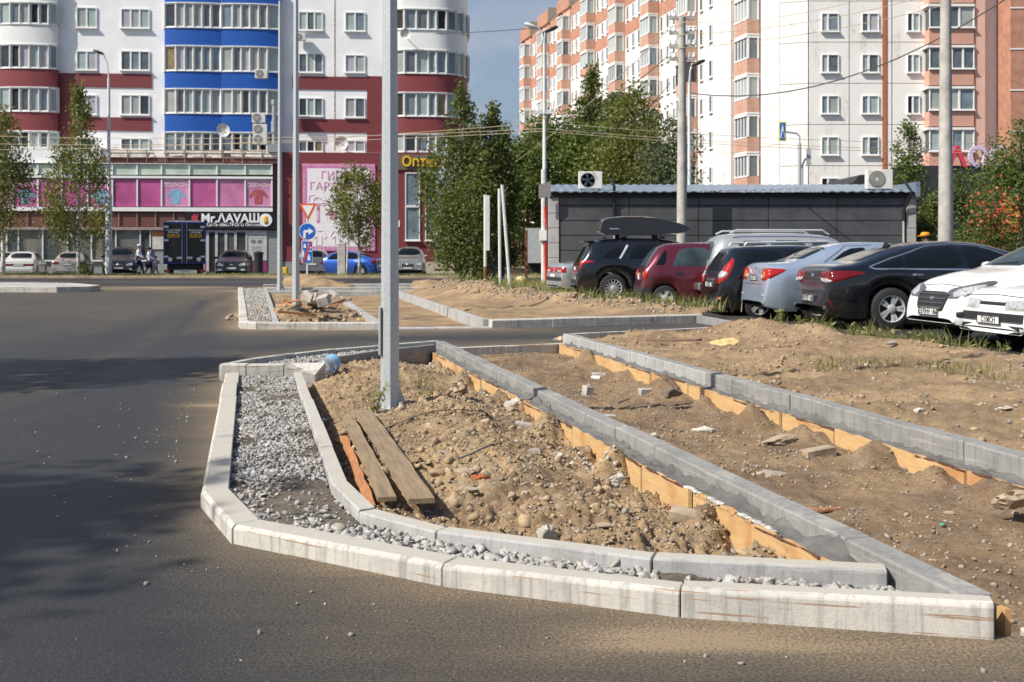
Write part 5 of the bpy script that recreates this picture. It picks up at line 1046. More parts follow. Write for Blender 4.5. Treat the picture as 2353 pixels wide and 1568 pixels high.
block(1351, 908, W2, (.085, .10, .10), (0, 8, 25), R_CON, 'small tan paving block standing on the walkway'); block(1484, 908, W2, (.13, .10, .07), (0, 0, 12), R_CON, 'flat grey paving block lying by a heap on the walkway'); block(1880, 1048, W2, (.22, .10, .06), (0, -6, 18), R_TAN, 'long brown concrete fragment lying on the walkway'); block(1378, 868, W2, (.16, .06, .06), (0, 0, -18), R_CON, 'thin pale block behind the grey kerb'); block(1205, 1010-30, B, (.14, .08, .03), (0, 8, -20), R_CON, 'flat grey slab chip under the white lime lump')
block(1580, 1195, B, (.17, .09, .05), (8, 6, -25), R_TAN, 'pinkish broken slab near the middle formwork boards'); block(1370, 870, W2, (.10, .06, .03), (0, 0, -20), M('foam_white', (.75, .77, .78), .8), 'white foam block just behind the grey kerb')
# planks
pk = empty('plank_pile', (0, 0, 0), 0, 'three old weathered planks lying along the thin kerb', 'planks')
def plank(a, b, w_, t, mat, lift, nm='plank'):
    a = G(*a, .03); b = G(*b, .03); d = (b-a); L = d.length; ang = math.atan2(d.y, d.x); n = 14; mb = MB(); vs = []; rr = random.Random(int(L*1000))
    for i in range(n+1):
        x = L*i/n; e = [rr.uniform(-.006, .006) for _ in range(2)]; zz = lift+.012*math.sin(i/n*3)
        vs += [(x, -w_/2+e[0], zz), (x, w_/2+e[1], zz), (x, w_/2+e[1], zz+t), (x, -w_/2+e[0], zz+t)]
    fs = [(4*i+k, 4*i+(k+1) % 4, 4*i+4+(k+1) % 4, 4*i+4+k) for i in range(n) for k in range(4)]+[(3, 2, 1, 0), (4*n, 4*n+1, 4*n+2, 4*n+3)]
    mb.add(vs, fs); return mb.build(nm, mat, pk, bevel=None, loc=(a.x, a.y, a.z), rz=ang)
plank((788, 1000), (852, 1160), .045, .018, PLANK_FRESH, -.022); plank((796, 964), (890, 1160), .085, .022, PLANK, .014); plank((832, 962), (968, 1178), .125, .024, PLANK, .040)
# black strapping and cables
STRAP = M('black_strap', (.035, .035, .038), .45, var=.2)
def strap(label, pts, w_=.02, lifts=None):
    P = []
    for i, (px, py) in enumerate(pts):
        q = G(px, py, 0.)
        for _ in range(5): q = G(px, py, float(z_bed1(np.array([q.x]), np.array([q.y]))[0])+(lifts[i] if lifts else .012))
        P.append(q)
    Q = []
    for i in range(len(P)-1):
        for k in range(5): Q.append(P[i].lerp(P[i+1], k/5))
    Q.append(P[-1]); mb = MB(); vs = []
    for i, q in enumerate(Q):
        d = (Q[min(i+1, len(Q)-1)]-Q[max(0, i-1)]).normalized(); sd = d.cross(Vector((0, .25, 1))).normalized()*w_/2; up = Vector((0, -.3, 1)).normalized()*.004; vs += [q-sd, q+sd, q+sd+up, q-sd+up]
    n = len(Q); mb.add(vs, [(4*i+k, 4*i+(k+1) % 4, 4*i+4+(k+1) % 4, 4*i+4+k) for i in range(n-1) for k in range(4)]+[(3, 2, 1, 0), (4*n-4, 4*n-3, 4*n-2, 4*n-1)]); tag(mb.build('plastic_strap', STRAP), label, 'strap')
strap('long flat black plastic strap crossing the middle of the mound', [(1035, 1062), (1080, 1045), (1130, 1022), (1190, 1012)], .022, [.01, .02, .03, .01])
strap('curled black cable over the earth below the lamp pole', [(885, 985), (920, 972), (960, 955), (1010, 945), (1060, 942), (1110, 945), (1130, 962)], .014, [.01, .015, .02, .02, .03, .05, .01])
strap('short black strap ends beside the planks', [(918, 1055), (945, 1042), (975, 1038)], .018); strap('thin black strip right of the planks', [(925, 1068), (960, 1062), (1000, 1060)], .016); strap('small looped wire sticking up beside the formwork', [(1305, 1015), (1330, 1000), (1342, 965), (1362, 955), (1372, 968), (1374, 985)], .010, [.01, .02, .09, .11, .09, .05]); strap('dark plastic strip sticking out near the broken red brick', [(1480, 1082), (1505, 1070), (1530, 1078)], .018, [.01, .04, .02])
mb = MB(); q = G(1420, 925, -.06); mb.tube([q, q+Vector((.12, .14, .015))], .007, 6); tag(mb.build('stick', M('wood_stick', (.2, .12, .07), .9)), 'thin brown stick on the walkway near the upright block', 'stick')
# plastic bottles and litter
PET = M('clear_plastic', (.80, .86, .92), .08, var=.1, vs=8); PET.node_tree.nodes['Principled BSDF'].inputs['Transmission Weight'].default_value = .75
def bottle(px, py, zf, r, L, rot, label, cap=None, lbl=None):
    q = G(px, py, 0.)
    for _ in range(5): q = G(px, py, float(zf(np.array([q.x]), np.array([q.y]))[0]))
    th = empty('plastic_bottle', (q.x, q.y, q.z+r*1.15), 0, label, 'bottle'); th.rotation_euler = [R(a) for a in rot]
    mb = MB(); mb.lathe([(r*.15, -L*.48), (r*.6, -L*.5), (r*.95, -L*.44), (r, -L*.38)]+[(r*(1-.05*(k % 2)), -L*.34+k*L*.085) for k in range(8)]+[(r*.9, L*.34), (r*.4, L*.46), (r*.27, L*.48), (r*.27, L*.55)], 20); mb.build('body', PET, th, smooth=True)
    if lbl: mb = MB(); mb.lathe([(r*1.01, -L*.02), (r*1.01, L*.26)], 20, caps=False); mb.build('label', lbl, th, smooth=True)
    mb = MB(); mb.lathe([(r*.32, L*.53), (r*.32, L*.6)], 12); mb.build('cap', cap or SBLUE, th)
bottle(757, 862, B, .09, .24, (70, 10, 150), 'dented clear water bottle with a blue band lying by the white kerb block', lbl=M('bottle_label', (.2, .42, .68), .4)); bottle(1288, 797, W2, .07, .2, (75, 0, 60), 'clear bottle with an orange band at the far end of the walkway', lbl=M('bottle_label_o', (.75, .35, .14), .4), cap=YEL)
def litter(px, py, zf, pts, mat, label, cat, name, t=.004, rz=0., tilt=0.):
    q = G(px, py, 0.)
    for _ in range(5): q = G(px, py, float(zf(np.array([q.x]), np.array([q.y]))[0]))
    mb = MB(); n = len(pts); rr = random.Random(len(label)); ring = [(x, y, t+.25*abs(x)*math.sin(i*2.3)*.3) for i, (x, y) in enumerate(pts)]
    mb.add([(0, 0, t*1.6)]+ring+[(x, y, 0) for x, y in pts], [(0, 1+i, 1+(i+1) % n) for i in range(n)]+[(1+i, 1+n+i, 1+n+(i+1) % n, 1+(i+1) % n) for i in range(n)]+[tuple(range(2*n, n, -1))])
    o = mb.build(name, mat, loc=(q.x, q.y, q.z+.012), rz=rz); o.rotation_euler.x = tilt; tag(o, label, cat); return o
OR = M('orange_scrap', (.62, .17, .05), .7)
litter(787, 846, B, [(-.03, 0), (0, .03), (.06, .01), (.05, -.02)], OR, 'orange plastic scrap beside the dented water bottle', 'scrap', 'plastic_scrap', .02); litter(573, 858, lambda x, y: 0*x+.07, [(-.02, -.02), (-.02, .03), (.03, .02), (.025, -.02)], OR, 'small orange chip on the head of the gravel strip', 'scrap', 'plastic_scrap', .02); litter(742, 973, B, [(-.02, 0), (0, .02), (.03, .01), (.02, -.02)], M('paper_blue_white', (.5, .62, .75), .7, var=.3, vs=60), 'blue and white paper scrap in the trench by the thin kerb', 'paper', 'paper_scrap', .02)
litter(1395, 975-15, W2, [(-.07, -.005), (-.07, .005), (.07, .005), (.07, -.005)], M('straw_white', (.7, .7, .75), .5), 'white drinking straw on the walkway', 'straw', 'drinking_straw', .008, .1); litter(1650, 855-12, W2, [(-.012, -.02), (-.012, .05), (.012, .05), (.012, -.02)], M('wrapper_purple', (.42, .25, .45), .5, var=.4, vs=50), 'crumpled purple wrapper at the foot of the far formwork', 'wrapper', 'wrapper', .03)
litter(1545, 786, B3, [(-.35, -.04), (-.3, .05), (.1, .07), (.38, .03), (.3, -.03), (0, -.06)], M('brown_board_scrap', (.2, .11, .075), .8), 'thin brown sheet lying on the sandy bed', 'sheet', 'board_scrap', .012); litter(1860, 1178, W2, [(-.16, -.03), (-.1, .035), (.1, .03), (.17, -.01), (.05, -.04)], M('bark_scrap', (.42, .2, .1), .9, var=.3, vs=30), 'orange strip of bark pressed into the walkway', 'bark', 'bark_scrap', .008); litter(2165, 1212, W2, [(-.015, 0), (0, .015), (.02, 0), (0, -.015)], M('green_glass', (.1, .4, .24), .2), 'small green glass shard on the walkway', 'glass', 'glass_shard', .006)
litter(1510, 870-3, B3, [(-.03, -.03), (-.03, .03), (.03, .03), (.03, -.03)], OR, 'small orange chip on the sandy bed', 'scrap', 'plastic_scrap', .03) if False else None
rock(1665, 797, B3, 84, M('sponge_yellow', (.58, .42, .19), .85, var=.25, vs=12, bump=.6, bs=40), 'crumpled yellow foam sheet on the sandy bed', 'foam', flat=.55, elong=1.2, name='foam_sheet')
# lumber and paving blocks heaped round the far pole
lh = empty('lumber_heap', (0, 0, 0), 0, 'heap of splintered orange planks round the far lamp pole', 'lumber'); rr = random.Random(12)
for i in range(26):
    px, py = rr.uniform(672, 775), rr.uniform(676, 706); q = G(px, py, .3); L = rr.uniform(.35, .75); mb = MB(); mb.box((0, 0, 0), (L, rr.uniform(.08, .16), .03)); o = mb.build('plank', PLANK_FRESH if rr.random() < .6 else PLANK, lh, loc=(q.x, q.y, .2+rr.uniform(-.05, .2))); o.rotation_euler = (rr.uniform(-.5, .5), rr.uniform(-.5, .5), rr.uniform(0, 3.1))
lb_ = ['lowest', 'middle', 'topmost', 'tilted', 'leaning']
for i, (px, py) in enumerate(((712, 675), (722, 672), (716, 664), (736, 676), (744, 682))):
    q = G(px, py+14, .45); block(px, py+30, lambda x, y: 0*x+.3, (.22, .2, .16), (rr.uniform(-25, 25), rr.uniform(-25, 25), rr.uniform(0, 90)), R_CON, '%s grey paving block on the lumber heap' % lb_[i], chip=False, lift=.1)
# waste bin, bollards, yellow box and concrete hemispheres
q = A(594, 600, 67.5); th = empty('litter_bin', (q.x, 67.5, 0), 0, 'slim black litter bin beside the magenta entrance panel', 'bin'); mb = MB(); mb.lathe([(.27, 0), (.27, 1.2)], 14); mb.build('body', M('bin_black', (.02, .022, .025), .5), th, smooth=True, angle=40); mb = MB(); mb.lathe([(.31, 1.2), (.31, 1.32), (.1, 1.4)], 14); mb.build('lid', M('bin_lid', (.03, .032, .035), .5), th)
q = A(653, 618, 66); mb = MB(); mb.bx((-.2, -.2, 0), (.2, .2, .5)); tag(mb.build('storage_box', M('yellow_box', (.7, .45, .05), .5), bevel=.03, loc=(q.x, 66, -.04)), 'small yellow box at the foot of the red wall', 'box')
q = A(656, 500, 69.8); th = empty('gas_cabinet', (q.x, 69.8, 0), 0, 'grey meter cabinet with white bags beside the red wall', 'cabinet'); mb = MB(); mb.tube([(0, 0, -.04), (0, 0, 3)], .05, 6); mb.bx((-.1, -.15, 2.0), (.28, .1, 2.9)); mb.build('cabinet', PAINTP, th); mb = MB(); mb.lathe([(.1, 1.2), (.24, 1.4), (.22, 1.8), (.1, 2.0)], 10); mb.build('bag', FRAME, th, smooth=True)
q = A(549, 0, 60); 
q = A(785.5, 620, 58.6); th = empty('concrete_post', (q.x, 58.6, .1), 0, 'squat concrete post in front of the blue car', 'post'); mb = MB(); mb.box((0, 0, .85), (.42, .25, 1.7)); mb.build('shaft', CONC, th, bevel=.03)
q = A(1197, 608, 47); mb = MB(); mb.lathe([(.3, 0), (.29, .12), (.2, .26), (.02, .31)], 16); tag(mb.build('concrete_hemisphere', M('hemisphere_yellowish', (.55, .45, .25), .9), smooth=True, loc=(q.x, 47, 0)), 'pale concrete half-ball bollard beyond the leaning posts', 'bollard')
q = A(1150, 540, 53.5); th = empty('info_board', (q.x, 53.5, 0), 0, 'tall blue info board half hidden behind the birches', 'sign'); mb = MB(); mb.bx((-.12, 0, .0), (.2, .08, 1.5)); mb.bx((-.5, 0, 2.2), (.15, .08, 2.9)); mb.bx((-.05, .02, 1.5), (.05, .06, 2.2)); mb.build('panel', SBLUE, th)
# iron fence and lorry body glimpsed under the trees
q = A(1215, 590, 56); th = empty('iron_fence', (q.x-1.2, 56, 0), 0, 'rusty iron fence under the trees left of the kiosk', 'fence'); mb = MB(); mb.bx((1.0, -.05, 0), (1.15, .05, 2.4)); mb.build('post', RUSTY, th)
for k in range(14): mb = MB(); mb.tube([(-1+.14*k, 0, .1), (-1+.14*k, 0, 1.9)], .018, 5); mb.build('bar', RUSTY, th)
q = A(1235, 590, 60); th = empty('box_trailer', (q.x, 60, 0), 0, 'grey box body glimpsed between the trees and the kiosk', 'trailer'); mb = MB(); mb.bx((-.6, 0, .75), (1.5, 3, 2.6)); mb.build('box', M('trailer_grey', (.42, .44, .46), .5), th); mb = MB(); mb.bx((-.4, .3, 0), (1.3, 2.5, .74)); mb.build('undercarriage', KJ, th)
# ------------------------------------------------------------------ cars
TYRE = M('tyre_rubber', (.018, .018, .019), .85, var=.2, vs=20); RIMS = M('rim_silver', (.62, .63, .64), .35, .35, var=.08); RIMD = M('rim_dark', (.02, .02, .02), .6, var=0)
GLASS_T = M('car_glass_tinted', (.008, .011, .016), .03, var=0, spec=.5); GLASS_L = M('car_glass_clear', (.045, .065, .075), .03, var=.3, vs=1.5, spec=.5); GLASS_T.node_tree.nodes['Principled BSDF'].inputs['IOR'].default_value = 1.16; GLASS_L.node_tree.nodes['Principled BSDF'].inputs['IOR'].default_value = 1.25; TRIM = M('trim_black', (.02, .02, .021), .55, var=.1); CHROME = M('trim_chrome', (.62, .64, .66), .15, .9, var=0)
LRED = M('lamp_red', (.15, .004, .005), .12, var=.15, vs=25, coat=.25); LREDB = M('lamp_red_bright', (.36, .012, .008), .12, var=.1, coat=.25); LWHT = M('lamp_clear', (.55, .56, .56), .08, var=.25, vs=25, metal=.3, coat=.25); LSMK = M('lamp_smoke', (.10, .105, .11), .12, var=.2, vs=20, coat=.25); LAMB = M('lamp_amber', (.62, .2, .02), .12, var=.1, coat=.25); PLATE = M('plate_white', (.74, .74, .72), .4, var=0); PLTXT = M('plate_text', (.02, .02, .02), .5, var=0); SEAM = M('panel_gap', (.006, .006, .006), .7, var=0)
def paint(name, col, metal=.4, rough=.28, dirt=(.2, .17, .13), amt=.25):
    m, t, b = nodes(name); c = coords(t, 'Object'); s = NN(t, 'ShaderNodeSeparateXYZ'); t.links.new(c, s.inputs[0])
    n = noise_tex(t, c, 5, 6, .65); lowz = math_(t, 'MULTIPLY', ramp(t, math_(t, 'DIVIDE', s.outputs[2], 1.0), [(.2, 1), (.75, .1)]), ramp(t, n, [(.35, 0), (.65, 1)]))
    f = math_(t, 'MULTIPLY', lowz, amt); t.links.new(mixc(t, f, col, dirt), b.inputs['Base Color'])
    b.inputs['Metallic'].default_value = metal; b.inputs['Coat Weight'].default_value = 1.; b.inputs['Coat Roughness'].default_value = .05
    t.links.new(ramp(t, f, [(0, rough), (.25, .6)]), b.inputs['Roughness']); return m
def cat_interp(pts, x):
    "piecewise monotone smooth interpolation"
    xs = [p[0] for p in pts]; ys = [p[1] for p in pts]
    if x <= xs[0]: return ys[0]
    if x >= xs[-1]: return ys[-1]
    i = max(k for k in range(len(xs)-1) if xs[k] <= x); t = (x-xs[i])/(xs[i+1]-xs[i]); return ys[i]+(ys[i+1]-ys[i])*t
def smooth_poly(pts, it=2):
    "corner cutting, end points kept"
    for _ in range(it):
        q = [pts[0]]
        for a, b in zip(pts[:-1], pts[1:]): q += [(a[0]*.8+b[0]*.2, a[1]*.8+b[1]*.2), (a[0]*.2+b[0]*.8, a[1]*.2+b[1]*.8)]
        pts = q+[pts[-1]]
    return pts
def wheel_meshes(r, w_, style):
    mb = MB(); T = Matrix.Rotation(R(90), 4, 'X')                      # axis along -y, outer face at -y... local z -> -y
    mb.lathe([(r*.62, -w_/2), (r*.9, -w_/2), (r*.97, -w_*.42), (r, -w_*.3), (r, w_*.3), (r*.97, w_*.42), (r*.9, w_/2), (r*.66, w_/2), (r*.64, w_*.40)], 32, 0, T, caps=False)
    ty = mb.mesh('wheel', TYRE, True, 40); mb = MB(); ri = r*.66
    mb.lathe([(ri, w_*.45), (ri*.94, w_*.47), (ri*.9, w_*.40), (ri*.88, -w_*.2)], 32, 0, T, caps=False); mb.lathe([(ri*.9, w_*.05), (.02, w_*.05)], 24, 1, T, caps=False)
    if style == 'spokes':
        for k in range(14):
            a = 2*math.pi*k/14; M2 = T @ Matrix.Rotation(a, 4, 'Z'); mb.bx((.04, -.011, w_*.22), (ri*.95, .011, w_*.42), 0, M2)
    elif style == 'split':
        for k in range(5):
            for d in (-.16, .16): a = 2*math.pi*k/5+d; M2 = T @ Matrix.Rotation(a, 4, 'Z'); mb.add([(.05, -.018, w_*.36), (.05, .018, w_*.36), (ri*.93, .022, w_*.42), (ri*.93, -.022, w_*.42), (.05, -.018, w_*.15), (.05, .018, w_*.15), (ri*.93, .022, w_*.2), (ri*.93, -.022, w_*.2)], [(0, 1, 2, 3), (0, 4, 5, 1), (1, 5, 6, 2), (2, 6, 7, 3), (3, 7, 4, 0)], 0, M2)
    else:
        for k in range(7): a = 2*math.pi*k/7; M2 = T @ Matrix.Rotation(a, 4, 'Z'); mb.bx((.04, -.028, w_*.2), (ri*.93, .028, w_*.40), 0, M2)
    mb.lathe([(.07, w_*.2), (.07, w_*.42), (.05, w_*.46), (.0, w_*.46)], 14, 0, T, caps=False); return ty, mb.mesh('rim', [RIMS, RIMD], True, 30)
_WH = {}
class Car:
    def __init__(s, name, label, loc, heading, L, W, top, belt, wr=.32, axles=None, pmat=None, wheel='split', sill=.2, tum=.17, rear_w=.82, front_w=.74, cat='car', pw=4.5, skirt=None):
        s.L, s.W, s.wr = L, W, wr; s.root = empty(name, (*loc[:2], loc[2]), heading, label, cat); s.pmat = pmat
        top = smooth_poly(top, 2); s.top = top; s.ax = axles or (.78, L-.82); Ra = wr*1.17
        P = []
        for a, b in zip(top[:-1], top[1:]):
            d = math.hypot(b[0]-a[0], b[1]-a[1]); n = max(1, int(d/.045))
            for i in range(n): P.append((a[0]+(b[0]-a[0])*i/n, a[1]+(b[1]-a[1])*i/n))
        P.append(top[-1]); rz = max(p[1] for p in top); belt_z = lambda x: cat_interp(belt, x)
        V = []; m_ = 9
        for x, zt_ in P:
            zl = sill+.10*max(0, 1-x/.35)+.10*max(0, 1-(L-x)/.35)
            for a in s.ax:
                dx = abs(x-a)
                if dx < Ra: zl = max(zl, wr+math.sqrt(Ra*Ra-dx*dx))
            dr = min(1, x/.42); df = min(1, (L-x)/.75); wp = W/2*(rear_w+(1-rear_w)*math.sqrt(max(0, 1-(1-dr)**2)))*(front_w+(1-front_w)*math.sqrt(max(0, 1-(1-df)**2)))
            zb = min(belt_z(x), zt_-.035); zl = min(zl, zb-.03) if zb > sill+.06 else min(zl, zb-.01)
            hgt = max(.0, zt_-zb); sec = [(wp*.5, zl+.0), (wp*.93, zl), (wp*.975, zl+min(.05, (zb-zl)*.2)), (wp*.995, zl+(zb-zl)*.42), (wp, zl+(zb-zl)*.68), (wp*.985, zl+(zb-zl)*.9), (wp*.955, zb)]
            for j in range(1, m_+1):
                th_ = math.pi/2*j/m_; cy = math.cos(th_)**(2/pw) if j < m_ else 0; cz = math.sin(th_)**(2/2.6); z = zb+hgt*cz; u = (z-zb)/max(.2, rz-.9); sec.append((wp*.955*(1-tum*min(1, max(0, u))*1.1)*cy, z))
            V.append([(x, q[0], q[1]) for q in sec])
        n = len(V); k = len(V[0]); mb = MB()
        flat = [q for r_ in V for q in r_]+[(q[0], -q[1], q[2]) for r_ in V for q in r_]; o2 = n*k; fs = []
        for i in range(n-1):
            for j in range(k-1): fs.append((i*k+j, (i+1)*k+j, (i+1)*k+j+1, i*k+j+1)); fs.append((o2+i*k+j, o2+i*k+j+1, o2+(i+1)*k+j+1, o2+(i+1)*k+j))
            fs.append((i*k, o2+i*k, o2+(i+1)*k, (i+1)*k))
        mb.add(flat, fs); me = mb.mesh('body', [pmat, TRIM], True, 38)
        bm = bmesh.new(); bm.from_mesh(me); bmesh.ops.remove_doubles(bm, verts=bm.verts, dist=.0008); bmesh.ops.recalc_face_normals(bm, faces=bm.faces)
        for f in bm.faces:
            c = f.calc_center_median()
            if abs(f.normal.z) > .8 and c.z < .75 and f.normal.z < 0: f.material_index = 1
            if skirt and c.z < skirt(c.x): f.material_index = 1
        bm.to_mesh(me); me.set_sharp_from_angle(angle=R(42)); s.bvh = BVHTree.FromBMesh(bm); bm.free()
        s.body = bpy.data.objects.new('body', me); link(s.body, s.root)
        # dark floor pan closing the wheel wells
        mb = MB(); mb.bx((.25, -W*.36, sill+.02), (L-.3, W*.36, .62)); mb.build('underbody', TRIM, s.root)
        key = (round(wr, 3), wheel)
        if key not in _WH: _WH[key] = wheel_meshes(wr, .2 if wr < .34 else .23, wheel)
        ty, rm = _WH[key]
        for a in s.ax:
            for sd in (-1, 1):
                q = inst('wheel', ty, s.root, (a, sd*(W/2-.115), wr), (0, 0, 0 if sd < 0 else math.pi)); inst('rim', rm, q)
    def hit(s, o, d):
        h = s.bvh.ray_cast(Vector(o), Vector(d).normalized())
        if h[0] is None: h = s.bvh.find_nearest(Vector(o)+Vector(d).normalized()*(Vector(o).length*.8))
        return h[0], h[1]
    def patch(s, name, poly, view, mat, off=.006, mirror=True, parent=None, rings=5, dens=.05, smoothing=True):
        """polygon laid on the body: view side (x,z), rear/front (y,z), top (x,y), rq/fq quarter views (t,z)"""
        if smoothing: poly = smooth_poly(list(poly)+[poly[0]], 1)[:-1]
        P = []
        for a, b in zip(poly, poly[1:]+poly[:1]):
            n = max(1, int(math.hypot(b[0]-a[0], b[1]-a[1])/dens))
            for i in range(n): P.append((a[0]+(b[0]-a[0])*i/n, a[1]+(b[1]-a[1])*i/n))
        cx = sum(p[0] for p in P)/len(P); cy = sum(p[1] for p in P)/len(P)
        L, W = s.L, s.W
        def ray(u, v):
            if view == 'side': return (u, -W-2, v), (0, 1, 0)
            if view == 'rear': return (-3, u, v), (1, 0, 0)
            if view == 'front': return (L+3, u, v), (-1, 0, 0)
            if view == 'top': return (u, v, 6), (0, 0, -1)
            if view == 'rq':   # rear right corner, t grows from the rear middle round to the side
                d = Vector((1, 1, 0)).normalized(); t = Vector((1, -1, 0)).normalized(); o = Vector((0, -W/2, 0))+t*u-d*4; return (o.x, o.y, v), d
            if view == 'fq':
                d = Vector((-1, 1, 0)).normalized(); t = Vector((-1, -1, 0)).normalized(); o = Vector((L, -W/2, 0))+t*u-d*4; return (o.x, o.y, v), d
        vs = []; n = len(P)
        for r_ in range(rings):
            k = 1-r_/rings
            for p in P:
                o, d = ray(cx+(p[0]-cx)*k, cy+(p[1]-cy)*k); h, nn = s.hit(o, d); vs.append(h+(nn if nn.dot(Vector(d)) < 0 else -nn)*(off if r_ else off*.3))
        o, d = ray(cx, cy); h, nn = s.hit(o, d); vs.append(h-Vector(d).normalized()*off)
        fs = [(r_*n+i, r_*n+(i+1) % n, (r_+1)*n+(i+1) % n, (r_+1)*n+i) for r_ in range(rings-1) for i in range(n)]+[((rings-1)*n+i, (rings-1)*n+(i+1) % n, rings*n) for i in range(n)]
        out = []
        for sg_ in ((1, -1) if mirror else (1,)):
            mb = MB(); mb.add([(q.x, q.y*sg_, q.z) for q in vs], fs); out.append(mb.build(name, mat, parent or s.root, smooth=True))
        return out[0]
    def strip(s, name, pts, view, w_, mat, off=.007, mirror=True, parent=None):
        "thin raised line following the body (trim, seams)"
        Q = []
        for a, b in zip(pts[:-1], pts[1:]):
            n = max(1, int(math.hypot(b[0]-a[0], b[1]-a[1])/.06))
            for i in range(n): Q.append((a[0]+(b[0]-a[0])*i/n, a[1]+(b[1]-a[1])*i/n))
        Q.append(pts[-1]); vs = []
        for u, v in Q:
            o, d = ((u, -s.W-2, v), (0, 1, 0)) if view == 'side' else ((-3, u, v), (1, 0, 0)) if view == 'rear' else ((s.L+3, u, v), (-1, 0, 0)) if view == 'front' else ((u, v, 6), (0, 0, -1))
            h, nn = s.hit(o, d); nn = nn if nn.dot(Vector(d)) < 0 else -nn; vs.append((h, nn))
        for sg_ in ((1, -1) if mirror else (1,)):
            mb = MB(); ring = []
            for i, (h, nn) in enumerate(vs):
                t = (vs[min(i+1, len(vs)-1)][0]-vs[max(i-1, 0)][0]).normalized(); sd = t.cross(nn).normalized()*w_/2; q0, q1, q2, q3 = h-sd-nn*.004, h+sd-nn*.004, h+sd+nn*off, h-sd+nn*off; ring += [q0, q1, q2, q3]
            n = len(vs); mb.add([(q.x, q.y*sg_, q.z) for q in ring], [(4*i+a, 4*i+(a+1) % 4, 4*i+4+(a+1) % 4, 4*i+4+a) for i in range(n-1) for a in range(4)]+[(3, 2, 1, 0), (4*n-4, 4*n-3, 4*n-2, 4*n-1)]); mb.build(name, mat, parent or s.root)
    def plate(s, end, z, txt=None, y=0., h=.112, w_=.52):
        x = 0; o, d = ((-3, y, z), (1, 0, 0)) if end == 'rear' else ((s.L+3, y, z), (-1, 0, 0)); hp, nn = s.hit(o, d)
        sx = -1 if end == 'rear' else 1; X = hp.x+sx*.02; p = MB(); p.bx((X-.012, y-w_/2, z-h/2), (X+.012, y+w_/2, z+h/2)); pl_ = p.build('number_plate', PLATE, s.root, bevel=.004)
        p = MB()
        for a, b in (((-w_/2, -h/2), (w_/2, -h/2+.012)), ((-w_/2, h/2-.012), (w_/2, h/2)), ((-w_/2, -h/2), (-w_/2+.012, h/2)), ((w_/2-.012, -h/2), (w_/2, h/2))): p.bx((X+sx*.005, y+a[0]-.006*(1 if a[0] < 0 and b[0] < 0 else 0), z+a[1]), (X+sx*.016, y+b[0]+.006*(1 if a[0] > 0 and b[0] > 0 else 0), z+b[1]))
        p.build('plate_frame', TRIM, pl_)
        if txt: text('plate_text', txt, .105, pl_, (X+sx*.0145, y, z-.036), (R(90), 0, R(-90) if end == 'rear' else R(90)), PLTXT, .001, 'CENTER', .002, .86)
    def mirror_(s, x, z, mat):
        for sg_ in (-1, 1):
            o, d = (x, sg_*3, z), (0, -sg_, 0); h, nn = s.hit(o, d); mb = MB(); mb.lathe([(.02, -.09), (.075, -.07), (.085, .0), (.075, .07), (.02, .09)], 12, M=Matrix.Translation((x, h.y+sg_*.12, z+.04)) @ Matrix.Rotation(R(90), 4, 'X') @ Matrix.Diagonal((.8, .85, 1.1, 1))); mb.tube([(x, h.y, z), (x, h.y+sg_*.1, z+.02)], .025, 5); mb.build('mirror', mat, s.root, smooth=True)
    def handle(s, x, z, mat=None, w_=.18): s.strip('door_handle', [(x, z), (x+w_, z)], 'side', .032, mat or s.pmat, .028)
def glasshouse(c, sides, rear, front, gm, rv='rear', side_off=.006):
    for q in sides: c.patch('side_window', q, 'side', gm, side_off)
    if rear: c.patch('rear_window', rear, rv, gm, .006, False, rings=6)
    if front: c.patch('windscreen', front, 'front', gm, .006, False, rings=6)

def place(px, py, z=0.): q = G(px, py, z); return (q.x, q.y, z)
HD = R(4)
def from_wheel(c_axle, W, wheelpos, heading):
    "location of the rear middle so that the right rear wheel stands at wheelpos"
    d = Vector((math.cos(heading), math.sin(heading))); n = Vector((math.sin(heading), -math.cos(heading))); q = Vector(wheelpos[:2])-d*c_axle-n*(W/2-.1); return (q.x, q.y, 0)

# --- black sedan (nearest of the dark cars)
PB = paint('paint_black', (.006, .007, .010), .3, .2, amt=.12)
top = [(.0, .38), (.02, .62), (.05, .82), (.10, 1.00), (.20, 1.065), (.55, 1.10), (1.05, 1.29), (1.6, 1.43), (2.2, 1.475), (2.8, 1.44), (3.3, 1.31), (3.85, 1.06), (4.0, 1.0), (4.4, .92), (4.7, .78), (4.82, .6), (4.86, .36)]
belt = [(0, .92), (.5, .98), (1.2, 1.0), (2.5, .97), (3.6, .93), (4.2, .84), (4.86, .62)]
c = Car('sedan', 'black sedan with chrome-rimmed windows and dark red tail lights', from_wheel(1.08, 1.86, place(2045, 758), HD), HD, 4.86, 1.86, top, belt, .345, (1.08, 3.88), PB, 'split', .18, .2)
sideA = [(.80, 1.02), (1.30, 1.02), (1.30, 1.185), (1.12, 1.14)]; sideB = [(1.33, 1.02), (2.30, 1.005), (2.26, 1.375), (1.75, 1.335), (1.33, 1.205)]; sideC = [(2.40, 1.005), (3.42, .985), (3.10, 1.19), (2.78, 1.34), (2.36, 1.385)]
glasshouse(c, [sideA, sideB, sideC], [(-.60, 1.12), (.60, 1.12), (.52, 1.36), (.3, 1.40), (-.3, 1.40), (-.52, 1.36)], [(-.64, 1.06), (.64, 1.06), (.5, 1.36), (-.5, 1.36)], GLASS_T)
c.strip('window_trim', [(.72, 1.03), (.80, .995), (2.3, .985), (3.50, .965)], 'side', .028, CHROME, .012); c.strip('window_trim', [(.72, 1.03), (1.1, 1.165), (1.35, 1.235), (1.75, 1.365), (2.2, 1.405), (2.7, 1.375), (3.1, 1.22)], 'side', .022, CHROME, .012)
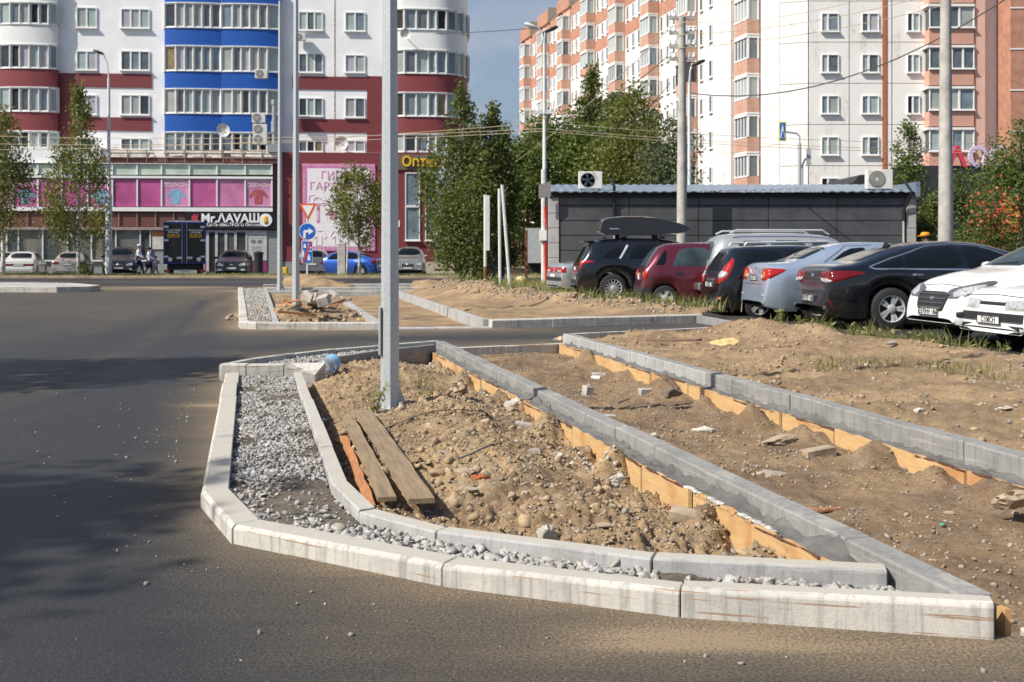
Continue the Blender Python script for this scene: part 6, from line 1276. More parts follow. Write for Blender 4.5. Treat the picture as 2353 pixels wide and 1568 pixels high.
c.patch('tail_light', [(-.34, .93), (-.30, .80), (-.05, .76), (.18, .81), (.47, .94), (.30, .965), (-.1, .965)], 'rq', LRED, .014); c.patch('reversing_light', [(-.30, .845), (-.28, .79), (-.05, .765), (.06, .80), (-.05, .84)], 'rq', LWHT, .022)
c.plate('rear', .50, 'Р017ВУ 186'); c.handle(1.42, .90, CHROME); c.handle(2.55, .885, CHROME)
for u, v in ((-.42, .75), (-.38, .45)): pass
c.strip('panel_seam', [(1.32, 1.0), (1.30, .8), (1.42, .62)], 'side', .009, SEAM, .002); c.strip('panel_seam', [(2.35, 1.0), (2.36, .3)], 'side', .009, SEAM, .002); c.strip('boot_seam', [(-.78, 1.0), (-.74, .62), (.74, .62), (.78, 1.0)], 'rear', .01, SEAM, .002, False)
c.patch('reflector', [(-.06, .50), (-.03, .50), (.05, .36), (.03, .36)], 'rq', LRED, .01, smoothing=False); c.strip('bumper_trim', [(-.8, .36), (.8, .36)], 'rear', .05, CHROME, .008, False); c.strip('bumper_valance', [(-.75, .29), (.75, .29)], 'rear', .09, TRIM, .01, False)
mb = MB(); mb.prism([(0, 0), (.22, .0), (.05, .09)], -.02, .02); mb.build('antenna_fin', PB, c.root, loc=(1.28, 0, 1.36)); c.mirror_(3.35, 1.0, PB); c.patch('boot_badge', [(-.05, .86), (.05, .86), (.05, .91), (-.05, .91)], 'rear', CHROME, .012, False)
# --- silver sedan
PS = paint('paint_silver_blue', (.44, .53, .65), .6, .3, amt=.12)
top = [(.0, .36), (.03, .6), (.06, .80), (.10, 1.02), (.18, 1.085), (.55, 1.10), (.75, 1.16), (1.25, 1.38), (1.7, 1.465), (2.2, 1.475), (2.7, 1.44), (3.2, 1.24), (3.5, 1.06), (4.0, .98), (4.35, .84), (4.5, .6), (4.54, .36)]
belt = [(0, .93), (.6, .97), (1.5, .97), (2.6, .94), (3.5, .9), (4.54, .62)]
q = G(1733, 748); c = Car('sedan', 'silver-blue sedan with red and amber tail lights, between two black cars', (4.55, 21.5, 0), HD, 4.54, 1.76, top, belt, .315, (1.0, 3.6), PS, 'split', .19)
glasshouse(c, [[(1.12, 1.01), (2.02, 1.0), (2.0, 1.37), (1.62, 1.34)], [(2.1, 1.0), (3.05, .98), (2.6, 1.34), (2.1, 1.37)]], [(-.60, 1.15), (.60, 1.15), (.50, 1.38), (-.50, 1.38)], [(-.6, 1.08), (.6, 1.08), (.5, 1.36), (-.5, 1.36)], GLASS_T)
c.strip('window_trim', [(1.02, 1.0), (1.2, 1.14), (1.6, 1.385), (2.1, 1.405)], 'side', .02, CHROME, .01)
c.patch('tail_light', [(-.28, .82), (-.2, .74), (.0, .76), (.22, .90), (.28, .96), (.0, .985), (-.22, .97)], 'rq', LREDB, .014); c.patch('indicator', [(-.19, .80), (-.1, .79), (-.1, .93), (-.19, .92)], 'rq', LAMB, .02); c.patch('reversing_light', [(-.27, .80), (-.2, .77), (-.19, .86), (-.26, .87)], 'rq', LWHT, .02)
c.plate('rear', .80, 'М517КТ 86'); c.strip('boot_seam', [(-.62, 1.04), (-.58, .68), (.58, .68), (.62, 1.04)], 'rear', .01, SEAM, .002, False); c.strip('panel_seam', [(2.06, .98), (2.06, .3)], 'side', .009, SEAM, .002); c.handle(1.3, .88); c.strip('bumper_trim', [(-.7, .32), (.7, .32)], 'rear', .02, SEAM, .003, False); c.patch('boot_badge', [(-.05, .95), (.05, .95), (.05, 1.0), (-.05, 1.0)], 'rear', CHROME, .012, False); c.patch('reflector', [(-.2, .46), (-.08, .46), (-.08, .5), (-.2, .5)], 'rq', LWHT, .01)
# --- black estate
top = [(.0, .34), (.03, .55), (.06, .80), (.10, .95), (.22, 1.2), (.34, 1.42), (.5, 1.475), (1.0, 1.50), (1.9, 1.51), (2.6, 1.45), (3.1, 1.2), (3.4, 1.02), (3.95, .92), (4.2, .75), (4.3, .55), (4.34, .34)]
belt = [(0, .85), (.5, .93), (2.6, .92), (3.4, .88), (4.34, .62)]
c = Car('estate_car', 'black estate car with tall red and white tail lights and a roof bar', (4.03, 23.3, -.08), HD, 4.34, 1.70, top, belt, .3, (.85, 3.4), PB, 'split', .2, .16)
glasshouse(c, [[(.55, .98), (1.35, .97), (1.35, 1.38), (.62, 1.38)], [(1.42, .97), (2.15, .96), (2.12, 1.40), (1.42, 1.40)], [(2.22, .96), (3.0, .95), (2.55, 1.38), (2.22, 1.40)]], [(-.6, .98), (.6, .98), (.5, 1.36), (-.5, 1.36)], [(-.6, 1.05), (.6, 1.05), (.5, 1.38), (-.5, 1.38)], GLASS_T)
c.patch('tail_light', [(-.17, .72), (.02, .75), (.13, .86), (.17, 1.12), (.14, 1.24), (.06, 1.16), (-.08, .98), (-.15, .84)], 'rq', LREDB, .014); c.patch('reversing_light', [(-.13, .90), (-.10, .82), (.08, .85), (.12, .96), (-.06, .99)], 'rq', LWHT, .024)
c.plate('rear', .70, 'А152СС'); c.strip('boot_handle', [(-.3, .80), (.3, .80)], 'rear', .05, CHROME, .014, False); c.strip('bumper_trim', [(-.75, .44), (.75, .44)], 'rear', .012, SEAM, .003, False); c.patch('reflector', [(-.1, .40), (.02, .40), (.02, .46), (-.1, .46)], 'rq', LREDB, .01); mb = MB(); mb.tube([(.6, -.60, 1.49), (.65, -.60, 1.55), (2.3, -.60, 1.57), (2.4, -.60, 1.5)], .02, 6); mb.tube([(.6, .60, 1.49), (.65, .60, 1.55), (2.3, .60, 1.57), (2.4, .60, 1.5)], .02, 6); mb.build('roof_rails', RIMS, c.root)
# --- silver off-roader behind
PSV = paint('paint_silver', (.52, .53, .53), .6, .35)
top = [(.0, .48), (.03, .75), (.06, .95), (.14, 1.25), (.24, 1.5), (.42, 1.66), (.8, 1.70), (2.2, 1.71), (2.9, 1.64), (3.3, 1.3), (3.5, 1.12), (4.1, 1.04), (4.4, .85), (4.5, .5)]
belt = [(0, .95), (.5, 1.02), (2.9, 1.0), (3.5, .98), (4.5, .8)]
c = Car('off_roader', 'silver off-roader with a high bumper behind the black estate car', (4.15, 25.2, 0), HD, 4.5, 1.74, top, belt, .36, (.95, 3.5), PSV, 'split', .4, .12)
glasshouse(c, [[(.62, 1.14), (1.35, 1.12), (1.35, 1.52), (.75, 1.53)], [(1.43, 1.12), (2.2, 1.1), (2.2, 1.54), (1.43, 1.54)], [(2.3, 1.1), (3.15, 1.08), (2.8, 1.5), (2.3, 1.54)]], [(-.58, 1.12), (.58, 1.12), (.5, 1.52), (-.5, 1.52)], [(-.6, 1.15), (.6, 1.15), (.5, 1.58), (-.5, 1.58)], GLASS_L)
c.patch('tail_light', [(-.1, .78), (.08, .78), (.08, 1.0), (-.1, 1.0)], 'rq', LREDB, .012); c.plate('rear', .82, None, 0, .16, .3); mb = MB(); mb.bx((-.2, -.85, .45), (.02, .85, .62)); mb.build('bumper', CHROME, c.root, bevel=.03); c.strip('wiper', [(-.1, 1.13), (.3, 1.35)], 'rear', .025, TRIM, .02, False)
for sy in (-1, 1): mb = MB(); mb.tube([(.55, sy*.62, 1.69), (.7, sy*.62, 1.76), (2.6, sy*.62, 1.76), (2.75, sy*.62, 1.66)], .022, 6); mb.build('roof_rail', RIMS, c.root)
# --- small dark red hatchback
PR = paint('paint_dark_red', (.105, .006, .018), .4, .3, amt=.3)
top = [(.0, .34), (.04, .55), (.08, .66), (.13, .92), (.25, 1.15), (.42, 1.38), (.62, 1.475), (1.1, 1.50), (1.7, 1.50), (2.15, 1.44), (2.6, 1.15), (2.8, 1.0), (3.2, .92), (3.4, .75), (3.48, .55), (3.5, .34)]
belt = [(0, .82), (.4, .90), (2.4, .90), (2.8, .88), (3.5, .6)]
c = Car('hatchback', 'small dark red hatchback with a grey plastic bumper', from_wheel(.55, 1.5, place(1527, 714), R(1)), R(1), 3.5, 1.50, top, belt, .275, (.55, 2.88), PR, 'split', .2, .14, skirt=lambda x: .52 if x < .26 else (.50 if x > 3.2 else 0))
glasshouse(c, [[(.72, .97), (1.55, .97), (1.55, 1.38), (1.05, 1.38), (.85, 1.30)], [(1.66, .97), (2.45, .96), (2.05, 1.38), (1.66, 1.38)]], [(-.5, .98), (.5, .98), (.42, 1.36), (-.42, 1.36)], [(-.5, 1.03), (.5, 1.03), (.42, 1.36), (-.42, 1.36)], GLASS_L)
c.patch('quarter_glass', [(.36, 1.0), (.56, 1.0), (.62, 1.30), (.55, 1.33)], 'side', GLASS_T, .007)
c.patch('tail_light', [(-.13, .70), (-.02, .66), (.09, .72), (.11, .86), (.0, .91), (-.11, .86)], 'rq', LREDB, .018); c.patch('indicator', [(-.1, .77), (-.02, .76), (-.02, .84), (-.1, .83)], 'rq', LAMB, .026); c.plate('rear', .74, None, .0, .16, .3); c.handle(.78, .83, TRIM, .17); c.strip('panel_seam', [(.62, .96), (.64, .78), (.8, .62)], 'side', .009, SEAM, .002); c.strip('panel_seam', [(1.61, 1.4), (1.61, .28)], 'side', .009, SEAM, .002); c.strip('rub_line', [(.2, .70), (3.1, .66)], 'side', .012, PR, .006)
# --- black SUV with roof box
top = [(.0, .42), (.03, .65), (.06, .9), (.10, 1.1), (.24, 1.3), (.36, 1.5), (.30, 1.57), (.6, 1.62), (1.3, 1.66), (2.2, 1.65), (2.8, 1.56), (3.3, 1.27), (3.5, 1.13), (4.1, 1.02), (4.4, .85), (4.5, .6), (4.53, .4)]
top = [(.0, .42), (.03, .65), (.06, .9), (.10, 1.1), (.22, 1.3), (.30, 1.48), (.40, 1.58), (.7, 1.63), (1.3, 1.66), (2.2, 1.65), (2.8, 1.56), (3.3, 1.27), (3.5, 1.13), (4.1, 1.02), (4.4, .85), (4.5, .6), (4.53, .4)]
belt = [(0, .95), (.5, 1.06), (1.5, 1.04), (2.8, 1.0), (3.5, .97), (4.53, .72)]
c = Car('suv', 'black SUV with bright red tail lights and many-spoked wheels', from_wheel(.92, 1.84, place(1408, 694), R(3)), R(3), 4.53, 1.84, top, belt, .36, (.92, 3.6), PB, 'spokes', .24, .17, skirt=lambda x: .0)
suv = c
glasshouse(c, [[(.62, 1.13), (1.05, 1.12), (1.25, 1.42), (.9, 1.38)], [(1.32, 1.12), (2.2, 1.10), (2.18, 1.50), (1.52, 1.49)], [(2.3, 1.10), (3.15, 1.08), (2.75, 1.44), (2.3, 1.5)]], [(-.62, 1.16), (.62, 1.16), (.52, 1.46), (-.52, 1.46)], [(-.62, 1.15), (.62, 1.15), (.52, 1.52), (-.52, 1.52)], GLASS_T)
c.strip('window_pillar', [(1.10, 1.12), (1.32, 1.47)], 'side', .05, RIMS, .007); c.patch('tail_light', [(-.22, 1.06), (.22, 1.07), (.30, 1.03), (.04, .99), (-.01, .84), (-.10, .76), (-.06, .92), (-.1, 1.0)], 'rq', LREDB, .014, rings=4)
c.handle(1.18, .94); c.strip('wheel_arch_trim', [(.92+.47*math.cos(a), .36+.47*math.sin(a)) for a in [R(8+164*i/16) for i in range(17)]], 'side', .075, TRIM, .012); c.strip('wheel_arch_trim', [(3.6+.47*math.cos(a), .36+.47*math.sin(a)) for a in [R(8+164*i/16) for i in range(17)]], 'side', .075, TRIM, .012); mb = MB(); mb.bx((.20, -.55, 1.555), (.48, .55, 1.585)); mb.build('spoiler', PB, c.root, bevel=.01); c.plate('rear', .86, None); c.strip('bumper_cladding', [(-.8, .50), (.8, .50)], 'rear', .12, TRIM, .012, False); mb = MB(); mb.prism([(0, 0), (.2, .0), (.05, .08)], -.02, .02); mb.build('antenna_fin', PB, c.root, loc=(.75, 0, 1.62)); c.strip('panel_seam', [(1.28, 1.1), (1.26, .8), (1.42, .62)], 'side', .009, SEAM, .002)
rbx = empty('roof_box', suv.root.location+Vector((0, 0, 1.64)), R(3), 'streamlined glossy black roof box on the SUV', 'roof box')
prof = [(.62, .16), (.66, .07), (.85, .005), (2.2, .0), (2.85, .06), (3.1, .17), (2.9, .30), (2.5, .42), (1.9, .52), (1.3, .53), (.72, .46), (.66, .30)]
def shell(prof, hw, n=8):
    mb = MB(); cx = sum(p[0] for p in prof)/len(prof); cz = .22; vs = []; pr = smooth_poly(prof+[prof[0]], 1)[:-1]; k = len(pr)
    for j in range(n+1): t = j/n*2-1; sc_ = max(.02, (1-abs(t)**4))**.5 if abs(t) < 1 else .55; sc_ = .78+.22*sc_; vs += [(cx+(x-cx)*(sc_*.3+.7), t*hw, cz+(z-cz)*sc_+.08) for x, z in pr]
    fs = [(j*k+i, j*k+(i+1) % k, (j+1)*k+(i+1) % k, (j+1)*k+i) for j in range(n) for i in range(k)]+[tuple(range(k-1, -1, -1)), tuple(n*k+i for i in range(k))]; mb.add(vs, fs); return mb
shell(prof, .42).build('shell', M('roof_box_black', (.010, .011, .013), .22, var=0, coat=1.), rbx, smooth=True, angle=70)
mb = MB(); mb.bx((.9, -.44, .235), (1.15, -.4, .275)); mb.build('lock_badge', CHROME, rbx, bevel=.008)
for x in (1.25, 2.25): mb = MB(); mb.bx((x-.05, -.55, .035), (x+.05, .55, .075)); mb.bx((x-.09, -.5, -.0), (x+.09, -.38, .1)); mb.bx((x-.09, .38, -.0), (x+.09, .5, .1)); mb.build('cross_bar', TRIM, rbx, bevel=.01)
# --- silver old sedan at the end of the row
top = [(.0, .34), (.03, .6), (.06, .84), (.12, .96), (.5, 1.0), (.75, 1.06), (1.2, 1.34), (1.6, 1.40), (2.3, 1.41), (2.7, 1.3), (3.05, 1.0), (3.7, .9), (4.1, .75), (4.26, .34)]
c = Car('sedan', 'silver sedan at the far end of the row with its boot towards the weeds', (1.18, 33.0, 0), R(14), 4.26, 1.68, top, [(0, .84), (.7, .9), (2.8, .88), (4.26, .6)], .29, (.85, 3.35), paint('paint_silver_old', (.46, .49, .51), .6, .35), 'seven', .2)
glasshouse(c, [[(.95, .95), (1.75, .95), (1.75, 1.3), (1.3, 1.28)], [(1.85, .95), (2.7, .93), (2.4, 1.28), (1.85, 1.3)]], [(-.55, 1.02), (.55, 1.02), (.45, 1.3), (-.45, 1.3)], None, GLASS_L); c.patch('tail_light', [(-.5, .70), (-.5, .85), (.1, .85), (.1, .70)], 'rq', LREDB, .012, smoothing=False); c.patch('reversing_light', [(-.3, .71), (-.3, .78), (-.05, .78), (-.05, .71)], 'rq', LWHT, .02, smoothing=False); c.strip('bumper', [(-.75, .52), (.75, .52)], 'rear', .1, TRIM, .02, False); c.plate('rear', .62)
# --- white modern sedan facing left
PW = paint('paint_white', (.78, .78, .77), 0., .3, amt=.12); HW = R(188)
top = [(.0, .36), (.05, .8), (.12, 1.04), (.6, 1.1), (1.2, 1.36), (1.8, 1.46), (2.5, 1.44), (3.1, 1.14), (3.3, 1.03), (3.7, .97), (4.05, .87), (4.25, .72), (4.34, .55), (4.37, .34)]
c = Car('sedan', 'white sedan facing left with a dark mesh grille and slanted headlights', (10.2, 16.55, .02), HW, 4.37, 1.70, top, [(0, .9), (2.6, .93), (3.3, .90), (4.0, .78), (4.37, .58)], .31, (.9, 3.5), PW, 'split', .18, .2)
glasshouse(c, [[(1.0, 1.0), (1.85, .99), (1.85, 1.36), (1.4, 1.33)], [(1.95, .99), (2.95, .97), (2.4, 1.34), (1.95, 1.37)]], None, [(-.64, 1.06), (.64, 1.06), (.5, 1.4), (-.5, 1.4)], GLASS_L)
c.patch('grille', [(-.44, .70), (.44, .70), (.38, .50), (.32, .42), (-.32, .42), (-.38, .50)], 'front', TRIM, .012, False, rings=4); [c.strip('grille_bar', [(-.42+.03*k, .66-.06*k), (.42-.03*k, .66-.06*k)], 'front', .012, KG, .022, False) for k in range(4)]; c.patch('emblem', [(-.07, .60), (0, .565), (.07, .60), (0, .64)], 'front', CHROME, .03, False, rings=2)
for vw in ('fq',): c.patch('headlight', [(-.30, .70), (-.28, .60), (-.05, .62), (.20, .72), (.38, .84), (.30, .87), (.0, .80), (-.25, .745)], vw, LSMK, .008); c.patch('headlight_lens', [(-.20, .69), (-.18, .63), (-.03, .645), (.14, .71), (.28, .815), (.1, .79), (-.1, .745)], vw, LWHT, .02)
c.plate('front', .42, 'Е070НН 186'); c.patch('lower_grille', [(-.62, .34), (.62, .34), (.56, .27), (-.56, .27)], 'front', TRIM, .012, False, rings=3, smoothing=False); c.strip('bonnet_seam', [(-.55, .775), (0, .80), (.55, .775)], 'front', .012, SEAM, .003, False); c.patch('fog_light', [(-.1, .44), (.1, .46), (.1, .38), (-.1, .36)], 'fq', TRIM, .012); c.mirror_(2.95, 1.0, PW); c.strip('wiper', [(-.3, 1.07), (.25, 1.1)], 'front', .03, TRIM, .02, False)
# --- old white sedan, nearest at the right edge
top = [(.0, .36), (.05, .8), (.15, 1.0), (.7, 1.02), (1.3, 1.3), (1.8, 1.38), (2.5, 1.37), (3.1, 1.08), (3.35, .95), (3.9, .88), (4.45, .78), (4.54, .66), (4.58, .5), (4.6, .3)]
c = Car('sedan', 'old white sedan at the right edge with a black bumper strip and rectangular headlights', (10.72, 15.25, 0), HW, 4.6, 1.69, top, [(0, .85), (2.6, .88), (3.4, .86), (4.3, .74), (4.6, .6)], .31, (.95, 3.65), PW, 'split', .18, .18, front_w=.86)
glasshouse(c, [[(1.0, .95), (1.85, .94), (1.85, 1.28), (1.4, 1.25)], [(1.95, .94), (2.95, .92), (2.4, 1.26), (1.95, 1.29)]], None, [(-.62, 1.0), (.62, 1.0), (.5, 1.3), (-.5, 1.3)], GLASS_L)
c.patch('headlight', [(-.34, .54), (-.34, .64), (.02, .67), (.22, .68), (.20, .57), (.02, .545)], 'fq', LWHT, .014, smoothing=False); c.patch('headlight_rim', [(-.37, .525), (-.37, .655), (.02, .685), (.24, .695), (.22, .555), (.02, .53)], 'fq', KL, .006, smoothing=False)
c.strip('bumper_strip', [(-.72, .44), (.72, .44)], 'front', .10, TRIM, .025, False); c.strip('bumper_strip', [(3.9, .44), (4.42, .44)], 'side', .10, TRIM, .025); c.plate('front', .40, 'С108СН'); c.patch('fog_light', [(-.3, .24), (-.3, .34), (.05, .34), (.05, .24)], 'fq', TRIM, .012, smoothing=False); c.patch('fog_lens', [(-.12, .255), (-.12, .325), (.02, .325), (.02, .255)], 'fq', LWHT, .02, smoothing=False); c.strip('bonnet_seam', [(-.6, .70), (0, .72), (.6, .70)], 'front', .012, SEAM, .003, False); c.patch('grille', [(-.30, .585), (.30, .585), (.30, .63), (-.30, .63)], 'front', TRIM, .008, False, rings=3, smoothing=False)
# --- cars parked along the shops: rear or nose towards us
SED = [(.0, .34), (.03, .6), (.06, .84), (.12, .98), (.55, 1.02), (.8, 1.1), (1.3, 1.38), (1.75, 1.42), (2.4, 1.42), (2.85, 1.3), (3.25, 1.02), (3.9, .93), (4.35, .76), (4.5, .34)]; SEB = [(0, .84), (.7, .9), (2.9, .9), (4.5, .62)]
HAT = [(.0, .36), (.04, .65), (.08, .95), (.2, 1.25), (.4, 1.46), (.8, 1.52), (1.7, 1.53), (2.4, 1.44), (3.0, 1.12), (3.2, 1.02), (3.8, .94), (4.15, .78), (4.3, .36)]; HAB = [(0, .9), (.5, .96), (3.0, .94), (4.3, .66)]
SUVP = [(.0, .42), (.04, .7), (.08, 1.0), (.25, 1.4), (.42, 1.62), (.9, 1.68), (2.2, 1.68), (2.8, 1.58), (3.3, 1.2), (3.5, 1.1), (4.1, 1.02), (4.4, .82), (4.5, .4)]; SUB = [(0, 1.0), (.5, 1.04), (3.4, 1.0), (4.5, .76)]
def lotcar(name, label, px, Y, rear, top, belt, L, W, col, style, extra=0., z=-.04, metal=.5):
    h = R(90 if rear else -90)+extra; X = (px-CX)*Y/F; dx, dy = math.cos(h), math.sin(h); loc = (X, Y, z) if rear else (X-dx*L, Y-dy*L, z)
    c = Car(name, label, loc, h, L, W, top, belt, .31, (.85, L-.85), paint('paint_%s_%d' % (name, px), col, metal), 'seven', .2, .17); rz = max(p[1] for p in top); bz = belt[1][1]
    glasshouse(c, [[(L*.25, bz+.06), (L*.42, bz+.06), (L*.42, rz-.1), (L*.3, rz-.11)], [(L*.44, bz+.06), (L*.62, bz+.05), (L*.54, rz-.12), (L*.44, rz-.1)]], [(-W*.33, bz+.14), (W*.33, bz+.14), (W*.28, rz-.1), (-W*.28, rz-.1)], [(-W*.35, bz+.16), (W*.35, bz+.16), (W*.29, rz-.1), (-W*.29, rz-.1)], GLASS_T)
    if rear:
        if style == 'band': c.patch('tail_light', [(-.78, .62), (-.2, .62), (-.2, .73), (-.78, .73)], 'rear', LRED, .012, smoothing=False); c.strip('bumper', [(-.7, .5), (.7, .5)], 'rear', .14, PW, .02, False)
        else: c.patch('tail_light', [(-.78, .70), (-.45, .70), (-.45, .84), (-.78, .84)], 'rear', LRED, .014); 
        c.plate('rear', .72 if style != 'band' else .67)
    else:
        c.patch('headlight', [(-.76, .64), (-.42, .6), (-.40, .70), (-.72, .80)], 'front', LWHT, .014); c.patch('grille', [(-.36, .72), (.36, .72), (.28, .52), (-.28, .52)], 'front', TRIM, .012, False, rings=3); c.plate('front', .5); c.patch('emblem', [(-.08, .65), (.08, .65), (.08, .71), (-.08, .71)], 'front', CHROME, .03, False, rings=2); c.mirror_(L*.68, bz+.06, c.pmat); c.patch('fog_light', [(-.72, .36), (-.5, .36), (-.5, .46), (-.72, .46)], 'front', LWHT, .01)
    return c
lotcar('sedan', 'white boxy sedan with a full-width red tail-light band, second from the left edge', 42, 61, True, SED, SEB, 4.6, 1.72, (.7, .7, .69), 'band', R(14), metal=.1)
lotcar('sedan', 'silver car cut by the left edge of the picture', -22, 63.5, False, SED, SEB, 4.4, 1.7, (.5, .52, .52), '')
lotcar('sedan', 'beige sedan seen from behind beside the birch trunk', 155, 61, True, SED, SEB, 4.5, 1.72, (.50, .45, .38), '', R(13))
lotcar('suv', 'dark SUV facing us behind the left lamp post', 272, 62, False, SUVP, SUB, 4.5, 1.83, (.02, .02, .026), '', R(14)); lotcar('hatchback', 'dark hatchback facing us before the fast-food entrance', 531, 61, False, HAT, HAB, 4.4, 1.79, (.018, .016, .02), '', R(9)); lotcar('hatchback', 'grey hatchback with red lights behind the sign post', 716, 61, True, HAT, HAB, 4.2, 1.8, (.16, .155, .16), '', R(5)); lotcar('suv', 'silver-grey SUV facing us at the end of the red wall', 937, 62, False, SUVP, SUB, 4.6, 1.86, (.25, .255, .26), '', R(3))
for c_ in ():
    pass
X = (845-CX)*60.5/F
top = [(.0, .34), (.04, .6), (.08, .88), (.14, 1.03), (.45, 1.07), (1.0, 1.3), (1.6, 1.45), (2.2, 1.46), (2.8, 1.3), (3.3, 1.02), (3.9, .92), (4.3, .7), (4.37, .34)]
c = Car('sedan', 'bright blue sedan turned left in front of the banner', ((878-CX)*61.5/F, 61.3, -.04), R(168), 4.37, 1.72, top, SEB, .31, (.9, 3.45), paint('paint_blue', (.008, .085, .42), .4), 'seven', .2); glasshouse(c, [[(.9, 1.0), (1.75, .98), (1.75, 1.36), (1.3, 1.31)], [(1.85, .98), (2.95, .96), (2.45, 1.32), (1.85, 1.37)]], [(-.55, 1.1), (.55, 1.1), (.48, 1.36), (-.48, 1.36)], None, GLASS_T); c.patch('tail_light', [(-.2, .76), (.0, .74), (.22, .90), (.1, .96), (-.2, .92)], 'rq', LREDB, .014); c.plate('rear', .75)
# --- box lorry
q = A(424, 600, 60.6); th = empty('box_lorry', (q.x, 60.6, -.04), R(15), 'box lorry with black rear doors and blue edges parked before the shop', 'lorry')
LBL = M('lorry_blue', (.02, .05, .36), .45); LBK = M('lorry_black', (.022, .021, .021), .5, var=.1)
mb = MB(); mb.bx((-1.09, .02, .72), (1.09, 3.6, 2.98)); mb.build('box', LBL, th, bevel=.03); mb = MB(); mb.prism([(-1.02, 2.98), (-.7, 3.06), (.7, 3.06), (1.02, 2.98)], .05, 3.5); mb.build('roof_cap', FRAME, th)
for sx in (-1, 1):
    mb = MB(); mb.bx((sx*.035, 0, .80), (sx*1.03, .021, 2.93)); dr = mb.build('rear_door', LBK, th, bevel=.008)
    mb = MB(); mb.tube([(sx*.12, -.03, .78), (sx*.12, -.03, 2.95)], .02, 6); mb.bx((sx*.13-.02, -.035, 1.0), (sx*.13+.28*sx, -.01, 1.12)); mb.build('lock_bar', CHROME, dr)
    for z in (1.12, 2.0, 2.72): mb = MB(); mb.bx((sx*.82, -.03, z-.05), (sx*1.06, .0, z+.05)); mb.build('hinge', CHROME, dr)
    text('lettering', 'ГРУЗОТАКСИ', .115, dr, (sx*.57, -.004, 2.5), FRONT, LETW, .002, 'CENTER', .003); text('lettering', 'ПЕРЕЕЗДЫ', .1, dr, (sx*.57, -.004, 2.39), FRONT, LETW, .002, 'CENTER', .003); text('lettering', '36-36-36', .19, dr, (sx*.57, -.004, 2.22), FRONT, YEL, .002, 'CENTER', .006, .95); mb = MB(); mb.bx((sx*.57-.32, -.006, 2.15), (sx*.57+.32, -.001, 2.18)); mb.build('underline', YEL, dr)
    mb = MB(); mb.lathe([(.11, 0), (.11, .006)], 18, M=Matrix.Translation((sx*.74, -.002, .98)) @ Matrix.Rotation(R(90), 4, 'X')); mb.build('speed_disc', LETW, dr)
    mb = MB(); mb.bx((sx*.75, .1, .28), (sx*1.05, .2, .42)); mb.build('tail_light', LREDB, th); mb = MB(); mb.bx((sx*.85, .09, .3), (sx*.95, .099, .4)); mb.build('indicator', LAMB, th); mb = MB(); mb.lathe([(.36, -.14), (.36, .14)], 20, M=Matrix.Translation((sx*.78, 1.0, .36)) @ Matrix.Rotation(R(90), 4, 'Y')); mb.build('wheel', TYRE, th, smooth=True, angle=40); mb = MB(); mb.lathe([(.36, -.14), (.36, .14)], 20, M=Matrix.Translation((sx*.82, 4.3, .36)) @ Matrix.Rotation(R(90), 4, 'Y')); mb.build('wheel', TYRE, th, smooth=True, angle=40)
mb = MB(); mb.bx((-.9, .3, .4), (.9, 3.4, .70)); mb.build('chassis', TRIM, th); mb = MB(); mb.bx((-.26, .12, .3), (.26, .14, .42)); mb.build('number_plate', PLATE, th); mb = MB(); mb.prism([(-.95, .4), (-1.0, 1.4), (-.8, 2.2), (.8, 2.2), (1.0, 1.4), (.95, .4)], 3.7, 5.4); mb.build('cab', LBL, th, bevel=.05)
# ------------------------------------------------------------------ trees
def mat_leaf(name, cols, trans=.34):
    m, t, b = nodes(name); g = NN(t, 'ShaderNodeNewGeometry').outputs['Random Per Island']; n = len(cols)
    c = ramp(t, g, [(i/max(1, n-1), q) for i, q in enumerate(cols)]); t.links.new(c, b.inputs['Base Color']); b.inputs['Roughness'].default_value = .55; b.inputs['Specular IOR Level'].default_value = .3
    tr = NN(t, 'ShaderNodeBsdfTranslucent'); t.links.new(mixc(t, .5, c, (.2, .25, .03)), tr.inputs[0]); mx_ = NN(t, 'ShaderNodeMixShader'); mx_.inputs[0].default_value = trans
    out = t.nodes['Material Output']; t.links.new(b.outputs[0], mx_.inputs[1]); t.links.new(tr.outputs[0], mx_.inputs[2]); t.links.new(mx_.outputs[0], out.inputs[0]); return m
LF_B = mat_leaf('birch_leaves', [(0.154, 0.166, 0.038), (0.100, 0.118, 0.030), (0.216, 0.221, 0.054), (0.126, 0.134, 0.038), (0.270, 0.236, 0.068)]); LF_D = mat_leaf('dark_leaves', [(0.097, 0.120, 0.035), (0.138, 0.163, 0.041), (0.078, 0.098, 0.030), (0.193, 0.209, 0.057)]); LF_G = mat_leaf('green_leaves', [(0.090, 0.126, 0.030), (0.126, 0.173, 0.041), (0.064, 0.095, 0.024), (0.162, 0.205, 0.054)]); LF_P = mat_leaf('willow_leaves', [(.126, .154, .084), (.098, .126, .070), (.168, .196, .112), (.084, .112, .056)])
BIRCH = M('birch_bark', (.62, .59, .53), .85, col2=(.10, .09, .08), vs=5, sc=(1, 1, 2.5), lo=.52, hi=.62); DARKB = M('dark_bark', (.12, .09, .065), .9, var=.3, vs=6); TANB = M('dead_bark', (.42, .33, .22), .9, var=.25, vs=6)
def leaf_mesh(C, S, mat, droop, rng, name='crown', aspect=.6):
    n = len(C); a = rng.normal(size=(n, 3)); a[:, 2] = a[:, 2]*(1-droop)-droop*1.3; a /= np.linalg.norm(a, axis=1)[:, None]; b = np.cross(a, rng.normal(size=(n, 3))); b /= np.linalg.norm(b, axis=1)[:, None]+1e-9
    a = a*S[:, None]; b = b*S[:, None]*aspect
    V = np.stack([C-a*.5, C+b*.5, C+a*.55, C-b*.5], 1).reshape(-1, 3); Fq = np.arange(4*n).reshape(n, 4); return np_mesh(name, V, Fq, mat)
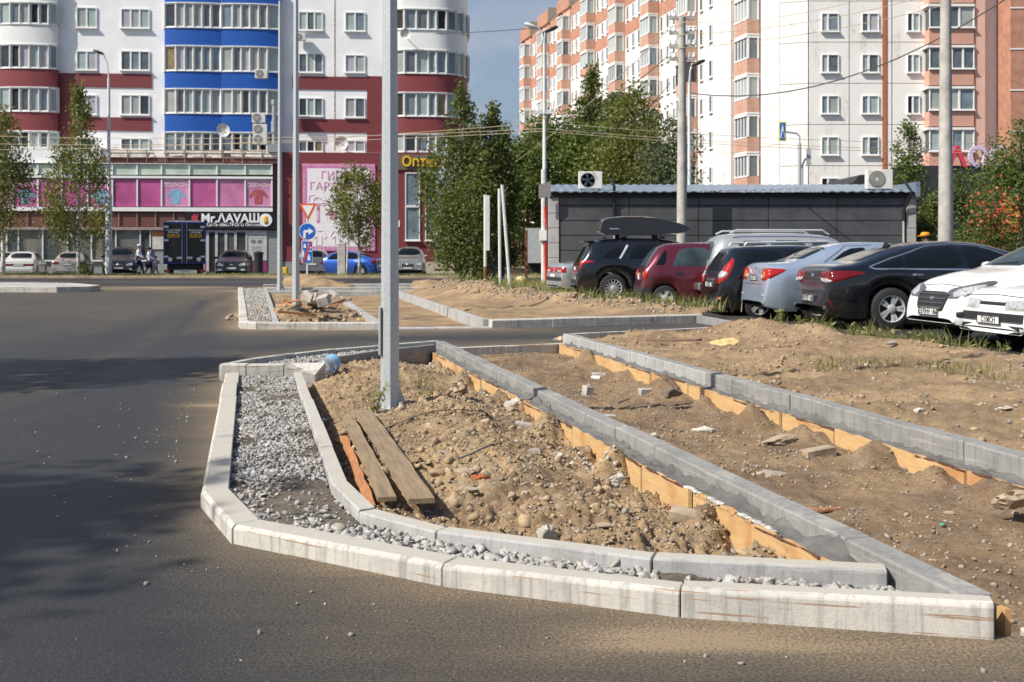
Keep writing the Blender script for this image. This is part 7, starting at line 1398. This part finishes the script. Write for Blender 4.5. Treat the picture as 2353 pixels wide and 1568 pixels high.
def tree(name, label, x, y, h, z0, rad, prof, nl, ls, mat, bark, tr=.14, droop=.4, seed=1, group=None, lean=(0, 0), clumps=60, cs=.32, base=0., trunks=1, squash=1.):
    rng = np.random.default_rng(seed); rr = random.Random(seed); th = empty(name, (x, y, base), 0, label, 'tree', group)
    mb = MB(); tops = []
    for k in range(trunks):
        ox = (k-(trunks-1)/2)*.5; P = [(ox*.5+lean[0]*q*q+.12*math.sin(q*5+seed+k)*q+ox*q, .1*math.cos(q*4+seed)*q+lean[1]*q, h*.94*q) for q in [i/8 for i in range(9)]]; mb.tube(P, [tr*(1-.85*i/8) for i in range(9)], 8); tops.append(P)
    C = []; W_ = []
    for i in range(clumps):
        t = rng.random()**.9; zc = z0+(h-z0)*t; r = rad*prof(t); a = rng.random()*2*math.pi; q = math.sqrt(rng.random())*.95
        C.append((lean[0]*t*t+r*q*math.cos(a), r*q*math.sin(a)*squash, zc)); W_.append(max(.25, prof(t)))
    C = np.array(C); W_ = np.array(W_)
    for i in range(min(26, clumps)):
        c = C[i]; P = tops[i % trunks]; k = max(1, min(7, int((c[2]-.12*h)/(h*.94)*8))); p = Vector(P[k]); m2 = p.lerp(Vector(c), .55)+Vector((0, 0, .25)); mb.tube([p, m2, Vector(c)], [tr*.32, tr*.18, tr*.06], 5)
    mb.build('trunk', bark, th, smooth=True)
    idx = rng.choice(clumps, nl, p=W_/W_.sum()); sg_ = rad*cs*np.sqrt(W_[idx]); L = C[idx]+rng.normal(size=(nl, 3))*np.stack([sg_*.62, sg_*.62, sg_*(.62+droop*.7)], -1); L[:, 2] -= droop*np.abs(rng.normal(size=nl))*sg_*.8
    L[:, 2] = np.clip(L[:, 2], z0*.55, h*1.04)
    o = bpy.data.objects.new('crown', leaf_mesh(L, ls*rng.uniform(.6, 1.3, nl), mat, droop, rng)); link(o, th); return th
birch = lambda t: (.35+.65*math.sin(math.pi*min(1, .12+t*.95)))*(1-t*.25) if t < .8 else (.62*(1-t)/.2+.06)*.9
cone = lambda t: max(.06, (1-t)**.8*(.55+.45*min(1, t*5))); oval = lambda t: max(.12, math.sin(math.pi*(.1+.86*t))**.7); spire = lambda t: max(.05, (1-t)**1.1)
def at(px, Y): return (px-CX)*Y/F
def hz(py, Y): return EYE-(py-HY)*Y/F
VG = 'trees on the verge before the shops'
tree('birch_tree', 'weeping birch crown cut by the left edge', at(8, 58), 58, hz(262, 58), 1.9, 1.75, birch, 7500, .15, LF_B, BIRCH, .11, .75, 3, VG, cs=.30, base=.1)
tree('birch_tree', 'slender weeping birch with a white trunk between the parked beige car and the lamp', at(181, 58), 58, hz(196, 58), 2.0, 2.6, lambda t: max(.05, .95*(1-t)**1.0*min(1, .6+t*2.5)), 9000, .15, LF_B, BIRCH, .11, .8, 4, VG, clumps=60, cs=.2, base=.1)
tree('birch_tree', 'small round-headed birch before the pink and white banner', at(826, 58.6), 58.6, hz(385, 58.6), 1.75, 1.6, oval, 6000, .15, LF_B, BIRCH, .10, .3, 5, VG, clumps=45, cs=.27, base=.1, lean=(-.3, 0))
tree('young_tree', 'thin sapling left of the small round-headed birch', at(797, 58.3), 58.3, hz(450, 58.3), 1.9, .7, oval, 900, .12, LF_B, BIRCH, .05, .3, 6, VG, clumps=14, base=.1)
tree('birch_tree', 'tallest birch of the dense clump right of the red shop', at(1062, 52), 52, hz(190, 52), .9, 1.65, lambda t: max(.04, (math.sin(math.pi*(.22+.6*t))*1.1 if t < .62 else 1.05*(1-t)**.85*1.6)), 12500, .17, LF_D, BIRCH, .16, .6, 7, clumps=95, cs=.26, group='birch clump beside the red shop')
tree('birch_tree', 'second birch of the dense clump, shorter, nearer the leaning posts', at(1135, 53), 53, hz(248, 53), .9, 1.45, birch, 12000, .17, LF_D, BIRCH, .12, .6, 8, clumps=70, cs=.28, group='birch clump beside the red shop')
tree('birch_tree', 'low bushy birch at the foot of the dense clump', at(1085, 50.5), 50.5, hz(395, 50.5), .2, 1.7, oval, 9000, .15, LF_D, BIRCH, .1, .5, 9, clumps=50, group='birch clump beside the red shop')
TG = 'trees behind the kiosk'
tree('spruce_tree', 'pointed dark tree rising highest behind the kiosk', at(1362, 74), 74, hz(158, 74), 1, 3.6, cone, 13000, .26, LF_D, DARKB, .2, .25, 11, TG, clumps=110, cs=.2)
tree('deciduous_tree', 'broad green tree right of the twin street lamp', at(1275, 68), 68, hz(268, 68), 1, 3.3, oval, 14000, .25, LF_G, DARKB, .2, .2, 12, TG, clumps=80, cs=.3)
tree('deciduous_tree', 'narrow dark tree just left of the twin street lamp', at(1212, 64), 64, hz(330, 64), .6, 2.2, oval, 11000, .22, LF_G, DARKB, .18, .2, 13, TG, clumps=60, cs=.3)
tree('deciduous_tree', 'dense dark tree behind the left outdoor unit', at(1365, 66), 66, hz(300, 66), 1, 3.2, oval, 14000, .25, LF_G, DARKB, .2, .2, 14, TG, clumps=70, cs=.3)
tree('birch_tree', 'yellowish tree with bare pale limbs behind the kiosk', at(1462, 62), 62, hz(205, 62), 1, 2.9, birch, 13000, .2, LF_B, TANB, .17, .4, 15, TG, clumps=70, cs=.28, trunks=2)
tree('deciduous_tree', 'pointed green tree left of the concrete pole top', at(1425, 78), 78, hz(205, 78), 2, 2.9, oval, 10000, .25, LF_G, DARKB, .2, .2, 24, TG, clumps=60, cs=.24)
tree('willow_tree', 'grey-green willow-like tree behind the concrete utility pole', at(1545, 60), 60, hz(285, 60), .8, 2.3, oval, 11000, .2, LF_P, DARKB, .14, .5, 16, TG, clumps=60, cs=.3)
RG = 'trees right of the kiosk'
tree('deciduous_tree', 'feathery tree between the kiosk and the thick grey pole', at(2085, 47), 47, hz(262, 47), .5, 1.75, lambda t: max(.05, (1-t)**.75*min(1, .6+t*2)), 8500, .12, LF_G, DARKB, .12, .3, 17, RG, clumps=80, cs=.24)
tree('deciduous_tree', 'leafy tree at the right edge above the white cars', at(2345, 38), 38, hz(292, 38), .5, 1.7, oval, 9500, .11, LF_G, DARKB, .12, .3, 18, RG, clumps=70, cs=.28)
tree('deciduous_tree', 'bushy tree right behind the thick grey pole', at(2215, 45), 45, hz(400, 45), .3, 1.5, oval, 6500, .12, LF_G, DARKB, .1, .3, 19, RG, clumps=50, cs=.3)
tree('bush', 'low bush with red berries behind the black sedan', at(2290, 36), 36, hz(445, 36), .2, 1.2, oval, 4500, .10, LF_D, DARKB, .06, .3, 20, RG, clumps=40, cs=.3)
tree('bush', 'dark bush at the right end of the kiosk', at(2140, 40.5), 40.5, hz(455, 40.5), .2, .8, oval, 3500, .11, LF_D, DARKB, .05, .3, 21, RG, clumps=30, cs=.3)
tree('bush', 'small bush on the verge beside the birch trunk', at(195, 58), 58, .75, .05, .45, oval, 500, .1, LF_G, DARKB, .02, .2, 22, None, clumps=12, base=.1)
rng_ = np.random.default_rng(77); n = 260; P_ = np.stack([rng_.normal(at(2275, 36), .45, n), rng_.normal(35.3, .25, n), rng_.normal(hz(500, 36), .45, n)], -1)
berr = bpy.data.objects.new('berries', leaf_mesh(P_, rng_.uniform(.05, .11, n), M('berry_red', (.5, .06, .03), .5, var=.2), 0., rng_, 'berries', 1.)); link(berr); berr['kind'] = 'stuff'; berr['label'] = 'clusters of red berries on the bush behind the black sedan'
tree('birch_tree', 'roadside birch standing left of the view and shading the road', -10.5, 1.2, 9.6, 4.4, 1.8, oval, 8000, .18, LF_B, BIRCH, .14, .5, 31, 'roadside birches shading the road', clumps=50, cs=.3)
tree('birch_tree', 'second roadside birch left of the view shading the road farther off', -11.7, 8.3, 9.6, 4.8, 1.6, oval, 7000, .2, LF_B, BIRCH, .14, .5, 32, 'roadside birches shading the road', clumps=46, cs=.3)
# a line of further woodland closing the gaps low down
rng_ = np.random.default_rng(5); n = 9000; X_ = rng_.uniform(at(1080, 90), at(1650, 90), n); P_ = np.stack([X_, rng_.normal(92, 2, n), np.abs(rng_.normal(0, 2.6, n))+.2], -1); P_[:, 2] *= 1+.4*np.sin(X_*.9)
o = bpy.data.objects.new('far_woods', leaf_mesh(P_, rng_.uniform(.2, .45, n), LF_D, .1, rng_, 'far_woods')); link(o); o['kind'] = 'stuff'; o['label'] = 'far hedge of dark trees behind the kiosk'

# ------------------------------------------------------------------ grass and weeds
GRS = mat_leaf('grass_blades', [(.16, .19, .045), (.24, .25, .075), (.12, .16, .04), (.36, .31, .15), (.19, .22, .06), (.40, .34, .18)], .35)
def grass(name, label, X, Y, Z, hmin, hmax, w_, seed, mat=GRS, hs=1.):
    rng = np.random.default_rng(seed); n = len(X); h = rng.uniform(hmin, hmax, n)*hs; a = rng.random(n)*2*math.pi; ln = rng.uniform(.2, 1.0, n)*h; b = np.stack([X, Y, Z-.01], -1); d = np.stack([np.cos(a), np.sin(a), 0*a], -1); s_ = np.stack([-np.sin(a), np.cos(a), 0*a], -1)*w_/2*rng.uniform(.6, 1.4, n)[:, None]
    up = np.stack([0*a, 0*a, h], -1); m1 = b+up*.55+d*(ln*.3)[:, None]; t = b+up+d*ln[:, None]
    V = np.stack([b-s_, b+s_, m1+s_*.8, m1-s_*.8, t], 1).reshape(-1, 3); i = np.arange(n)*5; Fq = np.concatenate([np.stack([i, i+1, i+2], -1), np.stack([i, i+2, i+3], -1), np.stack([i+3, i+2, i+4], -1)])
    o = bpy.data.objects.new(name, np_mesh(name, V, Fq, mat)); link(o); o['kind'] = 'stuff'; o['label'] = label; return o
rng_ = np.random.default_rng(9)
def edgeX(Y): return np.interp(Y, [2.6, 6, 10.4, 14.6, 17.5], [9.5, 9.5, 7.0, 5.35, 4.1])
cl = [(G(px, py, .2).y, w_, k) for px, py, w_, k in ((1790, 752, .22, 260), (1860, 752, .3, 320), (1925, 756, .2, 160), (2005, 765, .14, 420), (2070, 778, .2, 620), (2130, 785, .18, 300), (2230, 800, .3, 200), (2310, 812, .35, 160), (2090, 772, .12, 260))]
XX, YY, HH = [], [], []
for y, w_, k in cl:
    for q in range(max(2, k//22)):
        yc = rng_.normal(y, w_); xc = edgeX(yc)-.34+rng_.normal(0, .2); m_ = int(rng_.integers(8, 34)); sp = rng_.uniform(.02, .07); XX.append(rng_.normal(xc, sp, m_)); YY.append(rng_.normal(yc, sp, m_)); HH.append(np.full(m_, rng_.choice([.08, .14, .2, .3, .4], p=[.3, .3, .2, .14, .06])))
XX, YY, HH = np.concatenate(XX), np.concatenate(YY), np.concatenate(HH); grass('weeds', 'grass and weeds on the bank before the white and black cars', XX, YY, z_bed3(XX, YY), .5, 1.15, .008, 1, hs=HH)
k = rng_.random(len(XX)) < .12
o = bpy.data.objects.new('weed_leaves', leaf_mesh(np.stack([XX[k], YY[k], z_bed3(XX[k], YY[k])+rng_.uniform(.02, .2, k.sum())], -1), rng_.uniform(.05, .11, k.sum()), GRS, .2, rng_, 'weed_leaves', .45)); link(o); o['kind'] = 'stuff'; o['label'] = 'broad weed leaves among the grass before the cars'
for px, py in ((1900, 840), (2000, 830), (2180, 840), (2250, 850)):
    g0 = G(px, py, .15); x_ = rng_.normal(g0.x, .15, 90); y_ = rng_.normal(g0.y, .3, 90); XX = np.append(XX, x_); YY = np.append(YY, y_)
s_ = slice(-360, None); grass('weeds', 'sparse weeds scattered on the sandy bed', XX[s_], YY[s_], z_bed3(XX[s_], YY[s_]), .04, .14, .008, 2)
t = rng_.random(1500); rx = np.interp(t, np.linspace(0, 1, 5), [p[0] for p in RIDGE]); ry = np.interp(t, np.linspace(0, 1, 5), [p[1] for p in RIDGE]); X_ = rx+.55+rng_.normal(0, .28, len(t)); Y_ = ry+.5+rng_.normal(0, .3, len(t))
grass('weeds', 'grass behind the sand ridge along the dark SUV and the red hatchback', X_, Y_, z_far(X_, Y_), .1, .36, .02, 3)
X_ = rng_.uniform(-.6, 2.5, 2600); Y_ = rng_.uniform(33.5, 43, 2600); grass('weeds', 'rough grass round the leaning posts', X_, Y_, 0*X_, .12, .45, .03, 4)
n = 9000; X_ = rng_.uniform(-30, 3, n); Y_ = rng_.uniform(57.6, 59.7, n); grass('grass', 'worn grass on the verge along the main road', X_, Y_, 0*X_+.12, .04, .16, .03, 5)
# the weed at the foot of the near lamp pole
pb = G(896, 948, .03); th = empty('weed', (pb.x-.12, pb.y-.12, .0), 0, 'spindly green weed at the foot of the near lamp pole', 'plant'); rr = random.Random(6); mb = MB(); LC = []; 
for k in range(7):
    a = rr.uniform(0, 6.28); l = rr.uniform(.14, .3); P = [(0.03*math.cos(a), .03*math.sin(a), 0), (.06*math.cos(a), .05*math.sin(a), l*.5), (.13*math.cos(a), .09*math.sin(a), l)]; mb.tube(P, [.004, .003, .0015], 4)
    for q in range(8): t = rr.uniform(.25, 1); LC.append((.13*math.cos(a)*t+rr.uniform(-.03, .03), .09*math.sin(a)*t+rr.uniform(-.03, .03), l*t))
mb.build('stem', M('weed_stem', (.3, .16, .09), .7), th); o = bpy.data.objects.new('leaves', leaf_mesh(np.array(LC), np.full(len(LC), .07), mat_leaf('weed_leaf', [(.14, .2, .04), (.22, .26, .06), (.3, .28, .08)], .3), .2, np.random.default_rng(3), 'leaves', .22)); link(o, th)
for px, py in ((985, 905), (960, 870)):
    g0 = G(px, py, .1); x_ = rng_.normal(g0.x, .05, 26); y_ = rng_.normal(g0.y, .05, 26); grass('weeds', 'tuft of grass on the mound at survey row %d' % py if False else ('tuft of grass right of the near lamp pole' if px == 985 else 'thin tuft of grass behind the near lamp pole'), x_, y_, z_bed1(x_, y_), .05, .16, .008, px)

# ------------------------------------------------------------------ people
def person(label, loc, rz, h, joints, edges, radii, mats_fn, hair=None, extra=None):
    th = empty('person', loc, rz, label, 'person'); me = bpy.data.meshes.new('body'); me.from_pydata([(x*h, y*h, z*h) for x, y, z in joints], edges, []); o = bpy.data.objects.new('body', me); link(o, th)
    sk = o.modifiers.new('skin', 'SKIN'); sk.use_smooth_shade = True
    for v, r in zip(me.skin_vertices[0].data, radii): v.radius = (r*h, r*h*.85)
    me.skin_vertices[0].data[0].use_root = True; o.modifiers.new('sub', 'SUBSURF').levels = 2; o.modifiers['sub'].render_levels = 2; me.materials.append(mats_fn); return th
def body_mat(name, shoe, legs, top_, skin, z_leg, z_top, z_neck, h, arm_y=None):
    m, t, b = nodes(name); s_ = NN(t, 'ShaderNodeSeparateXYZ'); t.links.new(coords(t, 'Object'), s_.inputs[0]); z = math_(t, 'DIVIDE', s_.outputs[2], h)
    r = NN(t, 'ShaderNodeValToRGB'); r.color_ramp.interpolation = 'CONSTANT'; e = r.color_ramp.elements
    st = [(0, shoe), (.045, legs), (z_leg, top_), (z_neck, skin)]
    while len(e) < len(st): e.new(.5)
    for i, (p_, c) in enumerate(st): e[i].position = p_; e[i].color = (*c, 1)
    t.links.new(z, r.inputs[0]); ax = math_(t, 'ABSOLUTE', s_.outputs[0]); 
    t.links.new(r.outputs[0], b.inputs['Base Color']); b.inputs['Roughness'].default_value = .85; return m
SKIN = (.42, .25, .17)
J = [(0, 0, .53), (0, 0, .62), (.0, 0, .72), (.0, 0, .80), (.01, 0, .855), (.015, 0, .90), (.02, 0, .96),
     (.0, .10, .79), (.05, .12, .66), (.13, .10, .58), (.0, -.10, .79), (.03, -.12, .66), (.16, -.10, .60),
     (.0, .055, .49), (.09, .06, .28), (.14, .06, .05), (.20, .06, .02), (.0, -.055, .49), (-.03, -.06, .28), (-.16, -.06, .06), (-.11, -.06, .02)]
E = [(0, 1), (1, 2), (2, 3), (3, 4), (4, 5), (5, 6), (3, 7), (7, 8), (8, 9), (3, 10), (10, 11), (11, 12), (0, 13), (13, 14), (14, 15), (15, 16), (0, 17), (17, 18), (18, 19), (19, 20)]
RD = [.085, .08, .085, .07, .032, .052, .05, .042, .03, .022, .042, .03, .022, .06, .042, .026, .024, .06, .042, .026, .024]
def walker(label, px, Y, h, rz, cols, hair, hat=None, skirt=None, bag=None):
    X = at(px, Y); th = person(label, (X, Y, -.04), rz, h, J, E, RD, body_mat('clothes_%d' % px, *cols, .5 if skirt is None else .52, 0, .835, h)); hm = M('hair_%d' % px, hair, .8, var=.2)
    mb = MB(); mb.lathe([(.052*h, -.02*h), (.058*h, .01*h), (.05*h, .045*h), (.025*h, .062*h), (.0, .065*h)], 14, M=Matrix.Translation((.008*h, 0, .94*h))); mb.build('hair', hm, th, smooth=True)
    if hat: mb = MB(); mb.lathe([(.06*h, 0), (.063*h, .025*h), (.045*h, .05*h), (0, .055*h)], 14, M=Matrix.Translation((.012*h, 0, .955*h))); mb.bx((.03*h, -.04*h, .952*h), (.11*h, .04*h, .962*h)); mb.build('cap', hat, th, smooth=True)
    if skirt: mb = MB(); mb.lathe([(.10*h, .28*h), (.11*h, .34*h), (.085*h, .5*h), (.07*h, .56*h)], 14); mb.build('skirt', skirt, th, smooth=True)
    for sy, a in ((.10, (.13, .10, .58)), (-.10, (.16, -.10, .60))):
        mb = MB(); c_ = Vector(a)*h; mb.tube([c_, c_+Vector((.03*h, 0, -.02*h))], [.018*h, .02*h], 6)
        for f in range(5): mb.tube([c_+Vector((.03*h, (f-2)*.008*h, -.02*h)), c_+Vector((.055*h, (f-2)*.009*h, -.03*h)), c_+Vector((.065*h, (f-2)*.009*h, -.045*h-.004*h*(f % 2)))], .005*h, 5)
        mb.build('hand', M('skin', SKIN, .6, var=.05), th, smooth=True)
    if bag: mb = MB(); mb.bx((-.17*h, -.07*h, .6*h), (-.07*h, .07*h, .8*h)); mb.build('backpack', bag, th, bevel=.03)
    return th
CAPW = M('cap_white', (.72, .72, .72), .8)
walker('person in a white shirt, dark trousers and white flat cap walking right', 319, 63.8, 1.80, 0, ((.03, .03, .03), (.025, .03, .04), (.72, .72, .72), SKIN), (.3, .28, .26), hat=CAPW)
walker('person in a white top and long black skirt walking before the lorry', 342, 64, 1.66, R(10), ((.3, .2, .15), (.35, .22, .16), (.66, .67, .70), SKIN), (.02, .018, .016), skirt=M('skirt_black', (.012, .012, .014), .85))
walker('small child in pale pink with a backpack walking beside the lorry', 359, 64.2, 1.16, R(190), ((.5, .4, .4), (.32, .22, .18), (.68, .50, .48), SKIN), (.02, .015, .012), bag=M('backpack_pink', (.62, .36, .36), .8))
Xc = at(2128, 26); thc = walker('person in an orange cap behind the black sedan', 2128, 25.5, 1.72, R(200), ((.03, .03, .03), (.04, .05, .08), (.10, .12, .16), SKIN), (.05, .03, .02), hat=M('cap_orange', (.72, .26, .015), .8)); thc.location.z = .0
# ------------------------------------------------------------------ lettering becomes plain mesh
bpy.context.view_layer.update(); dg = bpy.context.evaluated_depsgraph_get()
for o in [o for o in bpy.data.objects if o.type == 'FONT']:
    me = bpy.data.meshes.new_from_object(o.evaluated_get(dg)); nm = o.name.split('.')[0]
    n = bpy.data.objects.new(nm, me); COL.objects.link(n); n.parent = o.parent; n.location = o.location; n.rotation_euler = o.rotation_euler; n.scale = o.scale
    c = o.data; bpy.data.objects.remove(o); bpy.data.curves.remove(c)
